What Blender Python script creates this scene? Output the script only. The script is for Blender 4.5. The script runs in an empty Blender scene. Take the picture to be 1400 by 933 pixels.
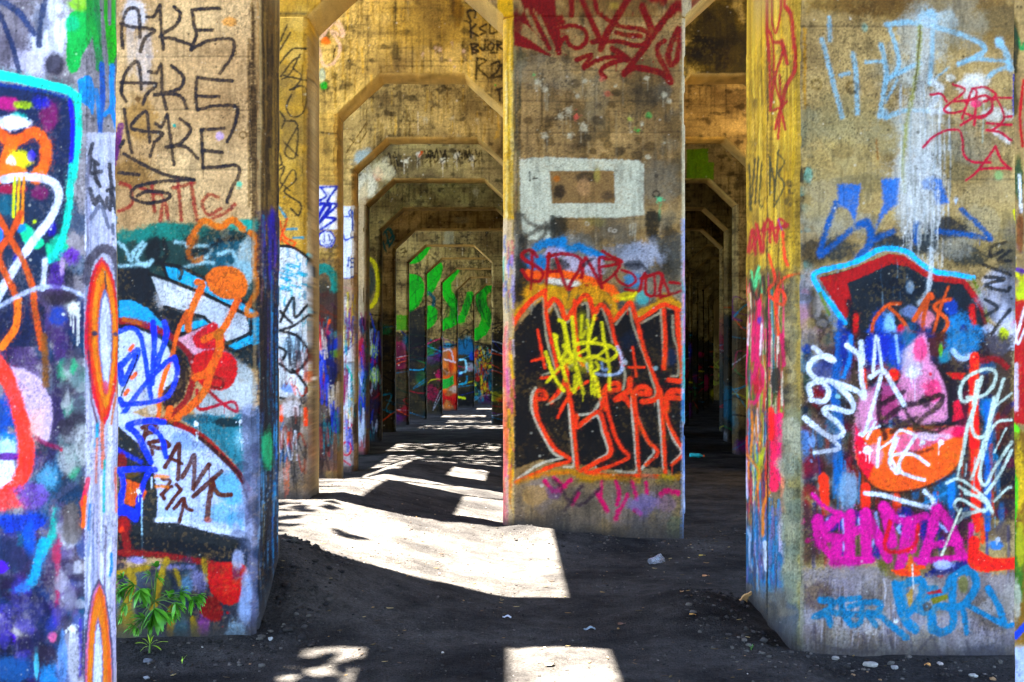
import bpy, math
import numpy as np
from mathutils import Vector, Matrix
R = math.radians
rng = np.random.default_rng(7)
scene = bpy.context.scene
C = scene.collection
FP, CX, HY, CAMZ = 1550.0, 700.0, 505.0, 1.6      # focal length (photo px), optical centre, horizon row, eye height

# ------------------------------------------------------------------ colour + noise helpers
def lin(c):
    if isinstance(c, str):
        c = tuple(int(c[i:i+2], 16) for i in (0, 2, 4))
    a = np.array(c, float)/255.0
    return np.where(a <= .04045, a/12.92, ((a+.055)/1.055)**2.4)
def sm(a, b, x):
    t = np.clip((x-a)/(b-a), 0, 1); return t*t*(3-2*t)
_tab = np.random.default_rng(99).random((256, 256))
def vnoise(u, v, off=0):
    u = np.asarray(u, float)+off*17.31; v = np.asarray(v, float)+off*9.77
    iu = np.floor(u).astype(int); iv = np.floor(v).astype(int)
    fu = u-iu; fv = v-iv
    fu = fu*fu*(3-2*fu); fv = fv*fv*(3-2*fv)
    a = _tab[iu & 255, iv & 255]; b = _tab[(iu+1) & 255, iv & 255]
    c = _tab[iu & 255, (iv+1) & 255]; d = _tab[(iu+1) & 255, (iv+1) & 255]
    return (a*(1-fu)+b*fu)*(1-fv)+(c*(1-fu)+d*fu)*fv
def fbm(u, v, off=0, o=4):
    r = 0; a = .5; t = 0
    for k in range(o):
        r = r+a*vnoise(u*2**k, v*2**k, off+k*3); t += a; a *= .5
    return r/t

def catmull(p, n=7):
    p = np.array(p, float)
    if len(p) < 3: return p
    q = np.vstack([2*p[0]-p[1], p, 2*p[-1]-p[-2]])
    out = []
    for i in range(1, len(q)-2):
        for k in range(n):
            t = k/n
            out.append(.5*((2*q[i])+(-q[i-1]+q[i+1])*t+(2*q[i-1]-5*q[i]+4*q[i+1]-q[i+2])*t*t+(-q[i-1]+3*q[i]-3*q[i+1]+q[i+2])*t**3))
    out.append(q[-2])
    return np.array(out)

class Wall:
    """paint layer of one concrete face: an albedo map kept only until it is stored on the vertices"""
    def __init__(s, x0, y0, x1, y1, cell=1.0, seed=1):
        s.x0, s.y0, s.k = x0, y0, 1.0/cell
        s.w = int((x1-x0)*s.k)+2; s.h = int((y1-y0)*s.k)+2
        s.X, s.Y = np.meshgrid(x0+np.arange(s.w)*cell, y0+np.arange(s.h)*cell)
        s.rgb = np.zeros((s.h, s.w, 3)); s.a = np.zeros((s.h, s.w))
        s.seed = seed; s.r = np.random.default_rng(seed)
        s.grain = fbm(s.X/2.2, s.Y/2.2, seed, 2); s.grain2 = fbm(s.X/14, s.Y/14, seed+5, 4)
        s.grain3 = fbm(s.X/26, s.Y/30, seed+9, 3); s.T = (0, 0, 1.0); s.drip = seed < 100
    def concrete(s, light, dark, stain='2c241c', amt=.45, lines=(), scale=1.0, streak=.3):
        L, D, K = lin(light), lin(dark), lin(stain)
        n = fbm(s.X/(70*scale), s.Y/(55*scale), s.seed+11, 5)
        n = np.clip((n-.5)*2.0+.5, 0, 1)[..., None]
        s.rgb = L*(1-n)+D*n
        m = fbm(s.X/(22*scale), s.Y/(18*scale), s.seed+23, 5)
        m = sm(.60, .78, m)*amt
        st = sm(.52, .85, fbm(s.X/(7*scale), s.Y/(120*scale), s.seed+31, 3))*streak
        hz = sm(.5, .9, fbm(s.X/(90*scale), s.Y/(5*scale), s.seed+41, 3))*streak*.8
        m = np.clip(m+st+hz, 0, .85)[..., None]
        s.rgb = s.rgb*(1-m)+(K*.6+s.rgb*.25)*m
        s.rgb *= (.78+.44*s.grain)[..., None]
        for y in lines:
            d = np.abs(s.Y-y-1.2*(vnoise(s.X/40, s.Y*0+y, s.seed)-.5)*2)
            f = np.clip(1-d/(1.3*scale+.5), 0, 1)*(.35+.5*vnoise(s.X/9, s.Y*0+y, s.seed+2))
            s.rgb *= (1-.6*f)[..., None]
            f2 = np.clip(1-np.abs(s.Y-y-2.6*scale)/(1.6*scale+.4), 0, 1)*.25*vnoise(s.X/14, s.Y*0+y, s.seed+7)
            s.rgb *= (1+f2)[..., None]
        # pits
        for _ in range(int(s.w*s.h/1500)):
            x = s.r.uniform(0, s.w); y = s.r.uniform(0, s.h); s._disc(int(x), int(y), s.r.uniform(.5, 1.3)*s.k*scale, K*.5, .7)
        s.base = s.rgb.copy()
        return s
    def _disc(s, x, y, r, col, op):
        q = int(r+2); x0 = max(0, x-q); y0 = max(0, y-q); x1 = min(s.w, x+q+1); y1 = min(s.h, y+q+1)
        if x1 <= x0 or y1 <= y0: return
        yy, xx = np.mgrid[y0:y1, x0:x1]
        f = np.clip(r+.5-np.hypot(xx-x, yy-y), 0, 1)[..., None]*op
        s.rgb[y0:y1, x0:x1] = s.rgb[y0:y1, x0:x1]*(1-f)+col*f
    def at(s, ox, oy, sc): s.T = (ox, oy, sc); return s
    def _p(s, pts):
        p = np.array(pts, float); return np.stack([s.T[0]+p[:, 0]/s.T[2], s.T[1]+p[:, 1]/s.T[2]], 1)
    def _box(s, p, m):
        x0 = max(0, int((p[:, 0].min()-m-s.x0)*s.k)); x1 = min(s.w, int((p[:, 0].max()+m-s.x0)*s.k)+2)
        y0 = max(0, int((p[:, 1].min()-m-s.y0)*s.k)); y1 = min(s.h, int((p[:, 1].max()+m-s.y0)*s.k)+2)
        return x0, x1, y0, y1
    def _blend(s, x0, x1, y0, y1, f, col, gl=1.0):
        v = (.9+.2*s.grain2[y0:y1, x0:x1])[..., None]
        f3 = f[..., None]
        s.rgb[y0:y1, x0:x1] = s.rgb[y0:y1, x0:x1]*(1-f3)+np.clip(lin(col)*v, 0, .92)*f3
        s.a[y0:y1, x0:x1] = np.maximum(s.a[y0:y1, x0:x1]*(1-f*.3), f*gl)
    def _dist(s, p, x0, x1, y0, y1, closed=False, m=None):
        X = s.X[y0:y1, x0:x1]; Y = s.Y[y0:y1, x0:x1]
        D = np.full(X.shape, 1e6)
        n = len(p)
        for i in range(n if closed else n-1):
            a = p[i]; b = p[(i+1) % n]
            if m is not None:
                bx0, bx1, by0, by1 = s._box(np.array([a, b]), m)
                bx0 = max(bx0, x0)-x0; bx1 = min(bx1, x1)-x0; by0 = max(by0, y0)-y0; by1 = min(by1, y1)-y0
                if bx1 <= bx0 or by1 <= by0: continue
            else: bx0, bx1, by0, by1 = 0, x1-x0, 0, y1-y0
            XX = X[by0:by1, bx0:bx1]; YY = Y[by0:by1, bx0:bx1]
            e = b-a; l2 = e@e+1e-9
            t = np.clip(((XX-a[0])*e[0]+(YY-a[1])*e[1])/l2, 0, 1)
            d = np.hypot(XX-a[0]-t*e[0], YY-a[1]-t*e[1])
            D[by0:by1, bx0:bx1] = np.minimum(D[by0:by1, bx0:bx1], d)
        return D
    def S(s, pts, w, col, op=.95, soft=.9, curve=True):
        """a sprayed or brushed line; w and soft in photo pixels"""
        p = s._p(pts)
        if curve: p = catmull(p)
        mg = w/2+soft*3+2
        x0, x1, y0, y1 = s._box(p, mg)
        if x1 <= x0 or y1 <= y0: return s
        d = s._dist(p, x0, x1, y0, y1, m=mg)
        g = s.grain[y0:y1, x0:x1]-.5; g2 = s.grain2[y0:y1, x0:x1]-.5
        f = 1-sm(-soft, soft, d-w/2*(1+.35*g2)+g*soft*2.2)
        f = f*op*(1-.35*np.clip(g*2, 0, 1)*.6)
        f = f*(.86+.28*s.grain2[y0:y1, x0:x1])
        if w >= 3 and op > .7:
            h = np.clip(1-(d-w/2)/(w*.7+2.2), 0, 1)**2*sm(.0, .3, g)*.38*op
            f = np.maximum(np.clip(f, 0, 1), h)
        s._blend(x0, x1, y0, y1, np.clip(f, 0, 1), col)
        if s.drip and w >= 3.2 and op > .85 and s.r.random() < .22:
            q = p[s.r.integers(len(p))]; T = s.T; s.T = (0, 0, 1.0); dr = s.drip; s.drip = False
            l = s.r.uniform(5, 24); s.S([(q[0], q[1]), (q[0]+.3, q[1]+l*.5), (q[0], q[1]+l)], s.r.uniform(.9, 1.5), col, .75, .4); s.drip = dr; s.T = T
        return s
    def F(s, pts, col, op=.95, soft=1.0, curve=False):
        """a filled shape"""
        p = s._p(pts)
        if curve: p = catmull(np.vstack([p, p[:1]]), 5)[:-1]
        x0, x1, y0, y1 = s._box(p, soft*3+2)
        if x1 <= x0 or y1 <= y0: return s
        X = s.X[y0:y1, x0:x1]; Y = s.Y[y0:y1, x0:x1]
        ins = np.zeros(X.shape, bool)
        n = len(p)
        for i in range(n):
            a = p[i]; b = p[(i+1) % n]
            if a[1] == b[1]: continue
            c = (a[1] > Y) != (b[1] > Y)
            ins ^= c & (X < (b[0]-a[0])*(Y-a[1])/(b[1]-a[1])+a[0])
        d = s._dist(p, x0, x1, y0, y1, closed=True, m=soft*4+3)
        d = np.where(ins, -d, d)
        g = s.grain[y0:y1, x0:x1]-.5
        f = (1-sm(-soft, soft, d+g*soft*2.0))*op
        s._blend(x0, x1, y0, y1, f, col); return s
    def B(s, c, r, col, op=.8):
        """a soft cloud of spray"""
        p = s._p([c])[0]; rx, ry = (r if isinstance(r, tuple) else (r, r)); rx /= s.T[2]; ry /= s.T[2]
        x0 = max(0, int((p[0]-2*rx-s.x0)*s.k)); x1 = min(s.w, int((p[0]+2*rx-s.x0)*s.k)+1)
        y0 = max(0, int((p[1]-2*ry-s.y0)*s.k)); y1 = min(s.h, int((p[1]+2*ry-s.y0)*s.k)+1)
        if x1 <= x0 or y1 <= y0: return s
        q = ((s.X[y0:y1, x0:x1]-p[0])/rx)**2+((s.Y[y0:y1, x0:x1]-p[1])/ry)**2
        g = s.grain[y0:y1, x0:x1]; g2 = s.grain2[y0:y1, x0:x1]
        e = np.exp(-q*1.1)*(1.25-.0*g)
        f = sm(.18, .75, e+(g-.5)*.5+(g2-.5)*.9+(s.grain3[y0:y1, x0:x1]-.5)*.9)*np.clip(e*1.8, 0, 1)*op
        s._blend(x0, x1, y0, y1, f, col); return s
    def O(s, c, r, col, op=.95, soft=.8): return s.S([c, (c[0]+.01, c[1])], 2*r/s.T[2], col, op, soft, False)
    def ring(s, c, rx, ry, w, col, op=.95, a0=0, a1=360, soft=.8):
        t = np.radians(np.linspace(a0, a1, 22)); return s.S([(c[0]+rx*math.cos(k), c[1]+ry*math.sin(k)) for k in t], w, col, op, soft, False)
    def splat(s, c, r, col, drips=2, op=.9):
        q0 = s._p([c])[0]; T = s.T; s.T = (0, 0, 1.0); c = (q0[0], q0[1])
        s.B(c, r*.8, col, op)
        for _ in range(18):
            a = s.r.uniform(0, 6.28); q = abs(s.r.normal(0, .75))*r
            s.O((c[0]+q*math.cos(a), c[1]+q*math.sin(a)), s.r.uniform(.06, .24)*r, col, op*.85, .5)
        for _ in range(drips):
            x = c[0]+s.r.uniform(-.6, .6)*r; y = c[1]
            s.S([(x, y), (x+.3, y+s.r.uniform(1.2, 4.5)*r)], max(.9, .16*r), col, op*.75, .5, False)
        s.T = T; return s
    def scrib(s, box, cols, n, w=2.0, op=.9, loops=True):
        """tags too small to read: short looping handwriting"""
        T = s.T; s.T = (0, 0, 1.0)
        x0, y0, x1, y1 = box
        for _ in range(n):
            cx = s.r.uniform(x0, x1); cy = s.r.uniform(y0, y1); L = s.r.uniform(.25, .8)*(x1-x0); H = s.r.uniform(.06, .18)*(y1-y0)
            m = s.r.integers(4, 9); pts = []
            for k in range(m):
                pts.append((cx-L/2+L*k/m+s.r.normal(0, L*.1), cy+(H if k % 2 else -H)*s.r.uniform(.3, 1)))
            s.S(pts, w*s.r.uniform(.6, 1.6), cols[s.r.integers(len(cols))], op*s.r.uniform(.6, 1), .7)
        s.T = T; return s
    def patches(s, box, cols, n, size=(.2, .5), op=.85):
        T = s.T; s.T = (0, 0, 1.0)
        x0, y0, x1, y1 = box
        for _ in range(n):
            s.B((s.r.uniform(x0, x1), s.r.uniform(y0, y1)), (s.r.uniform(*size)*(x1-x0), s.r.uniform(*size)*(x1-x0)*s.r.uniform(.6, 1.8)), cols[s.r.integers(len(cols))], op*s.r.uniform(.5, 1))
        s.T = T; return s
    def streaks(s, box, cols, n, w=2.0, op=.8, L=(.1, .4)):
        T = s.T; s.T = (0, 0, 1.0)
        x0, y0, x1, y1 = box
        for _ in range(n):
            x = s.r.uniform(x0, x1); y = s.r.uniform(y0, y1); l = s.r.uniform(*L)*(y1-y0)
            s.S([(x, y), (x+s.r.normal(0, .8)/1, y+l/2), (x+s.r.normal(0, 1.2), y+l)], w*s.r.uniform(.5, 1.5), cols[s.r.integers(len(cols))], op*s.r.uniform(.6, 1), .8)
        s.T = T; return s
    def filler(s, x0, x1, y0, y1):
        """older layers of tags on the stretch of wall beside the photographed part"""
        G = ['1c6c84', 'a81c3c', '2c3c8c', 'd8641c', '1a1c20', '2c8c54', 'c8c41c', 'b8bcc4', '6a2c74', '1f8ca8', 'c02c6c', '14161a']
        n = max(6, int((x1-x0)/9)); dr = s.drip; s.drip = False
        w = x1-x0
        s.patches((x0, y0+.33*(y1-y0), x1, y1), ['5a4668', '343650', '7c7484', '3a4c66', '8c8480', '24404c', '6c3030'], n*2, (22/w, 60/w), .85)
        for _ in range(n):
            cx = s.r.uniform(x0, x1); cy = s.r.uniform(y0+.05*(y1-y0), y1); L = s.r.uniform(40, 150); H = s.r.uniform(15, 60); m = s.r.integers(5, 10)
            s.at(0, 0, 1).S([(cx-L/2+L*k/m+s.r.normal(0, 6), cy+(H if k % 2 else -H)*s.r.uniform(.3, 1)) for k in range(m)], s.r.uniform(3, 10), G[s.r.integers(12)], .9, 1.0)
        s.drip = dr; return s
    def wear(s, amt=.25, thr=.6, chips=1.0, lowchips=0):
        n = fbm(s.X/3.2, s.Y/3.6, s.seed+77, 3); b = fbm(s.X/45, s.Y/45, s.seed+81, 3)
        f = sm(thr+.05, thr+.15, n*.65+b*.45)*amt*.4
        s.rgb = s.rgb*(1-f[..., None])+s.base*f[..., None]; s.a *= 1-f
        k = sm(.55, .75, fbm(s.X/5, s.Y/26, s.seed+91, 3))*.22
        s.rgb *= (1-k)[..., None]
        # small chips, light and dark
        g = s.r.normal(0, 1, s.rgb.shape[:2]); g = (g+np.roll(g, 1, 0)+np.roll(g, 1, 1))*.042
        s.rgb *= np.clip(1+g, .5, 1.6)[..., None]
        sc = sm(.58, .72, fbm(s.X/1.7, s.Y/2.4, s.seed+101, 2))*sm(.4, .7, fbm(s.X/60, s.Y/60, s.seed+103, 3))*.4
        s.rgb *= (1-sc)[..., None]
        for _ in range(int(s.w*s.h/420*chips)):
            v = s.r.random(); s._disc(int(s.r.uniform(0, s.w)), int(s.r.uniform(0, s.h)), abs(s.r.normal(0, .6))+.1, lin('dcd6c8') if v < .4 else lin('1c1713'), s.r.uniform(.2, .6))
        for _ in range(int(lowchips)):
            v = s.r.random(); s._disc(int(s.r.uniform(0, s.w*.75)), int(s.h*(1-.55*s.r.random()**1.2)), abs(s.r.normal(0, .5))+.1, lin(['b4b0b8', '14101c', '0c0a14', '2c2438'][s.r.integers(4)]), s.r.uniform(.2, .6))
        m = s.rgb.mean(2, keepdims=True)
        A = np.clip(s.a, 0, 1)[..., None]; s.rgb = np.clip(m+(s.rgb-m)*(.92+.36*A), .003, 1)**(1.24+.08*A)*1.2
        s.rgb = np.clip(s.rgb, .003, .9)
        return s
    def sample(s, px, py):
        u = np.clip((px-s.x0)*s.k, 0, s.w-1.001); v = np.clip((py-s.y0)*s.k, 0, s.h-1.001)
        iu = u.astype(int); iv = v.astype(int); fu = (u-iu)[..., None]; fv = (v-iv)[..., None]
        A = np.concatenate([s.rgb, s.a[..., None]], 2)
        return (A[iv, iu]*(1-fu)+A[iv, iu+1]*fu)*(1-fv)+(A[iv+1, iu]*(1-fu)+A[iv+1, iu+1]*fu)*fv

def proj(v):
    y = np.maximum(v[:, 1], .5)
    return CX+FP*v[:, 0]/y, HY-FP*(v[:, 2]-CAMZ)/y

def gz(x, y):
    """height of the ground"""
    x = np.asarray(x, float); y = np.asarray(y, float)
    t = np.clip(.1-x, 0, 1.75); m = .245*np.where(t < .3, t*t/.6, t-.15)
    m = m*sm(6.2, 7.7, y)*(1-.35*sm(12, 15, y))*(1-sm(17, 22, y))
    m = m*(1-sm(12.5, 16, y)*sm(-1.5, -2.4, x))
    m = m+.2*np.exp(-((x+1.5)**2/.12+(y-7.25)**2/.3))
    m = m+.13*np.exp(-(((x-.0)/.7)**2+((y-10.7)/.7)**2))
    m = m+.10*np.exp(-(((x-1.25)/.35)**2+((y-7.5)/.7)**2))
    m = m+.025*np.exp(-((y-6.47)/.13)**2)*sm(1.3, 1.7, np.abs(x))*(.3+1.2*vnoise(x*3, y*2, 61))
    m = m+.05*np.exp(-((y-10.42)/.15)**2)*sm(-.2, .1, x)*sm(1.9, 1.6, x)*(.2+1.2*vnoise(x*3, y*2, 63))
    m = m-.10*sm(15, 20, y)-.075*sm(1.3, 1.9, x)*sm(8.5, 7, y)-.03*sm(-1.2, -1.8, x)*sm(6.7, 6.4, y)
    m = m+(fbm(x*.9, y*.9, 21, 4)-.5)*.03*np.exp(-((y-8)/30)**2)+(fbm(x*6, y*6, 25, 4)-.5)*.03*(y < 20)*(np.abs(x) < 6)
    return m
G_DARK, G_LIGHT = (.0168, .0155, .0148), (.050, .0455, .0412)
LEAF_A, LEAF_B = (.04, .20, .008), (.12, .40, .012)
SKY, SUN_E, EXPO = .05, 5.0, 5.2
CLUMPS = [(-3.75, 9, 9.5, .7, 60, .30), (-3.5, 10.2, 9.6, .6, 22, .30), (-2.9, 20.4, 9.6, 2.0, 330, .32), (-2.2, 21.6, 9.6, 2.0, 330, .32), (-2.9, 24.4, 9.6, 2.0, 360, .32), (-2.4, 25.6, 9.6, 1.6, 240, .3), (-2.5, 5.9, 9.3, .6, 60, .26), (-3.5, 33.4, 9.5, 2.0, 330, .35), (-2.6, 36.9, 9.5, 1.5, 160, .35), (-2.9, 41, 9.5, 1.2, 90, .35), (-3.6, 16.5, 9.5, .8, 30, .3)]
# ================================================================== paint on the near pillars (coordinates read off the photograph)
def art_front_left():
    c = Wall(-670, -12, 168, 960, 1.05, 11)
    c.concrete('a89c98', '746a74', '241c2c', .55, (140, 455, 770), 1.3)
    c.filler(-670, -18, -10, 950)
    A1, A2, A3, A4 = (0, 0, 3.89), (0, 230, 3.89), (0, 460, 3.89), (0, 693, 3.89)
    c.patches((0, 300, 118, 960), ['4c3460', '24284c', '6a5478', '54386c', '24425c', '7c6c84', '1c1c30', '3c2c48', '2c5c74'], 150, (.08, .26), .9)
    c.at(*A1)
    c.B((260, 170), (110, 190), 'd8d6dc', .9).B((180, 330), (150, 70), 'c2bcc8', .8).B((285, 345), (60, 60), '2a2230', .85).B((215, 120), (50, 100), '3c4860', .6)
    c.S([(-20, -5), (60, 40), (120, 95), (175, 180)], 9, '3a4a6c', .9, 1.4).S([(235, -10), (222, 70), (205, 150), (205, 240)], 8, '33415e', .9, 1.5).S([(-5, 70), (40, 180), (70, 270), (98, 380)], 7, '2e3a58', .9, 1.2)
    c.F([(350, 100), (400, 50), (470, 40), (500, 150), (470, 240), (430, 300), (410, 370), (370, 390), (345, 330), (350, 200)], '1fa555', .95, 1.5, True).B((420, 15), (60, 40), '8fb84a', .9).B((380, 130), (40, 45), '20b88a', .7)
    c.S([(500, -5), (512, 130), (520, 250), (530, 360)], 12, '17884a', .9, 1).S([(470, 0), (490, 120), (515, 240)], 8, '1c9c4e', .9)
    c.S([(555, -5), (565, 100), (580, 240), (598, 335)], 5, '24a41c').S([(625, -5), (606, 100), (612, 270), (590, 340)], 6, '2cae24').S([(590, 150), (600, 250), (590, 330)], 7, '22a81e', .9).S([(634, -5), (640, 160)], 3.5, '2a9a2a').B((590, 20), (50, 30), '2aa52e', .9)
    c.F([(405, 425), (470, 405), (500, 480), (492, 610), (465, 570), (430, 545), (412, 485)], '1c8cbc', .92, 1.2, True)
    c.S([(540, 345), (545, 500), (535, 690), (540, 940)], 8, '1466a6').S([(600, 350), (596, 450), (602, 560), (560, 610)], 7, '2596cc').S([(600, 590), (632, 700)], 6, '2292cc').S([(510, 480), (530, 640)], 6, '2088bc', .8)
    c.F([(-20, 440), (120, 460), (260, 490), (370, 520), (400, 570), (392, 960), (-20, 960)], '1b2c4e', .97, 1.5)
    c.at(*A2).F([(-20, -20), (360, -20), (350, 260), (300, 420), (230, 480), (235, 640), (60, 700), (-20, 740)], '1b3148', .95, 2).F([(-20, 720), (150, 680), (240, 740), (235, 950), (-20, 950)], '202a48', .9, 2)
    c.at(*A1).S([(-20, 398), (120, 425), (260, 458), (345, 480), (400, 520)], 13, '25d2be', .97, 1).S([(398, 515), (412, 600), (408, 760), (388, 960)], 9.5, '20c8ac', .95, 1.4).S([(365, 530), (382, 700), (372, 940)], 6, '3a2eb0', .9, 1.3).S([(-10, 450), (200, 480), (350, 515)], 5, '24488c', .8, 2)
    c.B((45, 555), (70, 40), 'b0407c', .9).B((250, 620), (50, 90), '7c2c60', .9).B((120, 560), (60, 25), 'a6b83c', .9).B((100, 640), (50, 45), '22a494', .9).B((60, 660), (110, 45), 'e8e6ee', .95).B((210, 545), (50, 40), '3c3ea4', .8)
    c.S([(-10, 700), (50, 745), (100, 745), (180, 705), (238, 760), (240, 860), (200, 945)], 15, 'f07a1c', .97, 2).S([(-10, 950), (30, 850), (70, 760)], 15, 'f4801a', .97, 2).B((110, 850), (60, 60), 'e4d830', .95).B((165, 830), (26, 30), '5a4cb8', .8).B((60, 870), (30, 40), 'f4e8da', .9)
    c.at(*A2).B((30, 15), (130, 40), 'f08420', .95).B((190, 40), (40, 50), 'ec7c24', .95).B((60, 110), (90, 30), '9c2c50', .9).B((210, 130), (50, 40), '7c2c5c', .85).B((30, 200), (60, 60), '1e6a78', .8)
    c.F([(90, 290), (160, 310), (240, 400), (262, 500), (320, 490), (365, 420), (330, 400), (300, 440), (255, 400), (205, 430), (140, 410)], '20bc8e', .95, 1.5, True).B((320, 400), (60, 60), '1fae8c', .85).B((330, 330), (28, 40), '20342c', .7)
    c.S([(385, -10), (376, 80), (370, 200), (345, 330), (310, 430), (272, 490)], 9.5, '22c8b0', .95, 1.4)
    c.O((185, 285), 10, 'c4d022').B((275, 330), (32, 45), '342494', .9).B((110, 320), (30, 30), '2484b8', .8).B((-5, 350), (26, 50), '1c84d4', .95).B((95, 500), (25, 40), '2c34a4', .8)
    c.S([(20, 60), (100, 48), (200, 52), (285, 80), (315, 150), (272, 260), (190, 375), (110, 490), (40, 600), (-25, 720)], 11, 'd8d8e4', .95, 1.2)
    for x, y, k in ((72, 260, 'd4d820'), (95, 270, 'dcb424'), (120, 290, 'f0a024')): c.S([(x+6, 50), (x, 150), (x-2, y)], 3.6, k, .95)
    c.S([(-15, 250), (60, 380), (130, 500), (178, 640), (190, 760), (225, 960)], 8.5, 'c4661e', .95, 1.2).S([(110, 240), (60, 350), (-5, 460), (45, 590), (85, 690), (85, 840), (15, 950)], 9, 'c8641c', .95, 1.2).S([(100, 700), (85, 840), (20, 950)], 10, 'ee8a2a', .85)
    c.S([(245, 490), (240, 560), (232, 640)], 7, 'd0d0da', .9, 1.2).S([(-15, 745), (80, 690), (200, 640), (320, 632), (450, 680)], 5.5, 'b9bccb', .9, 1.4)
    c.B((380, 470), (50, 60), '70409c', .9).B((310, 570), (40, 80), '5e3e8c', .8).B((335, 520), (15, 45), 'c0a4c0', .8).B((310, 790), (50, 50), '2a4c94', .8).B((330, 690), (90, 40), '3a2e34', .8)
    c.splat((400, 750), 12, 'd8d4c8', 5)
    c.at(*A3).B((20, 420), (80, 120), '1c5c9c', .95).B((40, 560), (50, 60), '1e7cb4', .9).B((30, 600), (60, 70), 'c6dcea', .85).B((20, 720), (80, 90), 'e2e4ee', .95).B((30, 640), (110, 22), '6a2486', .9)
    c.F([(60, 160), (140, 180), (220, 240), (270, 340), (282, 450), (250, 570), (190, 510), (110, 330)], 'cdb6c8', .93, 2, True).B((190, 470), (60, 100), 'dcb4a8', .8)
    c.S([(-25, 130), (40, 220), (95, 370), (135, 520), (140, 670), (85, 800), (-30, 880)], 21, 'fb6458', .97, 2.2).B((30, 880), (120, 50), 'f06660', .9)
    c.S([(300, 170), (315, 330), (305, 480), (270, 650), (190, 800)], 12, '3e3252', .85, 2.5).S([(235, 0), (240, 150), (240, 260)], 9, '8a5a1e', .8, 2)
    c.patches((88, 490, 114, 650), ['8c9490', '6c7a78', 'aaa8a4', '2c9c6c', '3c3440', '54505c'], 60, (.2, .6), .9).S([(190, 540), (250, 570), (325, 600)], 6, '8c2c54', .8, 2).O((328, 604), 5.5, 'd0204c')
    c.B((250, 760), (70, 80), '6c9cb0', .8).B((170, 840), (110, 70), '7c5a9c', .8).S([(460, 700), (390, 780), (310, 850)], 9, '54566a', .8, 2.2)
    c.at(*A4).B((120, 90), (130, 60), '2650a8', .9).B((150, 170), (40, 90), '2a66b4', .8).S([(300, 20), (280, 140), (230, 230)], 11, '3ca898', .85, 2.5)
    c.S([(-20, 475), (90, 450), (170, 390), (210, 260), (230, 190)], 13, '3aa4c6', .9, 3).B((70, 270), (90, 100), '2a3450', .8).B((25, 400), (80, 40), '23283e', .8)
    for x, y, q in ((15, 320, 40), (40, 540, 50), (45, 700, 55)): c.B((x, y), (q, q), '6a34c0', .95)
    c.S([(322, 150), (305, 300), (305, 450), (298, 600)], 6, 'b04466', .85, 2).B((275, 690), (28, 32), 'd87c9c', .9).B((300, 250), (26, 50), 'a84a60', .8)
    c.patches((0, 800, 80, 950), ['24284c', '3c2460', '1c4470', '2c1c3c', '54489c', '14202c'], 60, (.1, .3), .85).B((120, 560), (110, 90), '4c4874', .5).B((230, 800), (70, 70), '3c3040', .8).B((60, 870), (110, 80), '2e5c86', .85).B((270, 900), (70, 70), '4486b0', .85).B((190, 850), (12, 70), '6ab4c0', .8)
    c.patches((82, 700, 113, 950), ['a49ea4', '7c7684', 'c8c4c8', '54648c', '6c5c7c', '3c3448'], 60, (.2, .5), .85).splat((385, 650), 9, 'e2ded8', 4).B((395, 790), (40, 150), 'bcb8ba', .75).B((330, 800), (26, 160), '7090b8', .8).S([(428, 600), (426, 900)], 4, '5c48a4', .7, 1.5)
    c.B((380, 90), (60, 120), '6e6258', .8).S([(440, -20), (452, 90)], 8, 'f0782c', .9)
    # painted corner strip, x 116-162
    c.at(0, 0, 1)
    c.F([(118, 182), (164, 182), (164, 965), (116, 965)], 'd4d2dc', .88, 2.2)
    c.streaks((117, 200, 163, 960), ['a9a4ba', 'bcbccb', 'e9e8ee', '9098b0', 'c7b6c4'], 110, 2.6, .7)
    c.at(*A2)
    for q in ([(478, -30), (478, 25), (540, 18)], [(500, -25), (508, 60), (530, 95)], [(478, 110), (505, 190), (525, 150), (560, 215), (575, 160)], [(588, -20), (600, 110), (590, 220)], [(600, 130), (628, 240)], [(575, 120), (640, 110)]): c.S(q, 6, '34363e', .93)
    c.S([(485, 265), (535, 205), (582, 315)], 6, '6c7080', .85).S([(605, 300), (606, 350)], 4, '6a6e7a').S([(490, -130), (478, -60), (520, -20)], 6, '34363e').S([(470, -60), (462, 200), (470, 420)], 3, '8c8896', .8)
    c.S([(462, 600), (475, 510), (510, 450), (550, 428), (600, 450), (628, 520), (634, 620)], 13, '544e58', .92, 1.8)
    def flame(cx, y0, y1, w, col, op=.95, pw=1.5, soft=1.2):
        ys = np.linspace(y0, y1, 24); t = np.linspace(0, 1, 24); h = w*np.sin(np.pi*t**.85)**.62
        c.at(0, 0, 1).F([(cx-a, y) for a, y in zip(h, ys)]+[(cx+a, y) for a, y in zip(h[::-1], ys[::-1])], col, op, soft)
    flame(140, 352, 582, 23, 'd8304c'); flame(141, 358, 572, 19.5, 'f06422'); flame(142, 366, 560, 16, 'fb9a1e'); flame(142, 385, 545, 11.5, 'e47a30'); flame(143, 395, 535, 9.5, '7f88ae'); flame(143.5, 402, 530, 7.4, 'dcdce8')
    c.S([(144, 372), (145, 395)], 2.5, '4a3a4c').O((129, 456), 3.6, '44445c').O((157, 457), 3.2, '4c4c6a').S([(121, 480), (124, 545), (133, 590)], 3, '6a3a50', .8).S([(160, 470), (158, 530), (150, 580)], 3, 'c8762c', .8).S([(136, 545), (140, 640)], 5, 'ee7a3a', .7).B((142, 530), (5, 9), 'e8687c', .8)
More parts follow.
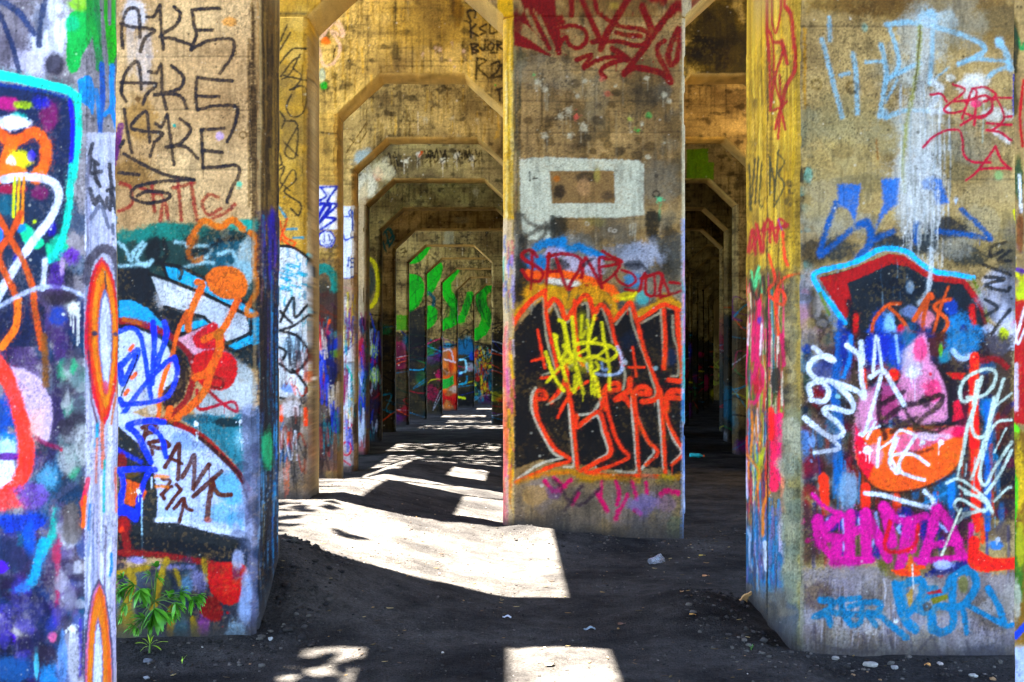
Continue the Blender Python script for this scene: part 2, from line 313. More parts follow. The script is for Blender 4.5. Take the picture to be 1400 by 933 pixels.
    c.S([(131, 580), (130, 610)], 4, '26b0c8').S([(142, 630), (141, 700)], 3.2, '30b4aa', .9).S([(131, 600), (131, 660)], 3, 'ee9272', .8).S([(120, 655), (113, 690)], 6, 'e2445e', .8).S([(116, 680), (113, 720)], 5, 'f07a2c', .9).S([(158, 640), (158, 700)], 4, 'e88066', .8).S([(122, 690), (121, 725)], 3, '2e8ccc', .9)
    flame(135, 790, 1120, 21, '5c5068', .9); flame(135, 796, 1120, 18.5, 'd48aa4'); flame(136, 800, 1130, 17, 'f4802a'); flame(134.5, 812, 1130, 13.5, 'ef9434'); flame(134, 842, 1150, 8.5, '8c7898'); flame(134, 852, 1150, 7, 'dcdde8')
    c.S([(152, 758), (153, 775), (151, 787)], 4, '2296cc').S([(128, 690), (127, 800)], 2, '7a88a4', .8).S([(144, 720), (143, 810)], 2.4, '847890', .8).S([(121, 760), (124, 700)], 3, '8c9cb4', .7)
    return c.wear(.45, .56, 1.3, 2600)

def art_left():
    c = Wall(-16, -12, 392, 912, 1.05, 21)
    c.concrete('d2b07c', 'b28e5e', '4e3a24', .3, (78, 150, 232), 1.2, .2)
    c.filler(-16, 140, -10, 890)
    c.streaks((340, 0, 357, 300), ['4a3826', '30261c', '6a5438'], 20, 3.5, .7, (.3, .8)).S([(345, -10), (346, 120), (345, 300)], 4, '4a3826', .7, 2).S([(353, 0), (353, 300)], 3, 'b8966a', .7)
    B1, B2, B3 = (150, 0, 3.112), (150, 280, 3.112), (150, 540, 4.24)
    c.at(*B1).B((110, 60), (55, 70), 'c9cbd2', .75).B((150, 250), (40, 120), 'c2bfc4', .55).B((90, 100), (18, 200), 'b9b4b4', .5).B((130, 500), (90, 90), '8a6a3c', .6).B((110, 740), (100, 60), '6e522c', .6)
    # red tag behind
    for q in ([(45, 780), (90, 800), (95, 870), (40, 900)], [(130, 800), (220, 830)], [(180, 780), (190, 900)], [(215, 940), (230, 850), (250, 940)], [(290, 760), (305, 940)], [(270, 800), (360, 780)], [(345, 780), (370, 940)], [(460, 840), (420, 830), (392, 870), (420, 915), (470, 890)], [(440, 930), (500, 900), (530, 870)]): c.S(q, 5, '8e2a34', .75, 1.2)
    K = '2f2b30'; w = 5
    for q in ([(58, 205), (52, 130), (70, 50), (105, 35), (125, 60), (130, 160)], [(50, 100), (90, 115), (190, 128), (150, 165), (132, 220)],
              [(158, 72), (190, 68), (212, 25)], [(215, 20), (220, 120), (230, 210)], [(275, 30), (300, 60), (280, 110), (215, 155), (270, 165), (340, 190)],
              [(350, 45), (360, 110), (370, 150), (345, 215)], [(350, 45), (410, 38), (468, 36)], [(365, 130), (440, 128)], [(345, 212), (420, 175), (500, 165), (528, 180), (520, 240), (468, 312)],
              [(70, 432), (50, 390), (70, 310), (118, 262), (132, 330), (135, 380)], [(50, 352), (130, 355), (198, 358), (160, 400), (142, 442)],
              [(165, 305), (200, 310), (220, 275), (222, 380), (240, 465)], [(262, 280), (312, 330), (290, 380), (190, 405), (270, 400), (310, 420), (328, 460)],
              [(370, 330), (365, 410), (375, 470)], [(370, 330), (440, 340), (520, 345)], [(365, 410), (465, 412)], [(378, 468), (440, 452), (520, 450), (545, 470), (530, 540), (500, 605)],
              [(62, 465), (75, 560), (96, 650)], [(60, 600), (45, 625)], [(170, 605), (165, 540), (155, 475), (110, 510), (92, 545), (150, 560), (225, 568), (190, 610), (172, 668)],
              [(195, 525), (220, 540), (242, 490)], [(245, 485), (260, 590), (275, 700)], [(300, 505), (345, 550), (300, 610), (240, 628), (320, 625), (375, 675)],
              [(390, 552), (395, 640), (398, 718)], [(388, 552), (440, 550), (485, 545)], [(395, 640), (480, 650)], [(400, 715), (470, 710), (540, 705), (552, 740), (520, 800), (498, 860)],
              [(60, 655), (140, 700), (240, 745), (360, 765)], [(360, 765), (200, 775), (110, 800), (95, 840), (160, 865), (240, 850), (250, 825), (160, 815), (120, 835)], [(40, 735), (125, 745)]):
        c.S(q, w, K, .93, .8)
    for q in ((132, 215), (350, 212), (470, 312), (402, 716), (376, 468), (212, 25), (352, 45), (500, 858), (505, 605), (390, 552)): c.O(q, 3.2, K)
    c.splat((275, 535), 4, '3c9c8e', 0).B((470, 580), (18, 20), 'b8a4c0', .8).splat((550, 785), 5, '7cc4a8', 0).O((515, 885), 7, '4c4038', .6, 2)
    for q in ((500, 100), (530, 110), (460, 95), (360, 555), (365, 575)): c.O(q, 1.6, '3a2010', .9)
    c.B((510, 95), (30, 22), 'd49040', .5); c.ring((568, 575), 4.5*3, 14, 2, '4a3a2a', .6); c.ring((530, 225), 9, 9, 1.6, '3c3024', .6); c.B((120, 425), (15, 15), '4a2e1a', .7)
    # middle and lower: teal, murals
    c.at(*B2)
    c.F([(20, 130), (120, 125), (220, 85), (340, 90), (480, 100), (580, 70), (640, 75), (640, 700), (20, 700)], '17403f', .97, 4)
    c.B((230, 115), (150, 40), '1f7c70', .95).B((100, 130), (90, 30), '1f7a70', .9).B((560, 90), (70, 32), '26988a', .95).B((360, 110), (70, 40), '1d665c', .8)
    c.B((500, 200), (110, 90), '2a5a66', .9).B((590, 230), (50, 120), 'a4b0ae', .85).B((560, 280), (90, 40), '8eaab0', .8)
    c.F([(20, 260), (160, 250), (215, 400), (330, 470), (300, 560), (20, 560)], '141f26', .97, 5).B((190, 190), (40, 70), '101c20', .9)
    for q in ([(35, 160), (70, 190), (90, 240), (105, 200), (140, 160)], [(150, 170), (115, 230), (150, 262), (180, 240)], [(40, 262), (100, 258), (160, 250)], [(280, 160), (330, 165)], [(330, 180), (400, 175), (430, 190), (400, 230), (340, 225)], [(310, 270), (400, 245), (440, 250)], [(460, 210), (520, 200), (540, 240)]): c.S(q, 4.5, 'a9c6ca', .75, 1.8)
    for q in ([(230, 150), (240, 220), (200, 250)], [(330, 150), (370, 200), (330, 230)], [(400, 200), (480, 150), (560, 140)]): c.S(q, 7, '10191c', .85, 2.5)
    # lettering wings
    c.F([(220, 250), (300, 262), (410, 320), (600, 440), (640, 470), (640, 590), (530, 625), (490, 600), (590, 545), (590, 470), (400, 370), (250, 310)], '34a8c4', .95, .8)
    c.F([(175, 300), (250, 322), (400, 385), (580, 475), (596, 550), (500, 580), (430, 545), (450, 510), (400, 480), (330, 470), (232, 435), (205, 380)], 'bfc2c4', .96, .8)
    c.B((300, 400), (110, 50), 'd6d6d8', .6).B((480, 470), (100, 60), 'aeb3ba', .6)
    for q in ([(170, 295), (250, 320), (400, 380), (585, 470), (600, 480), (597, 552)], [(222, 252), (300, 265), (400, 312), (520, 385), (625, 450)], [(222, 252), (248, 312)], [(290, 262), (310, 285), (300, 315)], [(235, 435), (330, 462), (400, 478), (432, 512), (290, 555)], [(490, 600), (590, 550)], [(490, 600), (535, 625), (600, 600)]): c.S(q, 5, '0f1114', .96, .7, False)
    c.F([(292, 520), (340, 500), (400, 490), (425, 510), (350, 535), (290, 548)], '3aaac6', .95).S([(292, 552), (350, 540), (428, 514)], 5, '101214')
    c.F([(38, 410), (90, 405), (160, 440), (220, 500), (245, 560), (150, 520), (38, 490)], '2f9fc0', .95, 1.2)
    c.S([(38, 495), (110, 500), (200, 530), (270, 570), (340, 640), (355, 720), (330, 820), (270, 890), (210, 930)], 9, '8c1a30', .95, 1.2).S([(60, 490), (130, 505)], 6, 'b06a24', .8, 1.5)
    c.F([(38, 530), (110, 530), (190, 560), (240, 600), (280, 700), (275, 790), (200, 840), (100, 880), (38, 900)], 'c5ccd8', .94, 1.5, True)
    c.F([(240, 580), (320, 640), (345, 720), (310, 830), (230, 880), (215, 800), (280, 740), (280, 660)], '231419', .95, 2)
    c.F([(420, 590), (520, 640), (600, 700), (630, 800), (590, 890), (480, 905), (360, 890), (400, 760)], 'aab0b0', .93, 2, True).B((580, 650), (60, 50), '2c3034', .8).B((560, 800), (60, 70), 'c5c9c8', .6)
    c.F([(290, 570), (440, 500), (490, 560), (440, 640), (360, 640)], 'd6a9b4', .9, 1.5)
    c.F([(350, 560), (440, 500), (470, 540), (490, 580), (460, 610), (390, 615), (360, 600)], 'b81c38', .95, 1.5, True)
    c.F([(360, 640), (430, 615), (520, 640), (545, 700), (520, 770), (460, 790), (390, 770), (350, 700)], 'bb1732', .97, 1.5, True).S([(430, 730), (480, 745), (470, 780), (400, 760)], 4, '701020', .9).B((470, 660), (60, 40), 'cc2440', .6)
    c.S([(400, 770), (450, 820), (500, 860), (545, 880), (530, 840), (470, 850), (380, 870), (370, 790)], 4.5, 'a81c3c', .95)
    for q, w in (([(375, 330), (390, 350), (340, 470), (335, 530)], 10), ([(330, 455), (290, 540), (265, 640), (235, 720), (215, 800), (208, 905)], 6), ([(545, 405), (500, 500), (470, 540), (400, 575)], 9), ([(465, 545), (465, 620), (420, 710), (365, 735)], 11), ([(440, 680), (400, 800), (330, 870), (260, 930)], 11), ([(255, 870), (240, 930)], 9)): c.S(q, w, 'd5731a', .95, 1)
    c.F([(405, 310), (440, 270), (510, 262), (560, 285), (585, 330), (570, 390), (500, 402), (430, 370)], 'cf7a1e', .96, 1.5, True).scrib((290, 370, 335, 408), ['8c4c14'], 8, 1.6, .6).B((465, 550), (24, 28), 'a8661e', .8)
    c.S([(340, 160), (360, 120), (400, 70), (470, 95), (520, 65), (565, 105)], 9, 'c8761e', .9, 1.6).S([(370, 140), (335, 200), (360, 240), (390, 230)], 7, 'a8661e', .8, 2).S([(600, 120), (625, 150), (625, 220), (622, 300), (630, 360), (585, 440), (590, 470), (625, 465)], 8, 'cd7c20', .92, 1.6).O((618, 312), 4, 'a09a94')
    U = '2450c4'
    for q, w in (([(40, 540), (90, 525), (130, 560), (150, 650), (170, 780), (175, 820)], 7), ([(185, 500), (190, 600), (180, 760)], 8), ([(232, 500), (240, 560), (200, 680)], 8), ([(40, 690), (120, 620), (60, 760), (45, 700)], 9), ([(50, 900), (140, 780), (230, 680), (275, 650)], 7), ([(275, 650), (285, 720), (250, 810), (170, 840), (60, 850)], 7), ([(45, 830), (55, 850)], 9)): c.S(q, w, U, .95, .8)
    for q in ((98, 600), (110, 720), (80, 790), (60, 918)): c.S([q, (q[0]-14, q[1]+18)], 5.5, 'e46a2c')
    c.S([(120, 640), (100, 700), (50, 810)], 2.5, '14181c').O((60, 605), 3, '14181c')
    # lower panel
    c.at(*B3)
    c.F([(45, 150), (200, 150), (420, 160), (560, 250), (700, 390), (800, 540), (815, 900), (40, 960)], '16242c', .96, 3)
    c.F([(420, 150), (560, 110), (700, 130), (810, 80), (870, 60), (870, 600), (800, 520), (700, 380), (560, 250)], '2a7c8a', .93, 3).B((800, 300), (70, 160), '5e8a92', .6).B((500, 140), (90, 30), '1c5a68', .8).B((700, 160), (110, 30), '0f1c20', .85)
    c.F([(50, 110), (150, 108), (300, 170), (420, 190), (560, 290), (690, 420), (790, 560), (806, 820), (640, 790), (400, 730), (275, 722), (280, 600), (262, 480), (240, 390), (180, 290), (50, 180)], 'c1c8dc', .96, 1.5)
    c.B((420, 260), (70, 60), '7c94b8', .7).B((690, 540), (110, 110), '5fa0b6', .8).B((620, 680), (110, 60), '6ea4b8', .7).B((470, 300), (90, 30), '8fa2c2', .7).B((740, 720), (60, 70), '4c90a8', .7).B((340, 680), (60, 30), 'a0b4cc', .5)
    c.S([(275, 725), (400, 732), (560, 775), (800, 822)], 6, 'd3d8e6', .9, 1.4).S([(380, 170), (470, 205), (560, 262), (650, 350), (740, 450), (805, 560)], 8, '9c1424', .96, 1).S([(520, 250), (640, 350), (760, 480), (800, 590)], 6, '3c1220', .9, 1.4)
    Br = '5c2c18'
    for q, w in (([(195, 265), (215, 190)], 6), ([(190, 190), (250, 165), (270, 200), (210, 230)], 6), ([(225, 280), (300, 265), (345, 290), (300, 310), (240, 300)], 6), ([(245, 320), (250, 345)], 5), ([(320, 420), (360, 350), (400, 285), (402, 380), (395, 490)], 6), ([(335, 360), (420, 400)], 5), ([(420, 480), (460, 410), (490, 350), (490, 450), (485, 545)], 6.5), ([(485, 545), (530, 470), (575, 405)], 6.5), ([(485, 590), (560, 520), (650, 442)], 6.5), ([(590, 490), (610, 550), (640, 580), (700, 580)], 6.5), ([(592, 520), (575, 620), (562, 720)], 8), ([(305, 490), (350, 498), (330, 540), (360, 530)], 4.5), ([(340, 540), (300, 580), (315, 600)], 5.5), ([(330, 660), (380, 590), (415, 550)], 5), ([(385, 520), (415, 550)], 5), ([(375, 660), (430, 600), (425, 660), (405, 735)], 5), ([(430, 610), (450, 660), (480, 670)], 5)):
        c.S(q, w, Br, .95, .7, len(q) > 3)
    c.O((700, 580), 4.5, Br).O((312, 585), 4, Br).B((570, 725), (25, 20), 'b0665c', .7)
    for q in ([(265, 470), (340, 475)], [(270, 530), (330, 535)]): c.S(q, 4.5, 'd5842c', .8, 1.2)
    c.S([(50, 320), (180, 390)], 6, '2148b4', .85, 1.5).B((70, 390), (30, 50), '7a1420', .9).B((120, 450), (60, 30), '6c5414', .8)
    c.S([(310, 160), (240, 150), (160, 160), (105, 185), (160, 230), (240, 390)], 8.5, U, .96, .8).S([(240, 190), (300, 250), (325, 360)], 7, U, .96, .8)
    c.F([(60, 480), (100, 490), (180, 520), (215, 560), (195, 610), (130, 650), (60, 620)], 'cc6c1c', .95, 1)
    c.S([(40, 440), (160, 430), (262, 435)], 8, U).S([(62, 440), (78, 520), (62, 630), (100, 660), (165, 690)], 7.5, U).S([(230, 440), (190, 530), (165, 620), (165, 690)], 7.5, U).S([(50, 680), (100, 680), (150, 720)], 10, U).splat((165, 560), 4, 'd8dce0', 1)
    c.S([(185, 600), (185, 760), (190, 940)], 1.8, 'b9d6e0', .9).S([(243, 480), (244, 545)], 1.6, 'd2dce6', .9)
    c.B((80, 780), (40, 70), '9a1828', .95).B((70, 790), (16, 30), 'e2622c', .95)
    for q in ((500, 170), (762, 155), (795, 235), (770, 270)): c.splat(q, 4.2, 'e6ecee', 1)
    c.B((250, 90), (30, 30), 'c4ccd2', .5).B((780, 250), (60, 60), '9cc4ca', .4).S([(500, 220), (505, 265)], 1.8, 'd6e6ea')
    # bottom band, red blob, plant corner
    c.at(140, 740, 4.836)
    c.F([(100, 190), (1100, 40), (1100, 860), (100, 860)], '2c3444', .95, 4)
    c.F([(100, -60), (830, 40), (960, 60), (960, 150), (700, 150), (100, 60)], '141c24', .9, 3)
    c.S([(150, -40), (170, 80)], 11, '8e1426', .95, 1.5).S([(120, 75), (300, 85), (480, 110), (640, 135), (760, 160)], 8.5, '8e1024', .96, 1.4)
    c.B((230, 130), (70, 30), '9c94bc', .9).S([(380, 170), (480, 175), (600, 170)], 6, 'a79cc4', .9, 2).S([(100, 180), (130, 160)], 8, '1e3040', .8, 2)
    c.patches((160, 775, 262, 880), ['364a5c', '20303a', '50583c', '3a3a48', '6a7480'], 26, (.08, .2), .8)
    for q, w in (([(100, 215), (200, 195), (300, 175)], 7), ([(180, 200), (200, 280), (150, 480), (130, 600)], 11), ([(420, 130), (380, 250), (350, 400), (330, 440)], 9), ([(480, 190), (520, 300)], 6), ([(670, 130), (690, 250)], 8), ([(460, 450), (450, 620)], 10), ([(600, 520), (610, 650)], 8)): c.S(q, w, 'a38a1e', .9, 1.8)
    c.B((160, 560), (60, 150), '8a7a24', .8).B((620, 600), (40, 60), '9a8a1e', .8).B((520, 620), (60, 80), '4a7478', .7).B((170, 640), (80, 50), '7c7a50', .7)
    c.B((640, 270), (60, 80), '8a84a4', .7).B((560, 290), (40, 50), '6e8ea8', .7).B((670, 560), (50, 80), '9c5a94', .7)
    c.F([(690, 170), (760, 145), (870, 140), (950, 170), (970, 260), (950, 360), (880, 415), (790, 410), (715, 330)], 'b80f22', .97, 1.6, True).B((870, 330), (90, 50), 'c61224', .7).B((760, 190), (60, 30), '901020', .6)
    c.F([(640, 470), (700, 370), (760, 380), (800, 470), (770, 530), (700, 520)], '8e0e24', .95, 2, True).O((832, 475), 8, '9c1226').O((797, 565), 5, '9c1226')
    # bare bottom + corner
    c.at(0, 0, 1)
    c.F([(330, 560), (362, 560), (362, 910), (318, 910), (325, 850), (340, 760), (334, 700)], '7c7c90', .85, 3).patches((322, 560, 358, 900), ['8c8ca0', '54586c', '70708a', 'a4a8bc', '3c4458'], 40, (.15, .4), .8)
    c.B((322, 870), (16, 22), 'b9d2e0', .95).B((336, 820), (8, 40), '9aa8c0', .8).B((250, 893), (90, 12), '3e4a58', .8).B((270, 885), (22, 12), '6a7c90', .6)
    c.S([(347, 300), (348, 560)], 3, 'bfa27a', .5, 1.5)
    # inner side of the pillar (x 356-382): dark weathered above, striped blue below
    c.F([(355, -20), (395, -20), (395, 300), (355, 300)], '5a4628', .96, 1).streaks((355, -20, 382, 300), ['2a2014', '1c1610', '7a6238', '4c3a20', '8f7848'], 120, 2, .8, (.15, .6)).S([(356, -10), (355, 300)], 3, 'b3a07c', .8)
    c.F([(355, 290), (395, 290), (395, 560), (355, 560)], '3c3450', .96, 8).streaks((355, 290, 382, 560), ['3a2c8c', '1f8ca8', 'a8861c', '1a1420', '5a3a6c', '2a6c9c', '6a4c2c', '30304c'], 120, 2, .85, (.15, .5)).B((372, 345), (5, 60), '3a30a0', .8).streaks((372, 370, 382, 560), ['1f94b8', '3aa8c8', '2a5c9c'], 40, 2.4, .85, (.2, .6))
    c.F([(355, 560), (395, 560), (395, 910), (355, 910)], '284c66', .96, 8).streaks((355, 560, 382, 800), ['2c78b0', '3a9cc0', '1a2430', '70b0d0', '24466c', '8cb0c8', '141a20'], 150, 2, .85, (.15, .4)).B((366, 610), (7, 34), '24ae7c', .95).S([(360, 690), (361, 740), (359, 800)], 2.6, '8f7c26', .9).streaks((358, 740, 382, 850), ['23323e', '3c4c58', '1c262c', '9eb0b8'], 60, 2.2, .8, (.2, .5)).S([(356, 560), (355, 880)], 3, '8c94a4', .7)
    c.at(0, 0, 1).streaks((355, 300, 384, 880), ['0c1018', '141a24', '1c1622', '0e1c28'], 110, 2.2, .85, (.06, .3)).B((366, 615), (6, 26), '24ae7c', .8)  # dark streaks put shade on the daylit inner side
    return c.wear(.4, .57)
def art_centre():
    """front of the second frame: left pier (x 372-436) and the broad centre pier (x 686-940)"""
    c = Wall(372, -40, 960, 772, 1.2, 31)
    c.concrete('b2935c', '866c42', '30281e', .65, (97, 139, 181, 232, 300), 1.0, .35)
    C1, C2, C3, C4 = (680, 0, 4.241), (680, 200, 4.241), (680, 380, 5.185), (680, 520, 3.889)
    c.at(*C1)
    # darker top and edges
    c.B((130, 350), (60, 60), '54503c', .8).B((640, 20), (420, 90), '5c4630', .55).streaks((702, 40, 712, 330), ['4c483a', '2a2a22', '8c8460'], 30, 2.5, .6)
    c.at(0, 0, 1).patches((905, 90, 932, 420), ['6a6250', '57503f', '7c7464', '4a443a'], 30, (.25, .6), .55)
    c.patches((705, 330, 932, 420), ['55544c', '35352f', '74736a', '8f8e86', '2a2a26'], 50, (.05, .14), .7)
    c.at(*C1)
    for col in ('6e6656', '8e8674', '4c463a', 'a09478'):
        for _ in range(7): c.B((c.r.uniform(60, 1080), c.r.uniform(250, 1700)), (c.r.uniform(60, 190), c.r.uniform(50, 160)), col, c.r.uniform(.3, .6))
    for _ in range(60): q = c.r.uniform(703, 935); y = c.r.uniform(0, 330); c.at(0, 0, 1).S([(q, y), (q+.5, y+c.r.uniform(15, 90))], c.r.uniform(.8, 3.2), ['2c2820', '8c8470', '4c4434', 'a89c84'][c.r.integers(4)], c.r.uniform(.2, .5), 1.0)
    c.at(*C1)
    W = '7c1222'
    c.F([(95, 150), (95, 100), (170, 150), (260, 230), (300, 285), (200, 170), (120, -30), (330, -40), (350, 170), (380, 260), (355, 310), (250, 100), (180, 30)], W, .9, 1.2)
    c.F([(95, 180), (200, 240), (300, 310), (310, 330), (200, 290), (95, 265)], W, .93, 1.2).F([(160, -30), (300, -30), (290, 100), (180, 20)], W, .8, 4)
    for q, w in (([(180, 30), (240, 160), (300, 280)], 7), ([(260, 40), (320, 170), (358, 305)], 8), ([(355, 130), (370, 160), (440, 150), (510, 180), (515, 240), (470, 280), (420, 260), (400, 215), (360, 240), (350, 170)], 6), ([(430, -20), (430, 90)], 8), ([(360, 105), (375, 130)], 9), ([(490, 0), (540, 110), (600, 250)], 8), ([(550, 245), (580, 240)], 7), ([(560, -10), (580, 70), (620, 100), (700, 150), (800, 165), (870, 190), (860, 250), (800, 265), (700, 240), (600, 250)], 6.5), ([(760, -10), (700, 90), (640, 190), (600, 285)], 10), ([(690, 190), (750, 205), (830, 210)], 7), ([(840, 40), (870, 110), (900, 190)], 10), ([(1000, 70), (930, 170), (870, 260), (790, 360), (735, 430)], 9), ([(735, 425), (800, 395), (900, 410), (960, 430), (1005, 475)], 9), ([(970, 240), (930, 270), (940, 330), (980, 410), (1005, 470)], 7.5), ([(1050, 170), (1010, 260), (990, 330), (1010, 375), (1045, 340), (1060, 230), (1070, 170)], 8.5), ([(460, 348), (545, 320), (500, 395), (580, 350), (680, 330), (750, 350)], 6.5), ([(670, 285), (710, 310), (755, 345)], 9), ([(750, 345), (680, 360), (620, 390), (600, 420), (625, 450)], 7), ([(1040, 40), (1000, 80)], 12), ([(900, -10), (960, 0)], 13)): c.S(q, w, W, .93, 1)
    for q, r in (((785, 88), 6.5), ((455, 215), 3.5), ((400, 318), 3.5), ((310, 320), 4), ((842, 350), 4), ((905, 360), 3.6), ((880, 320), 2.4), ((330, 15), 8), ((460, 10), 5)): c.O(q, r, W if r != 5 else '2c0c10')
    c.B((1080, 40), (70, 50), '84262c', .8).B((110, 130), (40, 80), '6a1a24', .8).B((680, 35), (40, 18), 'b09a50', .6)
    # paint balls and rings
    for x, y, r, d in ((230, 475, 7, 2), (280, 520, 8, 3), (507, 470, 6, 1), (415, 640, 7, 2), (365, 675, 6, 2), (500, 740, 7, 2), (280, 790, 7, 3), (865, 455, 5, 1), (840, 720, 4, 1), (970, 550, 5, 1), (1000, 590, 6, 1), (465, 560, 5, 0), (970, 830, 3, 0), (685, 500, 4, 0), (780, 765, 3, 0), (420, 790, 6, 0), (870, 910, 5, 0)): c.splat((x, y), r*.95, 'b4ae98', d, .6)
    for x, y, r, k in ((210, 435, 4, '7cb070'), (815, 760, 5, '5cb058'), (880, 670, 6, '5c9858'), (455, 680, 5, 'c06a5c'), (765, 690, 4, 'a9b45c'), (640, 545, 5, 'b0705c'), (605, 460, 4, 'b07060')): c.splat((x, y), r, k, 0, .7)
    for x, y, r in ((187, 505, 6), (450, 485, 8), (690, 540, 7), (815, 520, 8), (880, 545, 6), (590, 620, 6), (665, 610, 7), (580, 700, 9), (520, 800, 6), (620, 800, 9), (640, 840, 9), (820, 810, 6), (885, 850, 9), (490, 860, 8), (555, 880, 6), (690, 880, 12), (810, 905, 9), (460, 380, 6), (320, 350, 6), (180, 700, 7), (300, 720, 8), (300, 820, 8), (120, 850, 7), (620, 910, 7), (720, 900, 10), (270, 740, 7)):
        c.B((x, y), (r*4.4, r*3.6), '4a4030', c.r.uniform(.3, .65)); c.ring((x, y), r*2.6, r*2.4, 1.2, '2c261e', .3, soft=1.4)
    c.O((545, 530), 1.8, '241c10')
    # white box outline with its tail
    c.at(*C2)
    P = 'c4c6b6'
    c.F([(130, 75), (300, 62), (480, 72), (700, 78), (820, 82), (848, 105), (850, 400), (700, 415), (325, 415), (322, 560), (250, 545), (150, 540), (135, 400), (132, 200)], P, .9, 1.4)
    c.F([(303, 145), (676, 143), (684, 330), (318, 332)], '8a7250', .95, .9).B((360, 270), (40, 50), '3a3024', .85).B((520, 180), (60, 30), '3c3428', .8).B((500, 240), (40, 50), 'b89874', .6).B((345, 190), (20, 20), 'b4702c', .6).B((640, 290), (50, 40), '4c4032', .7).B((580, 160), (20, 50), 'a59a5c', .6)
    for q, w in (([(145, 400), (190, 450), (260, 470), (330, 470)], 5), ([(130, 560), (190, 510), (330, 440)], 6), ([(250, 540), (290, 480), (280, 450)], 6), ([(125, 400), (122, 500), (140, 540)], 8)): c.S(q, w, '55534a', .75, 2)
    for x, y in ((190, 170), (215, 180), (285, 118), (260, 360), (300, 365), (440, 385), (640, 360), (760, 300), (640, 390), (275, 215)): c.O((x, y), 2.2, '7c6a4c', .7, 1)
    c.S([(188, 150), (190, 200)], 2, '2c2c24').S([(205, 190), (230, 185)], 2, '2c2c24')
    c.ring((920, 278), 20, 17, 2.4, '3a352c', .8).splat((940, 310), 5, '6ab488', 1, .8).S([(945, 340), (940, 430)], 3, '5c9c74', .6)
    c.B((900, 440), (50, 100), '26251f', .85).B((360, 460), (60, 60), '2a2a24', .75).B((1000, 620), (80, 190), '2f2e28', .7).B((560, 440), (70, 40), '8a8252', .5).B((150, 620), (30, 200), '25241f', .7).B((120, 860), (70, 60), '1d1f1c', .8)
    c.S([(320, 415), (322, 600)], 7, '3a3a34', .8, 1.6)
    for x in (770, 785, 800): c.S([(x, 450), (x, 470+c.r.uniform(40, 90))], 1.6, 'aaa898', .7)
    for q in ((655, 485), (680, 492), (520, 450), (430, 525)): c.ring(q, 10, 10, 2, 'b0aa9c', .7)
    c.B((830, 640), (120, 90), 'b0b4c0', .75).B((700, 600), (120, 50), '8c94a0', .6)
    for q, w in (([(225, 590), (290, 560), (340, 560), (380, 545)], 11), ([(350, 570), (420, 600), (470, 585), (530, 610), (600, 640)], 11), ([(250, 690), (260, 660)], 14)): c.S(q, w, '2e86b4', .9, 2)
    c.B((330, 620), (60, 30), 'b9b4d0', .8).B((420, 680), (60, 60), 'c3bccb', .8).B((230, 680), (60, 50), '3c7ca4', .8).B((570, 700), (60, 70), 'bfb6c6', .8).B((370, 690), (50, 40), '3c3a3c', .8).B((780, 780), (60, 40), '4c90b4', .7).B((790, 690), (60, 30), '34363c', .7)
    c.S([(185, 740), (260, 750), (380, 745), (480, 765), (580, 800), (660, 830), (690, 880)], 12, 'ee7a1e', .95, 1.8).S([(300, 780), (380, 790), (470, 800)], 8, 'e0dcd0', .85, 2)
    c.B((230, 850), (80, 60), 'd8a41e', .9).B((330, 850), (60, 50), 'd6b030', .85).B((530, 850), (80, 60), 'd9a522', .9).B((750, 870), (90, 30), 'c8b428', .8).B((850, 880), (50, 40), '5aa4a4', .8).B((960, 900), (70, 50), 'b98a20', .8)
    V = '9a1230'
    for q, w in (([(230, 640), (200, 605), (155, 615), (150, 650), (230, 700), (265, 740), (240, 785), (180, 770), (145, 720)], 5), ([(200, 610), (205, 700), (195, 830)], 4), ([(280, 830), (290, 720), (300, 625)], 5), ([(290, 640), (380, 625), (470, 645), (480, 700), (410, 820)], 5), ([(290, 730), (350, 725)], 4), ([(400, 830), (480, 825), (520, 810)], 5), ([(340, 650), (370, 740), (400, 830)], 5), ([(490, 760), (510, 650), (560, 730), (605, 820)], 5), ([(605, 820), (590, 660), (640, 655), (720, 670)], 5), ([(610, 610), (660, 640), (720, 670), (660, 690), (600, 700)], 4.5), ([(620, 790), (680, 740), (710, 690)], 4.5), ([(720, 720), (780, 740), (800, 780), (760, 810), (700, 780), (680, 730)], 4), ([(740, 830), (820, 840), (840, 760), (860, 740), (860, 850), (910, 860), (910, 740)], 4), ([(830, 770), (950, 740), (940, 860), (975, 910)], 5), ([(920, 870), (990, 860), (960, 770)], 4), ([(1000, 790), (1060, 800), (1080, 830), (1000, 860)], 4)): c.S(q, w, V, .93, .8)
    for q in ([(740, 690), (830, 690), (870, 730)], [(500, 690), (560, 650)]): c.S(q, 5, '34363c', .7, 1.6)
    # big black piece
    c.at(*C3)
    c.F([(108, 400), (180, 300), (320, 150), (350, 250), (420, 190), (480, 310), (540, 260), (580, 190), (640, 180), (680, 300), (740, 210), (800, 330), (920, 210), (990, 310), (1150, 220), (1290, 230), (1300, 300), (1325, 760), (1325, 1500), (1200, 1340), (900, 1370), (300, 1290), (110, 1360)], '17171a', .97, 1.6)
    for q, k in ((((110, 340), 60), '342c2c'), (((250, 600), 70), '201820'), (((950, 450), 80), '1e2a3c'), (((700, 1000), 150), '101014'), (((1220, 560), 60), '2a3850')): c.B(q[0], q[1], k, .7)
    Y, Oo, G = 'c69a1c', 'e4602a', 'a8a08a'
    for q, w in (([(360, 230), (400, 120), (460, 90), (500, 200), (560, 90), (640, 90), (700, 190), (750, 130), (820, 200), (830, 290)], 9), ([(980, 270), (1080, 220), (1200, 170), (1300, 200)], 9), ([(80, 330), (190, 190), (330, 70)], 9), ([(1320, 330), (1310, 560), (1320, 700)], 9)): c.S(q, w, Y, .85, 2)
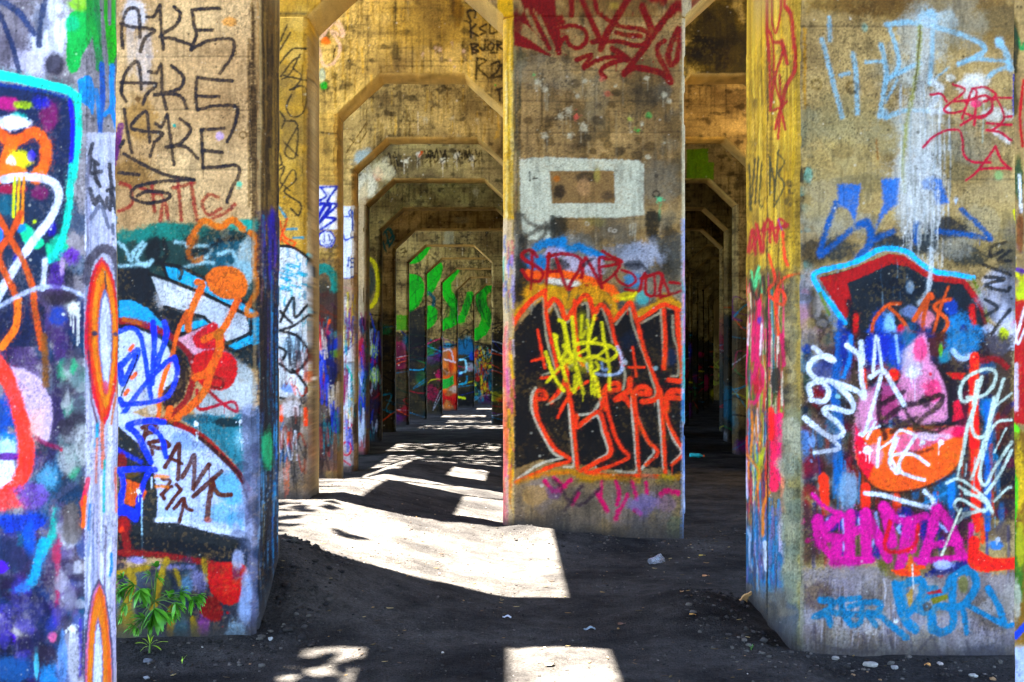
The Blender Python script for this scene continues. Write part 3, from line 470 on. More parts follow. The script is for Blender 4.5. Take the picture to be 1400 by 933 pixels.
    for q in ([(240, 190), (320, 150), (330, 280), (350, 430), (380, 540), (415, 650)], [(360, 240), (400, 190), (440, 280), (490, 320), (540, 260)], [(600, 190), (640, 190), (645, 350)], [(700, 260), (740, 215), (790, 350), (820, 460)], [(850, 480), (890, 620), (905, 700), (890, 790)], [(840, 330), (930, 220), (960, 330), (1010, 470), (1060, 600), (1100, 730), (1120, 830), (1040, 880)], [(1160, 230), (1170, 400), (1180, 600)], [(1245, 270), (1250, 420), (1280, 520), (1280, 680), (1230, 700)], [(1020, 320), (1150, 250)], [(500, 640), (560, 600), (640, 640)], [(240, 930), (245, 830), (270, 780)]): c.S(q, 3.4, G, .9, .7)
    for q, w in (([(80, 390), (140, 280), (230, 170), (340, 90)], 7), ([(340, 110), (345, 270), (380, 430), (410, 560), (430, 660)], 5), ([(360, 200), (400, 150), (450, 200), (490, 290), (560, 190), (630, 120), (670, 200), (690, 290)], 6.5), ([(700, 240), (740, 190), (800, 270), (825, 300), (900, 220), (945, 180), (990, 310)], 6.5), ([(990, 310), (1080, 250), (1180, 190), (1290, 230)], 6), ([(545, 160), (550, 300), (570, 500), (600, 620)], 5), ([(800, 290), (830, 430), (855, 500), (890, 620)], 5), ([(990, 310), (1030, 480), (1080, 620), (1130, 750), (1155, 840)], 5.5), ([(1180, 230), (1190, 420), (1180, 640)], 6), ([(1275, 240), (1285, 420), (1300, 560), (1310, 720), (1215, 725)], 6.5), ([(285, 370), (310, 500), (338, 640)], 3.4), ([(245, 590), (320, 570), (345, 568)], 3.4), ([(310, 710), (390, 700), (440, 640)], 4), ([(640, 735), (560, 790), (510, 840), (450, 930)], 4), ([(490, 700), (510, 830), (520, 950)], 5), ([(480, 620), (490, 700), (440, 800), (380, 880)], 6), ([(490, 600), (570, 580), (640, 640), (700, 740), (730, 830), (735, 930)], 5), ([(960, 490), (985, 700)], 3.2), ([(935, 635), (1040, 635)], 3.2)): c.S(q, w, Oo, .95, .8)
    for q, r in (((1008, 600), 2.2), ((955, 665), 2.2), ((1180, 640), 3.5)): c.O(q, r, Oo)
    for q in ([(320, 690), (380, 670)], [(350, 900), (430, 850), (470, 800)], [(690, 930), (740, 850)]): c.S(q, 3, G, .85)
    for q, w in (([(275, 930), (262, 850), (290, 800), (330, 810), (345, 850), (300, 860)], 6), ([(770, 930), (760, 820), (790, 760), (850, 750), (860, 790), (800, 800)], 7), ([(940, 720), (930, 800), (840, 860), (900, 850), (960, 920)], 8), ([(975, 930), (970, 830), (1000, 780), (1060, 780), (1080, 820), (1010, 820)], 7), ([(1150, 800), (1120, 860), (1030, 880)], 7), ([(1200, 930), (1200, 840), (1240, 800), (1300, 810), (1310, 850), (1230, 850)], 7)): c.S(q, w, Oo, .95, .9)
    Ye = 'd8d020'
    for q, w in (([(440, 300), (470, 330), (490, 500), (450, 590)], 5), ([(420, 410), (420, 480), (450, 600), (500, 760), (545, 810)], 4.5), ([(530, 280), (545, 450), (550, 600), (570, 680), (610, 820)], 5), ([(600, 270), (590, 420), (620, 380)], 4), ([(690, 270), (640, 470), (665, 620), (670, 820)], 4.5), ([(740, 320), (760, 470), (790, 600), (795, 790)], 4.5), ([(345, 530), (380, 650), (420, 730), (470, 800)], 5), ([(350, 740), (420, 660), (520, 570), (640, 500)], 4), ([(470, 480), (540, 560), (620, 600), (700, 720), (720, 840)], 5), ([(560, 470), (640, 460), (740, 470), (830, 500), (850, 540), (780, 590), (700, 560), (640, 560)], 5), ([(620, 570), (700, 560), (780, 500)], 4), ([(400, 400), (440, 560), (460, 640)], 4), ([(480, 320), (500, 460), (520, 560)], 4), ([(640, 300), (650, 450), (700, 430)], 3.5), ([(550, 690), (545, 810), (580, 700)], 4), ([(640, 640), (690, 720), (690, 830)], 4), ([(700, 600), (720, 640), (660, 680)], 4), ([(880, 150), (960, 130), (980, 110)], 4), ([(460, 570), (520, 600), (560, 560)], 4.5)): c.S(q, w, Ye, .9, .8)
    c.B((600, 620), (120, 60), 'c8c420', .35).B((600, 360), (50, 120), '9a961c', .4)
    c.S([(700, 680), (800, 690), (880, 660), (880, 560), (850, 490)], 3.6, 'b9c6dc', .8, 1.6).S([(740, 600), (750, 650), (780, 650)], 3.4, 'a0b4d4', .8, 1.5).S([(630, 610), (640, 660)], 3, '8ca4c4', .7, 1.5).splat((905, 600), 5, 'c0c4c8', 0, .7).splat((1120, 640), 5, '9cb4b4', 0, .6).O((247, 522), 2, '8c94a8').O((1105, 215), 3, 'd8d4cc')
    c.at(*C4)
    for q in ([(200, 45), (182, 110), (200, 210), (250, 310), (300, 390), (345, 412), (240, 440), (140, 500), (85, 545)], [(380, 130), (390, 250), (400, 380), (402, 455), (355, 462)], [(430, 185), (500, 175), (540, 130)], [(440, 245), (530, 190), (560, 280), (590, 380), (540, 420), (470, 470)], [(715, 90), (720, 200), (735, 380), (735, 485), (630, 482)], [(750, 200), (790, 310), (835, 370), (800, 430), (770, 470)], [(855, 110), (865, 220), (875, 330), (885, 470)], [(905, 230), (940, 320), (980, 380), (930, 440)]): c.S(q, 3.6, 'c2bcaa', .92, .7)
    for q, w in (([(208, 80), (205, 170), (245, 270), (310, 370), (385, 425), (300, 455), (170, 510), (80, 550)], 5.5), ([(370, 20), (395, 150), (410, 300), (425, 470)], 5.5), ([(420, 190), (420, 250), (470, 215), (540, 170), (575, 270), (605, 385), (530, 435), (440, 485)], 6), ([(570, 60), (590, 170), (620, 280), (660, 360), (700, 408), (620, 450), (500, 490)], 5), ([(715, 60), (735, 200), (745, 350), (755, 490)], 5), ([(730, 90), (745, 200), (800, 320), (855, 385), (790, 450)], 5), ([(870, 70), (880, 220), (890, 400), (895, 500)], 5), ([(895, 100), (900, 200), (950, 310), (990, 385), (930, 450)], 5), ([(385, 70), (320, 200)], 3.2), ([(100, 540), (250, 500), (380, 490)], 4), ([(470, 490), (600, 510), (760, 510), (880, 515)], 6)): c.S(q, w, Oo, .95, .9)
    for q, r in (((235, 78), 7.5), ((790, 50), 9), ((935, 70), 9), ((640, 30), 7), ((978, 152), 3), ((430, 200), 5)): c.O(q, r, Oo)
    c.S([(110, 545), (240, 505), (380, 485), (470, 520), (600, 515), (720, 530), (860, 545), (990, 500)], 8, 'b98a1e', .8, 2.4).B((900, 530), (50, 40), 'a9941e', .85).B((470, 540), (60, 14), '9a7c1e', .7)
    # bottom band of bare concrete
    c.F([(60, 560), (250, 530), (480, 545), (860, 560), (995, 545), (995, 980), (60, 980)], '857660', .8, 4)
    c.patches((690, 660, 938, 770), ['6a5f50', '958570', '4c453c', '78706c', '8c8078'], 70, (.03, .1), .7).streaks((692, 660, 936, 760), ['4a4238', '94866e', '6c6258'], 90, 1.6, .5, (.15, .5)).F([(130, 590), (180, 560), (250, 570), (270, 630), (200, 670), (140, 650)], 'a58a60', .7, 3, True)
    for q, w in (([(250, 535), (300, 590), (340, 560), (300, 520)], 6), ([(330, 590), (390, 530)], 6), ([(400, 660), (430, 600)], 5), ([(530, 600), (560, 650), (585, 695)], 6), ([(630, 540), (645, 600), (635, 660)], 5.5), ([(650, 690), (680, 640), (690, 610)], 5), ([(715, 540), (740, 630)], 5.5), ([(790, 545), (795, 600)], 5), ([(555, 540), (550, 620)], 4), ([(870, 610), (900, 590), (960, 600)], 8), ([(640, 700), (630, 740)], 7), ([(730, 690), (760, 710)], 6)): c.S(q, w, 'c2226c', .85, 1.6)
    for q in ([(330, 560), (380, 640), (450, 660), (540, 580)], [(300, 530), (330, 560)], [(360, 690), (450, 560)]): c.S(q, 5, '3c2a3a', .75, 2.2)
    c.B((780, 660), (90, 60), '8474a0', .6).B((900, 660), (60, 60), '9c7c84', .5).B((950, 780), (60, 80), '7c8460', .5).B((300, 600), (40, 40), '6a4a6c', .6)
    # right chamfer: pale paint, left chamfer: bounced sunlight put in as yellow, paint below
    c.at(0, 0, 1)
    c.F([(932.5, -30), (945, -30), (945, 770), (932.5, 770)], 'b9b29a', .9, .8).F([(932.5, 300), (945, 300), (945, 760), (933, 760)], '9aa0bc', .85, 3).streaks((934, 330, 941, 560), ['2c9cb4', '6a58b4', 'e0a0a8', '4cb0a0', 'c8ccd8', '2e5c9c'], 40, 3.5, .85, (.05, .2)).streaks((934, 540, 941, 760), ['8fa4c8', 'c4c8d4', '3c6c9c'], 20, 3, .8)
    c.F([(680, -30), (701.5, -30), (702.5, 770), (680, 770)], 'c9a744', .9, .8).streaks((689, 40, 702, 340), ['a48628', 'e0c468', '8c7430', 'd8c690'], 50, 2.5, .6).F([(686, 300), (702, 300), (702, 760), (686, 760)], 'b9a890', .85, 3)
    c.streaks((688, 320, 702, 470), ['3c9474', '9c90c0', 'd8c8b8', 'c86c74', '4c6a94', 'c8b890'], 40, 3, .8, (.05, .25)).streaks((687, 440, 694, 760), ['d2686c', 'c87c9c', 'cc7c50', 'e0a890'], 40, 3, .85, (.1, .3)).streaks((695, 460, 702, 660), ['cc8c24', 'd8b040', '5a4c34', 'c85c74'], 40, 3, .85, (.05, .2)).S([(701, 30), (702, 330)], 2, '6a5c34', .6)
    # left pier of this frame
    F1, F2 = (375, 20, 2.824), (375, 320, 2.453)
    c.F([(372, -40), (440, -40), (440, 770), (372, 770)], 'b8974a', .75, 1).patches((380, 0, 420, 320), ['b89a4c', '8c7440', 'c4a866', '7c6840'], 30, (.2, .5), .6)
    c.F([(420, 50), (440, 50), (440, 700), (420, 700)], '96805c', .8, 1.2).streaks((421, 50, 436, 690), ['6a5438', 'b8a078', '54442c', 'a08c68', 'c4b48c'], 80, 2.4, .7)
    c.at(*F1).S([(0, 5), (60, -5), (130, 0), (180, 30)], 4, '3c3424', .7, 2)
    for q in ([(20, 110), (50, 40)], [(18, 145), (62, 70)], [(20, 190), (70, 135), (120, 132)], [(25, 240), (70, 180), (100, 165)], [(100, 155), (60, 230), (30, 250)], [(70, 205), (105, 240), (75, 290)], [(35, 235), (125, 255)], [(60, 290), (110, 275), (128, 310), (110, 380), (70, 395), (48, 360), (65, 310)], [(22, 375), (40, 405), (28, 440)], [(40, 410), (88, 425), (80, 550), (40, 530), (90, 430)], [(35, 490), (90, 545)], [(20, 535), (30, 575), (20, 585)], [(18, 600), (40, 590), (22, 640)], [(20, 680), (70, 600), (82, 640), (40, 685), (100, 730), (92, 775), (65, 750)], [(25, 650), (60, 680)]): c.S(q, 2.7, '3d3524', .88, .7)
    c.O((122, 134), 3.2, '3a3222')
    for q in ([(15, 740), (45, 785)], [(50, 830), (85, 828)], [(75, 862), (112, 862)]): c.S(q, 3, '3c8ca0', .85)
    for q in ([(22, 800), (40, 860), (80, 880), (70, 900)], [(50, 790), (20, 880)], [(30, 870), (90, 910)]): c.S(q, 3, 'd8642c', .85)
    c.at(*F2).F([(-10, 40), (60, 45), (120, 90), (135, 140), (118, 150), (118, 330), (110, 560), (-10, 560)], 'cdd2d4', .92, 1.5)
    c.streaks((378, 340, 425, 440), ['3ca4b8', '2c8ca8', '7cc4cc'], 26, 2.6, .8, (.05, .15))
    for _ in range(16): x = c.r.uniform(10, 100); y = c.r.uniform(70, 200); c.S([(x, y), (x+30, y+10)], 2.6, '3ba0b4', .8)
    c.B((70, 380), (40, 40), '8cb4c8', .6).B((40, 520), (30, 20), '5c84c0', .7)
    for q in ([(-5, 40), (60, 45), (115, 85), (135, 140)], [(20, 295), (45, 240), (65, 215), (70, 280), (110, 240)], [(18, 325), (70, 305), (130, 262)], [(20, 325), (80, 345), (115, 400), (98, 440), (60, 465), (18, 435)], [(18, 380), (40, 395), (30, 420)], [(60, 455), (85, 480), (108, 520), (80, 560), (20, 550)], [(20, 260), (60, 300)]): c.S(q, 4.2, '14161a', .95, .7)
    c.F([(-10, 560), (118, 545), (118, 960), (-10, 960)], '7c6e62', .85, 3).patches((380, 550, 420, 680), ['6c645c', '9c948c', '4c443c', 'a89c94'], 34, (.2, .5), .7)
    for q in ([(25, 580), (24, 625)], [(72, 585), (73, 608)], [(105, 588), (106, 640)], [(52, 670), (48, 712)]): c.S(q, 5, 'dc5c2c', .9)
    c.B((60, 590), (40, 30), 'c9c6c6', .7).splat((130, 485), 3, 'e0dcd0', 0).splat((125, 515), 3, 'd8d4cc', 0).B((110, 480), (14, 20), 'c8602c', .7).B((125, 700), (10, 100), '8c5a3c', .7)
    c.scrib((380, 470, 418, 660), ['14161a', '2c2c34', 'dc5c2c', '8c3c2c', 'd4d4d8', '3c6c94'], 24, 2.0, .8)
    return c.wear(.4, .58)

def art_right():
    c = Wall(1078, -12, 1512, 925, 1.15, 41)
    c.concrete('bfa468', '9a8050', '40341f', .4, (36, 168, 245, 316), 1.2, .3)
    c.filler(1400, 1512, -10, 900)
    D1, D2, D3, D4 = (1080, 0, 3.5875), (1080, 220, 3.5875), (1080, 460, 3.5875), (1080, 660, 3.5875)
    c.at(0, 0, 1).F([(1070, -20), (1087, -20), (1087, 930), (1070, 930)], 'b99c34', .8, 1).S([(1091, 0), (1091, 180)], 6, '5c4c52', .7, 2).S([(1100, 40), (1100, 180)], 4, 'b98c34', .6, 1.5).B((1240, 10), (90, 22), '5a4426', .7).B((1350, 25), (60, 40), '6a5638', .6).B((1180, 5), (90, 18), '6a5028', .6)
    c.patches((1086, 150, 1108, 420), ['5c584c', '3a3830', '8a8474', '5a8c86', '25231d'], 46, (.15, .4), .75).patches((1100, 170, 1240, 300), ['b8a878', '9c8a60', 'a4956c'], 20, (.1, .3), .5)
    c.at(*D1)
    for col in ('8c8468', 'a89c80', '746a50', '9c9684'):
        for _ in range(7): c.B((c.r.uniform(40, 1080), c.r.uniform(60, 1250)), (c.r.uniform(70, 220), c.r.uniform(50, 150)), col, c.r.uniform(.3, .6))
    c.B((640, 200), (130, 150), 'b4b8b4', .45).B((640, 600), (120, 250), 'bcc0bc', .5).B((620, 900), (150, 160), 'b4bcc0', .5)
    L = '8fb0bd'
    for q, w in (([(155, 195), (180, 290), (220, 440), (255, 575)], 6.5), ([(310, 265), (325, 380), (328, 555)], 6.5), ([(440, 575), (462, 440), (470, 340), (445, 220)], 6.5), ([(370, 305), (450, 300)], 4), ([(480, 120), (520, 230), (530, 330), (470, 400)], 6), ([(470, 120), (600, 112), (740, 140), (860, 180), (940, 215), (945, 260), (830, 315)], 7), ([(830, 315), (920, 290), (1080, 305)], 5), ([(480, 385), (600, 325), (640, 310)], 6), ([(700, 150), (695, 280), (685, 410)], 6.5), ([(685, 410), (780, 330)], 2.5), ([(470, 580), (560, 545), (680, 545)], 6), ([(1020, 200), (1060, 260), (1085, 340)], 8), ([(970, 380), (1020, 345), (1085, 330)], 6), ([(190, 90), (195, 200)], 6), ([(290, 360), (250, 370)], 6), ([(470, 500), (525, 390)], 3.5)): c.S(q, w, L, .8, 1.6)
    c.B((680, 90), (50, 45), '9cb8c4', .9).B((770, 100), (60, 50), 'a9b4b4', .6).B((370, 140), (22, 30), '7aa8a0', .5).B((1030, 215), (26, 26), '96b4c0', .8).B((460, 560), (30, 25), '96b8c8', .7)
    # leaking white streak
    c.F([(640, 80), (700, 80), (690, 300), (660, 420), (680, 600), (730, 860), (760, 980), (720, 1230), (560, 1200), (500, 1000), (560, 620), (620, 420), (600, 250)], 'b8b9b4', .5, 6).S([(640, 130), (625, 330), (600, 470), (570, 640), (555, 800), (560, 940)], 6, '8c8c3c', .7, 2.5).S([(640, 130), (632, 230), (610, 440)], 2, '5c5438', .8)
    c.streaks((1230, 110, 1300, 380), ['d0d0cc', 'a9a89c', 'c4c4be', '98a4a8'], 90, 2.2, .6, (.1, .4))
    c.B((900, 430), (90, 70), 'cfcfca', .85).S([(700, 400), (740, 440), (690, 540), (780, 540)], 8, 'c4c6c4', .85, 2).B((1010, 560), (80, 40), 'cacbc6', .7).S([(1000, 640), (1070, 690)], 8, 'c9cac8', .8, 2).S([(950, 500), (945, 700)], 2, 'aab8aa', .7).B((790, 385), (30, 20), 'd0d0c8', .7)
    M = 'b0184a'
    for q in ([(690, 465), (740, 462), (770, 500)], [(800, 415), (860, 445), (760, 530), (790, 555), (850, 545)], [(860, 500), (950, 470), (1000, 490)], [(845, 580), (870, 510), (895, 440), (915, 450), (910, 540), (905, 615)], [(895, 435), (960, 430), (1010, 470), (950, 500)], [(840, 615), (900, 580), (980, 555), (990, 500), (960, 470)], [(800, 500), (900, 490)], [(870, 560), (940, 580), (985, 540)], [(1010, 480), (1040, 540), (1045, 590), (1000, 635), (965, 640)], [(1010, 480), (1085, 482)], [(1050, 575), (1085, 572)], [(965, 605), (1085, 615)], [(965, 640), (1030, 650), (1085, 690)], [(655, 722), (700, 675), (770, 640), (830, 642), (848, 690), (855, 760), (900, 795), (985, 798)], [(865, 885), (910, 850), (960, 790), (1008, 720)], [(1008, 720), (1040, 790), (1085, 830)], [(930, 832), (1000, 825), (1085, 828)]): c.S(q, 3.6, M, .95, .7)
    c.B((915, 510), (26, 18), 'd8487c', .8)
    for q in ((305, 430, 26), (130, 415, 22)): c.ring(q[:2], q[2], q[2], 4, '3c3020', .55, soft=2)
    for q in ((430, 690), (430, 770), (460, 800), (225, 35), (305, 628), (560, 770), (610, 770)): c.O(q, 2, '3a2614', .85, 1)
    c.S([(425, 685), (432, 780)], 2.5, '8a5a24', .7, 1.5).B((1025, 860), (20, 20), '84a878', .7).B((50, 860), (22, 40), '2c2a24', .8).B((90, 860), (22, 40), '6ca89c', .6).B((260, 740), (60, 40), '7c6844', .5)
    c.at(*D2)
    # dark halo, blue letters
    c.B((120, 440), (70, 70), '3a342c', .8).B((250, 430), (90, 70), '2f3a40', .85).B((480, 390), (110, 50), '26303a', .9).B((760, 330), (130, 60), '2a2c30', .9).B((640, 400), (90, 60), '1f2c34', .9).B((880, 470), (110, 60), '2c3434', .85).B((820, 430), (80, 60), '8a867a', .7)
    U = '1f6eb4'
    c.F([(235, 115), (345, 115), (330, 240), (320, 310), (285, 240), (235, 220)], U, .8, 2.6).F([(450, 90), (540, 85), (530, 210), (470, 260), (420, 340), (455, 200)], U, .8, 2.6).F([(640, 100), (690, 75), (740, 90), (780, 205), (720, 220), (700, 150), (650, 140)], U, .8, 2.6)
    for q, w in (([(225, 210), (190, 310), (145, 460), (220, 410), (300, 340)], 8), ([(330, 320), (380, 300), (395, 400), (335, 480)], 10), ([(350, 310), (390, 320)], 9), ([(400, 390), (510, 345)], 8), ([(410, 340), (400, 400)], 8), ([(620, 310), (620, 400)], 9), ([(840, 240), (920, 310), (985, 385)], 7), ([(985, 385), (880, 365), (720, 345)], 7)): c.S(q, w, '235f94', .88, 2)
    c.O((815, 190), 9, 'a9b8c8', .9, 2)
    c.F([(560, -20), (690, -20), (740, 250), (700, 350), (600, 300), (520, 260), (540, 100)], 'c0c0bc', .45, 6).streaks((1232, 215, 1285, 330), ['cfcfcc', 'a9aaa4', '8c8c84'], 60, 2.2, .6)
    c.patches((1090, 380, 1150, 470), ['9c9490', '5c5854', 'b0a8a4', '3a3836', 'a4808c', '7c8c9c'], 40, (.1, .25), .8)
    # hooded shape
    c.F([(150, 570), (300, 530), (420, 490), (520, 470), (600, 510), (720, 570), (860, 590), (940, 690), (980, 900), (960, 1300), (380, 1300), (300, 900), (250, 760)], '182632', .97, 1.5)
    c.F([(145, 575), (280, 540), (400, 490), (490, 455), (560, 465), (640, 520), (720, 560), (860, 580), (940, 680), (965, 800), (930, 720), (850, 605), (700, 590), (580, 520), (500, 505), (380, 560), (280, 600), (305, 700), (275, 790)], 'a8151c', .95, 1.2)
    c.S([(270, 795), (200, 700), (150, 640), (118, 570), (150, 540), (280, 510), (370, 475), (430, 440), (500, 430), (580, 450), (650, 510), (720, 545), (800, 555), (900, 575)], 7, '42b4da', .96, .9).S([(900, 580), (945, 680), (970, 800), (965, 900)], 4.5, '6c7a2c', .85, 1.2).S([(150, 650), (190, 750)], 5, '6c7c1c', .85, 1.4).S([(940, 690), (965, 840), (970, 960)], 6, '74182c', .8, 1.6)
    c.B((560, 620), (160, 60), '12202c', .8).B((590, 620), (20, 30), 'a0b0bc', .5).S([(690, 430), (690, 560), (670, 650), (630, 700)], 6, 'bfc4c4', .75, 2).streaks((1200, 345, 1280, 450), ['4c6070', '8ca0ac'], 16, 1.4, .5)
    pass
    # right margin writing
    c.B((1020, 680), (90, 130), '9c9ca4', .85).patches((1345, 360, 1384, 480), ['b4b4c0', '74747c', '4c4c54', 'c6c6d0'], 24, (.2, .5), .8)
    for q in ([(1080, 440), (1020, 490), (1080, 490)], [(1060, 400), (990, 420), (985, 470), (1040, 440)], [(960, 570), (1050, 580), (960, 610), (1060, 640), (1080, 620)], [(1080, 730), (1040, 780), (990, 850)], [(950, 510), (1000, 530), (1080, 560)], [(960, 680), (1020, 720), (960, 760)]): c.S(q, 5, '1e2226', .9, 1)
    c.B((1050, 850), (30, 40), 'b8bc2c', .9)
    # colours inside the hood
    c.S([(245, 800), (270, 900), (260, 1000)], 12, '1c4c94', .9, 2.5).S([(290, 690), (310, 800), (300, 900)], 8, '161c2a', .9, 2).S([(325, 760), (320, 860)], 7, 'd0341e', .9, 1.4).S([(895, 720), (900, 800)], 8, 'd83a20', .9, 1.6)
    c.B((430, 880), (70, 120), '2862ac', .9).B((490, 830), (30, 80), 'a0c4e0', .85).B((545, 830), (18, 30), 'dc2c38', .9).B((850, 840), (90, 100), '2c86b0', .9).B((850, 830), (20, 30), '14387c', .8).B((790, 720), (40, 40), '2456a4', .8).B((600, 740), (60, 30), '8894b4', .6)
    c.B((670, 780), (40, 50), 'dc98a4', .85).B((620, 900), (40, 40), 'e06c90', .9)
    for q, w in (([(540, 700), (480, 710), (415, 780), (405, 860), (450, 900), (540, 895), (580, 840), (540, 770), (490, 720)], 4.5), ([(580, 840), (660, 850), (720, 855)], 4.5), ([(610, 780), (680, 665), (700, 670)], 7), ([(680, 670), (655, 780), (650, 910)], 6), ([(790, 680), (740, 690), (710, 720), (770, 780), (760, 830), (700, 890)], 5), ([(780, 620), (740, 720), (700, 860)], 4)): c.S(q, w, 'c8681c', .93, .8)
    # lower face
    c.at(*D3)
    c.F([(60, -20), (960, -20), (1090, 0), (1090, 900), (130, 900), (60, 500)], '34262c', .85, 5)
    c.patches((1090, 465, 1150, 720), ['5c4438', '7c746c', '3c302c', '886c60', '2c5048', 'a8a098'], 60, (.12, .3), .75).patches((1300, 600, 1384, 720), ['2c2c34', '44343c', '5a4a4c', '1c2430'], 30, (.1, .3), .8)
    c.patches((1090, 470, 1384, 730), ['1c3c84', '14203c', '8c1c2c', '1c6c94', '2c1420', '5c2c1c', '1c1c24', '2c7c9c', '6c1c3c', '3c2820'], 130, (.02, .075), .85).streaks((1110, 560, 1384, 740), ['1c3c84', '8c2c1c', '12141c', '2c84ac', 'c4481c', '4c3024'], 70, 4, .7, (.15, .5))
    c.S([(240, 0), (240, 100), (215, 260), (240, 420), (230, 560), (245, 760)], 12, '256ca4', .9, 2).B((280, 60), (40, 100), '1c3c84', .9).S([(300, 0), (290, 120), (260, 200)], 6, '3c8cc4', .85, 1.6)
    c.B((430, 60), (90, 80), '1c44a0', .95).B((530, 90), (50, 80), '2856a8', .9).S([(520, 0), (535, 130)], 4, 'b0c8e4', .8, 1.5).S([(355, 170), (365, 250)], 9, 'e04c24', .9, 1.4).B((505, 190), (32, 36), 'e4481e', .95)
    c.F([(640, -10), (670, 0), (690, 120), (740, 180), (775, 290), (770, 400), (720, 420), (560, 420), (520, 300), (560, 150), (580, 60)], 'd89cb4', .93, 3, True).B((600, 120), (50, 90), 'c4b8c4', .85).B((700, 260), (50, 70), 'e0507c', .8).B((640, 60), (36, 60), 'e06088', .85).B((690, 185), (12, 12), 'd02444', .9).B((600, 290), (26, 40), 'c890a0', .8).splat((600, 180), 10, 'd9d4dc', 3, .7)
    c.F([(330, 330), (420, 230), (540, 240), (560, 330), (480, 420), (360, 460)], 'b45c80', .85, 4).F([(345, 290), (400, 260), (430, 340), (420, 480), (440, 600), (360, 640), (320, 560), (318, 420)], 'd09cb0', .85, 4, True)
    c.F([(320, 520), (400, 460), (560, 450), (800, 440), (850, 470), (855, 540), (820, 640), (740, 700), (620, 750), (480, 760), (380, 710), (330, 620)], 'ec7818', .97, 1.8, True)
    c.F([(320, 430), (370, 520), (430, 600), (380, 710), (340, 650), (318, 540)], 'e0305c', .9, 2.5).F([(500, 490), (640, 460), (830, 440), (850, 480), (700, 530), (600, 575), (520, 560)], 'd87c98', .9, 2.5, True).B((420, 580), (40, 60), 'e0a0b0', .8).B((700, 490), (90, 24), 'dcd4dc', .7)
    c.S([(330, 640), (400, 730), (480, 765), (620, 755), (760, 700), (830, 630)], 4, '4c2414', .8, 1.6).S([(560, 560), (640, 570), (700, 550)], 4, '54200c', .7, 2)
    c.F([(790, 330), (830, 310), (855, 400), (800, 420)], 'd82c58', .9, 1.6).B((830, 470), (40, 30), 'd83060', .85).F([(770, 180), (860, 180), (850, 215), (800, 210)], 'c8341c', .9, 1.4).S([(940, 120), (1010, 110), (1060, 150)], 8, '9c1c2c', .85, 1.8)
    for q, w in (([(440, 260), (440, 380), (470, 500)], 8), ([(470, 400), (560, 340), (620, 330), (740, 290), (730, 340), (640, 410), (620, 460), (740, 440)], 7.5), ([(460, 330), (560, 270)], 7), ([(740, 160), (780, 260), (790, 380)], 8), ([(540, 300), (600, 420), (700, 470), (800, 430)], 5), ([(500, 470), (560, 430), (620, 400)], 7)): c.S(q, w, '24161e', .88, 1.6)
    c.B((660, 320), (40, 40), '18121a', .8).B((540, 430), (50, 30), '3c2430', .7)
    c.B((850, 40), (90, 60), '2e84ac', .9).S([(800, 70), (840, 110), (890, 95)], 7, 'b9cce0', .9, 1.4).B((760, 100), (30, 30), '3a8a9c', .8).B((740, 70), (10, 30), '7cb834', .7)
    c.S([(905, 100), (900, 330), (905, 560), (915, 940)], 13, 'ee5014', .97, 1.2)
    c.S([(960, 330), (975, 480), (950, 560), (970, 650), (965, 940)], 9, '2272b0', .9, 2).S([(790, 720), (790, 940)], 10, '2b84bc', .93, 1.4).S([(710, 770), (712, 860)], 6, '2a7cb4', .9).S([(640, 830), (760, 770)], 4, '4c94bc', .8)
    c.F([(135, 690), (160, 665), (190, 690), (195, 880), (160, 880)], 'ee5c1c', .95, 1.2).S([(370, 740), (370, 830)], 13, 'ee5a1c', .95, 1.2).S([(520, 790), (525, 850)], 11, 'ea5c1c', .9, 1.4).B((240, 640), (16, 120), '2c7cb0', .85).B((290, 770), (50, 110), '8ca4b4', .85).S([(165, 830), (185, 870)], 6, 'dca060', .8)
    c.B((60, 520), (60, 60), '6c90bc', .8).O((103, 612), 4.5, 'a8c4e4', .9, 1.4).B((210, 430), (40, 60), '2c7898', .8).B((110, 520), (24, 40), '94acd0', .8)
    c.streaks((1300, 600, 1384, 720), ['c8dcdc', '8cb0b8'], 8, 1.6, .7)
    Wt = 'dfe3ea'
    for q, w in (([(115, 55), (170, 100), (215, 120), (180, 95), (120, 110), (90, 160), (130, 210), (200, 220), (330, 270), (365, 300), (350, 200), (340, 100), (280, 45)], 7), ([(100, 290), (95, 240), (150, 225), (190, 270), (165, 320), (100, 310)], 7), ([(210, 225), (300, 310), (300, 370), (200, 350), (170, 370), (240, 430), (260, 480), (190, 490), (70, 400)], 7), ([(70, 400), (160, 470), (240, 540), (200, 560), (120, 570)], 6), ([(350, 30), (355, 130)], 8), ([(420, 0), (410, 170)], 4.5), ([(430, 10), (455, 170)], 4), ([(395, 200), (460, 170), (510, 250), (560, 335)], 6.5), ([(450, 190), (420, 300), (370, 470), (345, 480)], 5), ([(380, 500), (420, 420)], 3.5), ([(350, 480), (440, 440)], 3), ([(490, 580), (530, 470), (580, 470), (620, 490)], 3.6), ([(530, 500), (490, 620), (530, 670), (500, 590), (600, 580), (680, 630)], 4.5), ([(610, 500), (545, 600), (540, 660), (600, 690), (660, 705)], 4.5), ([(440, 500), (430, 640)], 4), ([(370, 770), (460, 780), (560, 810), (690, 840), (700, 800), (660, 760)], 6), ([(430, 560), (520, 500)], 3)): c.S(q, w, Wt, .92, 1)
    c.splat((380, 560), 7, 'f0ecec', 4).splat((650, 520), 5, 'efeaec', 2).splat((740, 520), 6, 'f0eeee', 2).splat((35, 320), 4, 'd8d4c0', 0).splat((405, 405), 3, 'dcdce0', 0).splat((235, 295), 4, '9cc4c4', 0)
    Cr = 'c9d2c4'
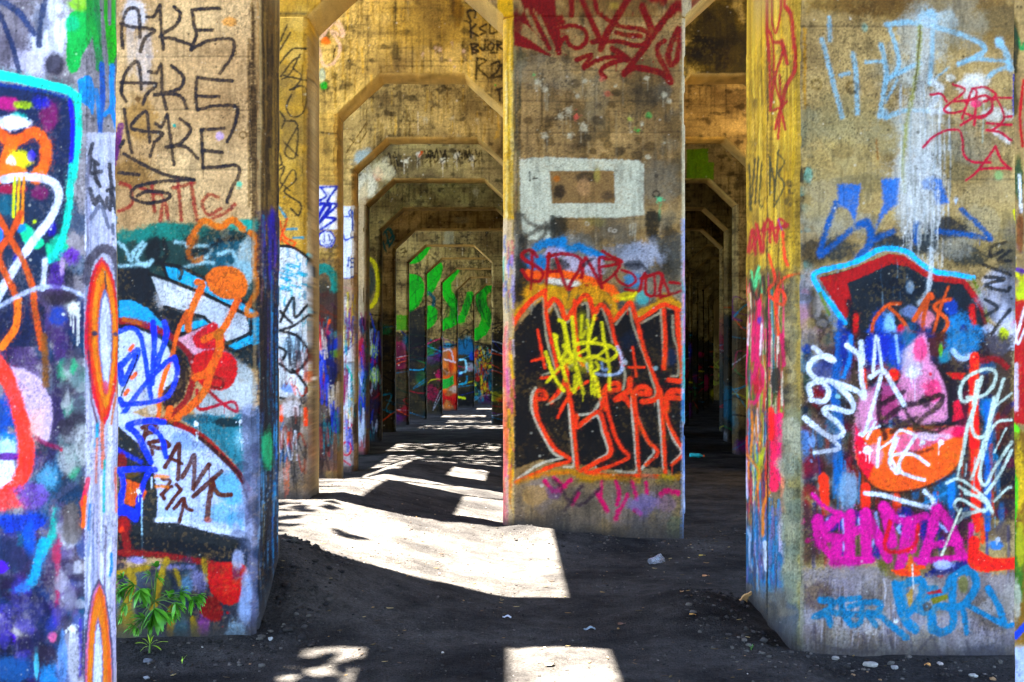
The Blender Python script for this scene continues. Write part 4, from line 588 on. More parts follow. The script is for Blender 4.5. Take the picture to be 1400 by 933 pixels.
    for q, w in (([(870, 300), (950, 290), (1000, 230), (1000, 170), (940, 165), (860, 210), (835, 270), (850, 320), (910, 310), (870, 450), (835, 630)], 4.6), ([(940, 200), (910, 320), (890, 430), (910, 490), (960, 480), (1000, 350), (1045, 210)], 4.6), ([(960, 490), (930, 580), (890, 700)], 4.4), ([(1000, 300), (950, 550), (930, 690), (960, 730), (1000, 650), (1085, 520)], 4.4), ([(1085, 410), (1020, 420), (980, 470), (950, 560)], 3.6), ([(1085, 280), (1010, 340)], 3), ([(1060, 450), (1000, 570)], 2.4), ([(960, 770), (1020, 690), (1085, 560)], 4.4), ([(770, 720), (820, 700), (880, 730), (960, 800), (990, 860)], 4), ([(860, 770), (960, 800), (950, 860), (840, 800), (805, 830), (850, 870), (950, 850), (860, 880), (820, 915)], 4.2), ([(1000, 810), (1060, 750), (1085, 740)], 3), ([(830, 640), (820, 700)], 3), ([(920, 220), (900, 330)], 5)): c.S(q, w, Cr, .9, .8)
    # magenta lettering and below
    c.at(*D4)
    c.F([(60, 120), (900, 120), (900, 480), (480, 500), (420, 380), (60, 400)], '33202e', .6, 6).B((90, 250), (60, 170), '58403c', .75).B((60, 190), (16, 16), '9c2c64', .8).B((85, 285), (14, 14), '9c2c64', .8)
    for q in ((200, 200, 30), (260, 200, 30), (320, 180, 36), (480, 200, 26), (250, 310, 40), (680, 230, 50), (430, 330, 40), (740, 300, 30), (560, 180, 50)): c.B((q[0], q[1]), (q[2], q[2]*1.4), '24327c', .9)
    for q in ([(185, 180), (190, 215)], [(260, 170), (265, 330)], [(340, 180), (340, 230)], [(420, 150), (430, 230), (400, 310)], [(520, 170), (560, 170), (530, 230), (580, 270)], [(730, 200), (770, 240)]): c.S(q, 4, 'b0bcdc', .85, 1.6)
    Mg = 'cc1a94'
    for q, w in (([(110, 60), (160, 110), (230, 150), (260, 160)], 6), ([(140, 180), (150, 290)], 15), ([(150, 250), (240, 160)], 13), ([(170, 270), (290, 260), (300, 150)], 12), ([(230, 290), (220, 390)], 15), ([(290, 170), (290, 390)], 14), ([(300, 250), (360, 220)], 11), ([(370, 150), (375, 370)], 15), ([(380, 170), (430, 260), (480, 370)], 14), ([(460, 120), (490, 240), (500, 300)], 15), ([(470, 130), (550, 190), (660, 165)], 11), ([(580, 190), (560, 300), (540, 420)], 14), ([(620, 200), (600, 330)], 10), ([(720, 130), (690, 260), (650, 390)], 14), ([(720, 130), (780, 200), (820, 290), (840, 360)], 14), ([(680, 310), (830, 290)], 10), ([(890, 210), (885, 330), (860, 390)], 7), ([(150, 300), (240, 380), (400, 380)], 10), ([(560, 380), (700, 380), (880, 360)], 8), ([(130, 190), (140, 270)], 12)): c.S(q, w, Mg, .93, 1.6)
    c.O((318, 110), 4, 'd81c8c').S([(490, 190), (470, 330), (600, 320), (630, 210)], 6, 'c8143c', .9, 1.4).B((280, 400), (90, 30), 'b02480', .7).B((310, 470), (50, 60), '5c5ca0', .5)
    c.F([(500, 430), (560, 420), (600, 380), (640, 440), (640, 465), (520, 455)], 'ec6420', .95, 1.4).B((590, 400), (16, 40), 'c8781c', .8).B((645, 415), (24, 12), 'e8641c', .9)
    c.F([(650, 460), (700, 420), (860, 380), (900, 420), (820, 470), (740, 480)], '1c2c6c', .9, 2).B((750, 400), (50, 24), 'b4bce0', .85).B((740, 462), (16, 8), 'c02438', .9).B((450, 430), (30, 60), '6c6830', .8)
    c.B((1010, 310), (40, 24), '3084bc', .8).B((1050, 240), (40, 60), '4c4454', .7).S([(940, 180), (945, 290)], 6, 'e0581c', .85, 1.4).splat((1020, 280), 4, 'c4c8cc', 2, .7)
    c.S([(840, 130), (815, 180), (770, 290), (745, 355)], 3, 'd9dbc4', .93).O((745, 355), 3, 'e0e0cc').S([(830, 20), (960, 100), (990, 150)], 4, Cr, .85)
    # bare bottom
    c.F([(40, 420), (420, 410), (500, 480), (640, 470), (900, 440), (1100, 450), (1100, 930), (20, 930)], '948a88', .93, 5)
    c.patches((1092, 806, 1384, 905), ['a69e9e', '7c706a', 'b4aeae', '8c8288', '6a5c50', 'aca49a'], 80, (.03, .09), .75).streaks((1092, 790, 1240, 900), ['5c4434', '4c382c', 'b9b0b0', '745c50', 'c4bcbc'], 90, 2, .6, (.15, .5))
    for q in ([(120, 700), (130, 780), (250, 820), (430, 820), (440, 720)], [(350, 720), (380, 830)], [(590, 740), (610, 840), (690, 760)], [(700, 760), (740, 850)], [(870, 780), (890, 870)], [(480, 730), (510, 820)]): c.S(q, 4, '544c58', .6, 2)
    c.B((950, 830), (110, 40), '5c5c70', .7).B((980, 610), (60, 40), 'a8a09c', .6).B((140, 560), (70, 70), '5c463c', .7)
    Tl = '1d7e9c'
    c.S([(905, 290), (900, 380), (930, 410), (1010, 405), (1110, 390)], 15, 'f0541a', .97, 1.2).F([(890, 300), (940, 340), (990, 370), (1100, 370), (1100, 425), (960, 440), (885, 400)], 'f0541a', .95, 1.4)
    for q, w in (([(150, 575), (210, 585), (180, 630), (120, 660), (180, 650), (195, 700)], 9), ([(250, 570), (260, 640), (300, 700)], 9), ([(235, 580), (340, 565)], 8), ([(290, 610), (350, 600), (340, 690), (290, 690), (270, 640)], 8), ([(365, 590), (440, 590), (430, 640), (380, 640), (420, 700)], 9), ([(215, 640), (430, 650)], 9), ([(440, 650), (500, 700), (570, 760)], 9), ([(520, 500), (540, 600), (570, 680), (615, 720)], 13), ([(520, 510), (640, 480), (640, 560), (580, 640)], 11), ([(640, 520), (710, 520)], 10), ([(640, 600), (690, 550), (760, 530), (790, 470), (870, 420)], 9), ([(800, 480), (800, 600), (850, 600), (910, 520), (900, 450), (850, 430)], 11), ([(840, 600), (860, 670), (870, 740)], 8), ([(690, 640), (720, 610), (790, 620), (800, 700), (740, 735), (700, 700), (690, 640)], 11), ([(620, 620), (690, 640), (700, 720)], 12), ([(870, 600), (960, 650), (1050, 700), (1090, 700)], 7), ([(970, 520), (1020, 600), (1050, 690)], 9), ([(650, 590), (660, 640)], 9)): c.S(q, w, Tl, .93, 1.3)
    c.B((560, 560), (40, 60), Tl, .7).F([(690, 570), (770, 545), (775, 570), (700, 600)], '7c7a24', .9).F([(670, 540), (740, 520), (745, 540), (680, 550)], 'a81c2c', .9).B((850, 500), (24, 40), '74703c', .8).ring((672, 608), 14, 14, 5, '484448', .8).F([(570, 550), (600, 515), (605, 580), (585, 615)], 'b08c4c', .9, 1).S([(600, 400), (605, 520)], 1.6, 'dcdcd4', .8).splat((520, 680), 4, 'd8d8d8', 0)
    c.O((320, 650), 6, '989298', .8, 1.2).O((745, 668), 8, '847c88', .85, 1.4)
    c.at(0, 0, 1).F([(1084, 560), (1096, 560), (1100, 930), (1080, 930)], '8c8a72', .7, 3).B((1130, 600), (20, 40), '6a5a54', .4)
    return c.wear(.45, .565)

def art_right_side():
    """inner side of the double right pillar, x 1008-1090"""
    c = Wall(1000, -12, 1094, 925, .9, 51)
    c.concrete('bd9a30', '9a7c28', '5c4a1c', .35, (), 1.0, .45)  # yellow base has the bounce from the sunlit ground painted in
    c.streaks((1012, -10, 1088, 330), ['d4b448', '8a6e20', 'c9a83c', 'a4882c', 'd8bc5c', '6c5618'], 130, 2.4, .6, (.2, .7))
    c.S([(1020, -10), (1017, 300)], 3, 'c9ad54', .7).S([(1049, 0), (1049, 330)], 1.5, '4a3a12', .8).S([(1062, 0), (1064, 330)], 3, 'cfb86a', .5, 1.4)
    E1, E2, E3 = (1000, 0, 3.11), (1000, 280, 2.92), (1000, 560, 2.74)
    c.at(*E1)
    for q, w in (([(140, -10), (150, 110), (165, 150)], 3.6), ([(175, -10), (165, 60), (185, 140), (200, 110), (210, 20), (170, 30)], 3), ([(210, 10), (250, 60), (265, 180), (268, 300), (230, 370), (210, 460)], 6), ([(150, 130), (160, 250), (165, 470)], 4), ([(160, 130), (180, 220), (175, 380), (165, 470)], 3), ([(185, 180), (215, 190), (235, 270)], 5), ([(215, 170), (215, 230), (185, 340), (215, 450)], 3.4), ([(235, 430), (205, 470), (185, 550)], 3.4), ([(180, 470), (205, 465), (228, 550)], 3.4), ([(205, 480), (197, 590)], 3.2), ([(205, 320), (210, 460)], 2.6)): c.S(q, w, '9c2a14', .9, .9)
    for q in ([(75, 700), (85, 900)], [(100, 680), (80, 890), (75, 800)], [(115, 670), (100, 870)], [(130, 690), (118, 860), (135, 880)], [(160, 660), (185, 770), (200, 640)], [(185, 770), (180, 870)], [(195, 650), (225, 690), (200, 740), (225, 790), (180, 880)], [(165, 680), (165, 830)]): c.S(q, 2.8, '3a3a20', .85, .8)
    c.patches((1074, 240, 1084, 280), ['2c281c', '54482c'], 10, (.2, .5), .7)
    c.at(*E2)
    c.F([(55, 300), (100, 250), (210, 260), (255, 700), (240, 960), (30, 960)], '6c5c40', .85, 6)
    c.patches((1072, 380, 1088, 600), ['94885c', '2c2a22', 'a89c78', '5c5844', '3c3a30'], 60, (.2, .6), .8).B((235, 350), (20, 70), '26221a', .85)
    c.streaks((1016, 370, 1072, 600), ['c01c64', 'd83a7c', '1c4c3c', 'd4c8b8', '8c9c1c', '3c2c30', 'b02434', 'd8641c', '2c7c84', '6a7c24'], 220, 2.2, .85, (.1, .4))
    for q in ([(65, 190), (85, 100), (95, 200)], [(70, 190), (110, 120), (115, 190)], [(100, 80), (125, 190), (130, 70)], [(125, 100), (150, 60), (155, 150)], [(160, 70), (180, 150), (190, 60), (225, 80)], [(90, 110), (220, 85)]): c.S(q, 4.2, 'a81c3c', .9, 1)
    c.B((215, 85), (16, 14), 'a81c34', .9).S([(185, 60), (210, 120)], 2, '7c3c94', .8)
    for q in ([(205, 110), (212, 200), (225, 245)], [(290, 270), (210, 295), (175, 370), (190, 520)], [(150, 200), (175, 300), (145, 350), (200, 400), (215, 370), (190, 340), (180, 440)]): c.S(q, 4, 'd4581c', .9, 1)
    for q in ([(80, 270), (90, 340), (110, 280), (120, 350)], [(85, 330), (110, 250)]): c.S(q, 3, '6cc48c', .9, 1)
    c.S([(75, 300), (100, 380), (125, 290), (130, 360)], 4, '2c2c1c', .85, 1.2).S([(60, 440), (110, 410), (140, 460)], 6, '4a4424', .8, 2)
    for q, w in (([(110, 390), (105, 520), (100, 640), (90, 700), (120, 720)], 6), ([(90, 470), (85, 620)], 4), ([(120, 520), (100, 600), (125, 680), (100, 780), (80, 790)], 4.5), ([(60, 560), (55, 720)], 4), ([(140, 500), (150, 640)], 4), ([(200, 520), (210, 640)], 5)): c.S(q, w, 'c2186c', .92, 1)
    c.S([(120, 480), (115, 600)], 2.4, 'e0d4d8', .9).B((175, 700), (22, 60), '25221c', .9).B((110, 460), (12, 20), '2c4c94', .8).S([(70, 480), (65, 560)], 2.4, 'd8ccd4', .8).B((105, 720), (24, 50), 'b82438', .7)
    c.F([(250, 240), (292, 260), (292, 960), (215, 960), (235, 700), (215, 420)], 'a09470', .5, 6)
    c.at(*E3)
    c.F([(30, 0), (140, 0), (200, 60), (205, 330), (200, 700), (25, 700)], '4a5464', .6, 6)
    c.streaks((1011, 560, 1048, 700), ['d4502c', 'a8b41c', 'd8c8c0', '3c4c5c', 'c02c54', '2c8ca8', '6a4434', 'd48c2c', '4c3c64'], 150, 2.2, .85, (.15, .5))
    c.streaks((1010, 680, 1072, 830), ['1f6c90', '2a84ac', '24405c', '7c6c94', 'a4b0bc', '1c3c50', '3c84a0'], 170, 2.6, .85, (.2, .5))
    c.S([(155, 30), (165, 150), (160, 290)], 13, 'e8206c', .95, 1.8).S([(150, 0), (150, 110)], 8, 'd83c2c', .9, 1.6).S([(185, 20), (180, 220), (188, 270)], 6, 'e4307c', .9, 1.6).S([(120, 150), (105, 200), (100, 260)], 5, 'b0b41c', .9, 1.4)
    c.S([(135, 120), (130, 260)], 5, 'c83c1c', .85).S([(140, 310), (120, 360), (118, 470)], 4, 'cc841c', .9).S([(60, 170), (100, 230), (100, 300)], 3, 'd08c2c', .85).S([(190, 210), (195, 380)], 5, 'd88c6c', .8, 1.6).S([(125, 500), (128, 600)], 5, 'd0d4d8', .85)
    for q in ([(175, 440), (190, 540), (180, 460), (200, 400)], [(55, 190), (60, 330)]): c.S(q, 3, 'c8c0d0', .8, 1)
    c.streaks((1050, 690, 1072, 830), ['b0a8bc', '2484a4', '7c7090', '3c6c8c'], 50, 2.4, .8).B((145, 720), (16, 50), '2a8ca8', .9)
    c.F([(205, 0), (292, 0), (292, 930), (205, 930), (198, 500)], '8c8c70', .7, 5).patches((1073, 580, 1092, 900), ['9c9a80', '6c7060', '7c8474', 'aca890', '5c5c4c'], 60, (.3, .8), .7)
    c.F([(10, 680), (215, 740), (215, 1200), (0, 1200)], '585450', .85, 6).patches((1008, 800, 1080, 900), ['3c3a38', '6c6860', '54606c', '7c7464'], 40, (.1, .3), .7)
    c.at(0, 0, 1).S([(1049, 330), (1049, 840)], 2, '161412', .9, .8).S([(1014, 380), (1013, 500), (1011, 690)], 5, '2aa0b4', .7, 1.4).F([(1008, 362), (1018, 362), (1018, 425), (1008, 425)], '9cc4e4', .9, .8).S([(1013, 600), (1010, 720)], 4, 'a4a8c8', .6)
    return c.wear(.3, .6)

def art_sliver():
    c = Wall(1376, -12, 2192, 960, 1.2, 61)
    c.concrete('b99a5c', '94784c', '40341f', .4, (60, 250), 1.2, .3)
    c.patches((1384, 330, 1402, 960), ['b0a8a4', '8c8468', '6c6460'], 30, (.1, .3), .7)
    c.filler(1425, 2192, -10, 950)
    c.B((1388, 70), (6, 40), '2c2e1c', .9).B((1388, 140), (5, 24), '3a3a22', .8).S([(1400, 110), (1395, 160), (1398, 200)], 4, 'a81c34').B((1392, 245), (7, 30), '2c4c34', .9).S([(1393, 240), (1395, 290)], 4, 'dcdcd8').B((1394, 320), (5, 30), '7c4c30', .8)
    c.S([(1384, 368), (1402, 372)], 6, '5c3c84', .9).B((1396, 400), (9, 18), 'b4c02c', .9)
    c.F([(1384, 410), (1484, 410), (1484, 580), (1384, 580)], 'a82c30', .95, 2).S([(1386, 440), (1391, 470), (1400, 450)], 3, 'd8d8dc').S([(1389, 500), (1390, 560)], 7, 'cfc8cc', .85, 1.6).S([(1386, 470), (1400, 420)], 3.4, 'dcd8dc').B((1388, 590), (8, 14), '6cc01c', .95)
    c.F([(1384, 590), (1484, 590), (1484, 880), (1384, 880)], '7c5c24', .8, 4).B((1394, 660), (9, 50), 'c4a81c', .9).B((1388, 680), (5, 40), '4ca81c', .9).B((1392, 770), (9, 60), '3c6c1c', .9).B((1396, 740), (6, 40), 'a8a01c', .8).B((1390, 820), (6, 30), 'b4b0a4', .7).S([(1388, 870), (1402, 855)], 9, '2454b4', .93).F([(1384, 885), (1484, 885), (1484, 960), (1384, 960)], 'a8b0c4', .9, 3)
    return c.wear(.4, .58)

# ---- frames further in: i -> paint
GRAF = ['1c6c84', 'a81c3c', '2c3c8c', 'd8641c', '1a1c20', '2c8c54', 'c8c41c', 'b8bcc4', '6a2c74', '1f8ca8', 'c02c6c', '14161a']
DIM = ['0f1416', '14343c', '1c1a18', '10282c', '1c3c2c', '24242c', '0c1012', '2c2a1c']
def art_frame(i, x0, x1, y1, floor_y):
    cell = {3: 1.1, 4: 1.0, 5: .9, 6: .8}.get(i, .62)
    c = Wall(x0, -30, x1, y1, cell, 100+i)
    sc = 10.5/(4*(i+.63))
    lay = [HY-(HY-y)*sc for y in (0, -250, 60, 139, 232, 300, 380)]
    light, dark = {3: ('d4b45c', '8a7038'), 4: ('ccb068', '806a3c'), 5: ('c2aa6c', '766440')}.get(i, ('b09c60', '786438'))  # golden tones carry the warm bounce light, strongest on the nearer frames
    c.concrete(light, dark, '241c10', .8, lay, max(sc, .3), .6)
    lo = floor_y-(floor_y-HY)*1.55   # paint reaches about head height and above
    top = HY-1550*1.3/(4*(i+.63))
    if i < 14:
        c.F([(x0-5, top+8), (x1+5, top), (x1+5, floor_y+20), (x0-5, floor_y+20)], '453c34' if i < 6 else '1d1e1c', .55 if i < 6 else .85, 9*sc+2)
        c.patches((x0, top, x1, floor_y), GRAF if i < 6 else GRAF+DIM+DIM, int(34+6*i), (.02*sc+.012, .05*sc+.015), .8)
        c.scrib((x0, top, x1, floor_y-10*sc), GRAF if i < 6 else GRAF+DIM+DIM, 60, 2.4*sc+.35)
        c.streaks((x0, floor_y-40*sc, x1, floor_y+10), ['6a5c4c', '3c342c', '8c7c68'], 50, 2*sc+.4, .7)
    F1, F2, X = (375, 20, 2.824), (375, 320, 2.453), (500, 280, 4.665)
    for _ in range(26): q = c.r.uniform(x0, x1); y = HY-1550*c.r.choice([3.8, 4.2, 4.75, 5.3])/(4*(i+.63)); c.S([(q, y), (q+.4, y+c.r.uniform(8, 60)*sc)], (1+2.5*c.r.random())*sc+.3, ['1c160c', 'cfc2a0', '2c2414', '4a3c1c', 'ddd4bc'][c.r.integers(5)], c.r.uniform(.25, .7), .8)
    if i == 3:
        for n in range(9): c.splat((520+c.r.uniform(0, 130), 40+c.r.uniform(0, 60)), c.r.uniform(2, 4.5), 'c2a890', 2, .6)
        c.streaks((440, -20, 690, 110), ['5a4010', 'e0b444', '3c2c10'], 60, 2.2, .35)
        c.B((600, 30), (80, 40), '7a6430', .4)
        c.at(350, 0, 2.827)
        for q in ([(250, 150), (300, 90), (335, 140), (290, 120), (325, 180), (300, 245), (260, 250), (245, 190)], [(320, 85), (340, 130)]): c.S(q, 4, 'd8bca4', .85, 1.2)
        c.B((270, 160), (26, 20), 'd87c2c', .8).S([(300, 220), (305, 190)], 1.6, '3c2c1c').B((262, 330), (14, 16), '3ca838', .95).B((255, 290), (14, 30), 'a8bcae', .7)
        K = '2c2418'
        for q in ([(805, 80), (830, 85), (818, 45), (850, 40)], [(850, 40), (845, 70)], [(828, 95), (830, 145)], [(850, 95), (830, 120), (858, 140)], [(890, 95), (865, 110), (888, 125), (868, 135)], [(905, 95), (905, 130), (930, 125)], [(832, 170), (835, 210)], [(832, 170), (858, 175), (838, 188), (860, 198), (835, 208)], [(885, 155), (882, 195), (865, 185)], [(905, 165), (895, 185), (910, 195), (920, 175), (905, 163)], [(932, 160), (932, 195)], [(932, 160), (950, 168), (934, 178), (955, 192)], [(855, 225), (850, 305)], [(855, 225), (890, 235), (860, 260), (895, 300)], [(905, 205), (930, 205)], [(910, 250), (940, 240), (935, 275), (905, 300), (945, 295)], [(950, 250), (950, 300)], [(925, 350), (955, 340)], [(940, 345), (942, 390)]): c.S(q, 3, K, .88, .7)
        c.B((780, 30), (26, 80), '6a4c14', .6).O((925, 330), 3, '5ca044')
        c.at(*F1).F([(150, 380), (272, 380), (272, 670), (150, 670)], 'c8a860', .2, 3).S([(165, 455), (240, 460), (262, 468)], 1.4, '2c2010', .9)
        c.F([(165, 660), (246, 662), (240, 735), (246, 830), (165, 830)], 'd8dce4', .95, .8)
        for q, w in (([(165, 668), (246, 664)], 3), ([(180, 668), (200, 700), (172, 720)], 3), ([(243, 666), (205, 725), (243, 735), (200, 780), (236, 790), (180, 830)], 3.4), ([(165, 790), (195, 740), (215, 745), (175, 800)], 4), ([(165, 735), (195, 735), (165, 790)], 5), ([(170, 810), (210, 770)], 3)): c.S(q, w, '1c3c9c', .95, .7)
        c.at(447, 327, 1).O((0, 0), 12.5, '1c3c9c').O((0, 0), 10, 'dde2ea').S([(-4, -5), (-3, 3)], 1.8, '1c3488').S([(3, -6), (4, 2)], 1.8, '1c3488').S([(-7, 2), (-2, 8), (4, 7), (8, 1)], 1.6, '1c3488')
        c.at(*F2).F([(130, 80), (232, 80), (232, 200), (130, 200)], '6a5a48', .8, 3).ring((165, 170), 40, 55, 12, '1f7c74', .95, soft=1.2).B((165, 185), (20, 30), '3c3c34', .8).O((180, 178), 2.2, 'd8d4c8')
        c.F([(130, 200), (232, 190), (232, 330), (130, 320)], '4c3028', .9, 3).F([(130, 290), (190, 330), (160, 400), (130, 400)], 'cc4c5c', .93, 1.4).S([(150, 290), (180, 350), (150, 330)], 2.4, '1c1418').S([(160, 360), (185, 290)], 3, 'd86c3c', .85)
        c.S([(140, 410), (180, 390), (225, 350)], 9, '2c4cb4', .93, 1.2).S([(225, 360), (190, 420), (200, 480)], 8, '2454b0', .9, 1.4).B((205, 400), (26, 16), '6c8c2c', .85)
        c.F([(130, 440), (232, 430), (232, 790), (130, 790)], '4c403c', .85, 3).S([(150, 430), (200, 440), (190, 510)], 8, '14245c', .93).S([(175, 480), (185, 600)], 6, '1c2c64', .85)
        for q in ([(150, 560), (180, 570), (175, 640), (150, 640)], [(150, 690), (148, 745), (190, 750), (185, 680)], [(190, 560), (190, 660)], [(150, 660), (190, 665)]): c.S(q, 3.6, '18244c', .9)
        for _ in range(12): c.O((c.r.uniform(145, 225), c.r.uniform(480, 700)), c.r.uniform(1, 2.2), 'd0ccc0', .85)
        c.F([(130, 640), (232, 660), (232, 860), (130, 860)], '6c5c4c', .5, 3)
        c.at(*F1).F([(243, 390), (272, 380), (272, 900), (243, 900)], '86704a', .75, 1)
        c.at(0, 0, 1).F([(461, 320), (474, 320), (474, 700), (461, 700)], '86704e', .7, 1)
        c.B((980, 60), (60, 60), '3c3010', .7).splat((965, 105), 4, 'cfc4b4', 3, .8).patches((940, 0, 1030, 110), ['2c2410', '54461c', '1c180c'], 24, (.1, .25), .7)
    if i == 4:
        c.splat((590, 140), 5, 'a4946c', 1).splat((660, 130), 4, 'b0a080', 2); c.streaks((490, 110, 690, 195), ['5c4414', 'dcb450', '3a2c12'], 60, 2, .4)
        for _ in range(5): c.splat((c.r.uniform(560, 660), c.r.uniform(160, 195)), 4, 'c0b494', 3, .7)
        c.at(0, 0, 1).B((497, 215), (16, 14), '9cb0b4', .8).S([(478, 190), (490, 196), (502, 180)], 1.2, '4c3a1c').S([(474, 208), (500, 170)], 1.2, '5c4420')
        c.at(*F1).F([(265, 740), (318, 740), (318, 935), (265, 935)], 'd4dbe2', .95, .9)
        for q in ([(270, 780), (290, 780), (288, 760), (302, 762), (304, 830), (325, 870)], [(270, 870), (290, 850), (325, 870), (280, 880), (270, 890)], [(280, 890), (300, 930)]): c.S(q, 2.6, '1c52b0', .95, .6)
        c.at(*F2).F([(228, -10), (284, -10), (284, 130), (255, 150), (228, 148)], 'd4dbe2', .95, .9).S([(232, 0), (240, 20), (280, 15), (285, 110), (262, 146), (232, 150)], 2.2, '1c52b0').S([(250, 80), (247, 108)], 2, '1c4ca4').S([(272, 82), (258, 84), (258, 95), (270, 98), (268, 110), (256, 112)], 2, '1c4ca4')
        c.F([(225, 150), (290, 150), (290, 330), (225, 330)], 'a49484', .85, 2).B((245, 210), (10, 20), '2c241c', .7)
        c.F([(228, 322), (275, 322), (275, 430), (228, 430)], 'ccced2', .95, 1).S([(235, 360), (262, 352), (240, 390)], 3, '1c3488', .93).S([(230, 400), (270, 370)], 3, '2c3c8c')
        c.F([(226, 430), (275, 430), (275, 600), (226, 600)], 'a4b4c0', .92, 2)
        for q, k in (([(230, 450), (260, 480), (235, 510)], '1c8c9c'), ([(240, 440), (270, 500)], '24ac9c'), ([(232, 540), (268, 560)], 'c8b82c'), ([(250, 470), (230, 560)], '2c4c9c'), ([(236, 600), (262, 590)], 'cc4c8c'), ([(240, 520), (270, 530)], '8cc4d8')): c.S(q, 3.4, k, .9)
        c.F([(226, 600), (275, 600), (275, 780), (226, 780)], 'b4acac', .9, 2).ring((240, 640), 18, 12, 2.6, 'c83c6c').ring((242, 720), 16, 22, 2.6, 'c82c4c').B((255, 600), (14, 20), 'd0b83c', .8).S([(232, 760), (255, 775)], 2.4, 'c4344c').F([(226, 780), (275, 780), (275, 860), (226, 860)], '8c7c74', .8, 2)
        c.at(0, 0, 1).F([(484.5, 230), (493, 230), (493, 690), (484.5, 690)], '9c8460', .75, .8)
    if i == 5:
        c.at(0, 0, 1)
        for q in ([(533, 240), (528, 222), (532, 210), (536, 232), (541, 240), (538, 212)], [(540, 208), (545, 232)]): c.S(q, 1.8, '241c10', .9)
        for xx in (555, 572, 605, 625, 645): c.splat((xx, 215+c.r.uniform(-8, 8)), 5, 'ddd4c0', 3, .85)
        for _ in range(12): q = c.r.uniform(570, 672); c.S([(q, 206), (q+4, 216), (q+7, 205), (q+9, 218)], 1.5, '2a2014', .85)
        for _ in range(8): q = c.r.uniform(570, 650); c.S([(q, 222), (q+6, 218), (q+8, 228)], 1.4, '3a2c18', .8)
        c.S([(573, 214), (577, 208)], 3, 'c85c2c', .8).B((516, 238), (8, 10), 'd0642c', .7).B((500, 255), (16, 30), 'd6d0bc', .9).B((525, 232), (20, 14), 'd2c9ac', .8).F([(490, 260), (503, 245), (503, 470), (490, 470)], 'c8b898', .8, 2)
        c.F([(489, 270), (503, 270), (503, 620), (489, 620)], 'a08c74', .4, 2).B((496, 445), (5, 12), '2c2c6c', .9).B((495, 475), (5, 14), 'a82c4c', .9).B((497, 520), (5, 24), '6c8cc4', .8).B((494, 560), (5, 16), '3c2c4c', .8).B((496, 590), (5, 14), 'a4b4b8', .8)
        c.F([(939, 205), (968, 203), (968, 222), (976, 223), (976, 246), (939, 247)], '7ca030', .93, 1)
        c.at(0, 0, 1).F([(500.5, 272), (507, 272), (507, 630), (500.5, 630)], '80643c', .7, .6)
    if i == 6:
        c.at(*F2).ring((318, 165), 30, 80, 6, 'd8d02c', .95).B((318, 165), (22, 60), '4a5450', .9).B((312, 165), (8, 20), 'c8c42c', .9).F([(310, 330), (362, 330), (362, 600), (310, 600)], '4c2434', .9, 1.5)
        c.B((335, 390), (16, 30), 'b0d024', .97).B((333, 430), (16, 14), 'd02c7c', .97).B((335, 475), (18, 30), 'a8cc20', .97).S([(350, 345), (362, 400), (356, 520), (330, 560)], 2.6, 'a81c38').O((330, 480), 2, '1c241c').B((335, 570), (20, 20), '26284c', .9).B((330, 640), (20, 50), '383044', .9)
        c.at(0, 0, 1).splat((650, 262), 5, 'b4a88c', 2, .7).F([(519.5, 310), (526, 310), (526, 620), (519.5, 620)], '6c5438', .6, .6)
    if i == 3:
        c.scrib((436, 440, 462, 640), ['14245c', '1a1416', '2c4cb4', 'c8c0b4', '8c2430', '3c2c28', '1f6c74'], 26, 2.2, .85)
    if i == 4: c.scrib((468, 400, 488, 640), ['2c4cb4', '1c8c9c', '8c2c54', '14161c', 'd0d4d8', 'c8b82c'], 18, 1.8, .8)
    if i in (5, 6): c.scrib((490, 430, 522, 600), ['2c4cb4', '1c1c24', '8c2c54', 'b8c0cc', '1f6c74', '3c1c2c'], 24, 1.5, .85)
    if i == 7:
        c.at(*X)
        for q in ([(110, 190), (150, 150), (170, 200), (120, 260)], [(130, 180), (150, 260)], [(150, 160), (180, 210), (150, 270)], [(110, 240), (130, 300)]): c.S(q, 3, '1c5c5c', .9)
        c.B((600, 100), (60, 24), '98947c', .6)
    if i == 8:
        c.at(*X)
        c.F([(505, 165), (560, 165), (565, 250), (495, 255)], '9c9880', .8, 1.5)
        for q in ([(220, 290), (250, 280), (240, 330)], [(225, 310), (260, 300)]): c.S(q, 1.5, '3c3018', .8)
        c.F([(195, 705), (270, 705), (270, 800), (195, 800)], '4c8c14', .85, 1.4)
    Gn = '10a01c'
    if i == 9:
        c.at(*X).F([(260, 370), (340, 310), (370, 250), (410, 255), (400, 300), (350, 360), (290, 380)], Gn, .97, .7, True).F([(260, 440), (330, 450), (372, 500), (370, 570), (340, 640), (290, 685), (260, 680)], Gn, .95, .8, True).B((300, 520), (40, 30), '0a7a18', .5).F([(262, 690), (385, 640), (385, 1000), (262, 1000)], '0f1a22', .9, 2)
    if i == 10:
        c.at(*X).F([(384, 440), (480, 370), (485, 440), (440, 540), (400, 580), (384, 560)], Gn, .97, .7, True).F([(384, 650), (430, 645), (460, 690), (440, 760), (400, 790), (384, 780)], '12a41c', .95, .8, True).S([(400, 560), (435, 600), (430, 640)], 5, '14545c', .9)
    if i == 11:
        c.at(*X).S([(560, 420), (510, 500), (530, 580), (570, 650), (560, 730), (490, 770)], 15, '18a81c', .97, .8).B((540, 690), (40, 50), '3c5c1c', .5)
        c.at(500, 440, 4.665).F([(480, 170), (590, 170), (590, 700), (480, 700)], 'b07c54', .85, 2).patches((603, 480, 626, 560), ['d8642c', 'b8381c', 'c8b8a8', 'e08c4c', '8c2c1c'], 20, (.15, .4), .9)  # orange fill paints bounced sunlight onto the foot
        for q in ([(490, 190), (540, 180), (560, 250)], [(500, 240), (570, 260)], [(490, 300), (520, 330)]): c.S(q, 2, 'd4ccd0', .9)
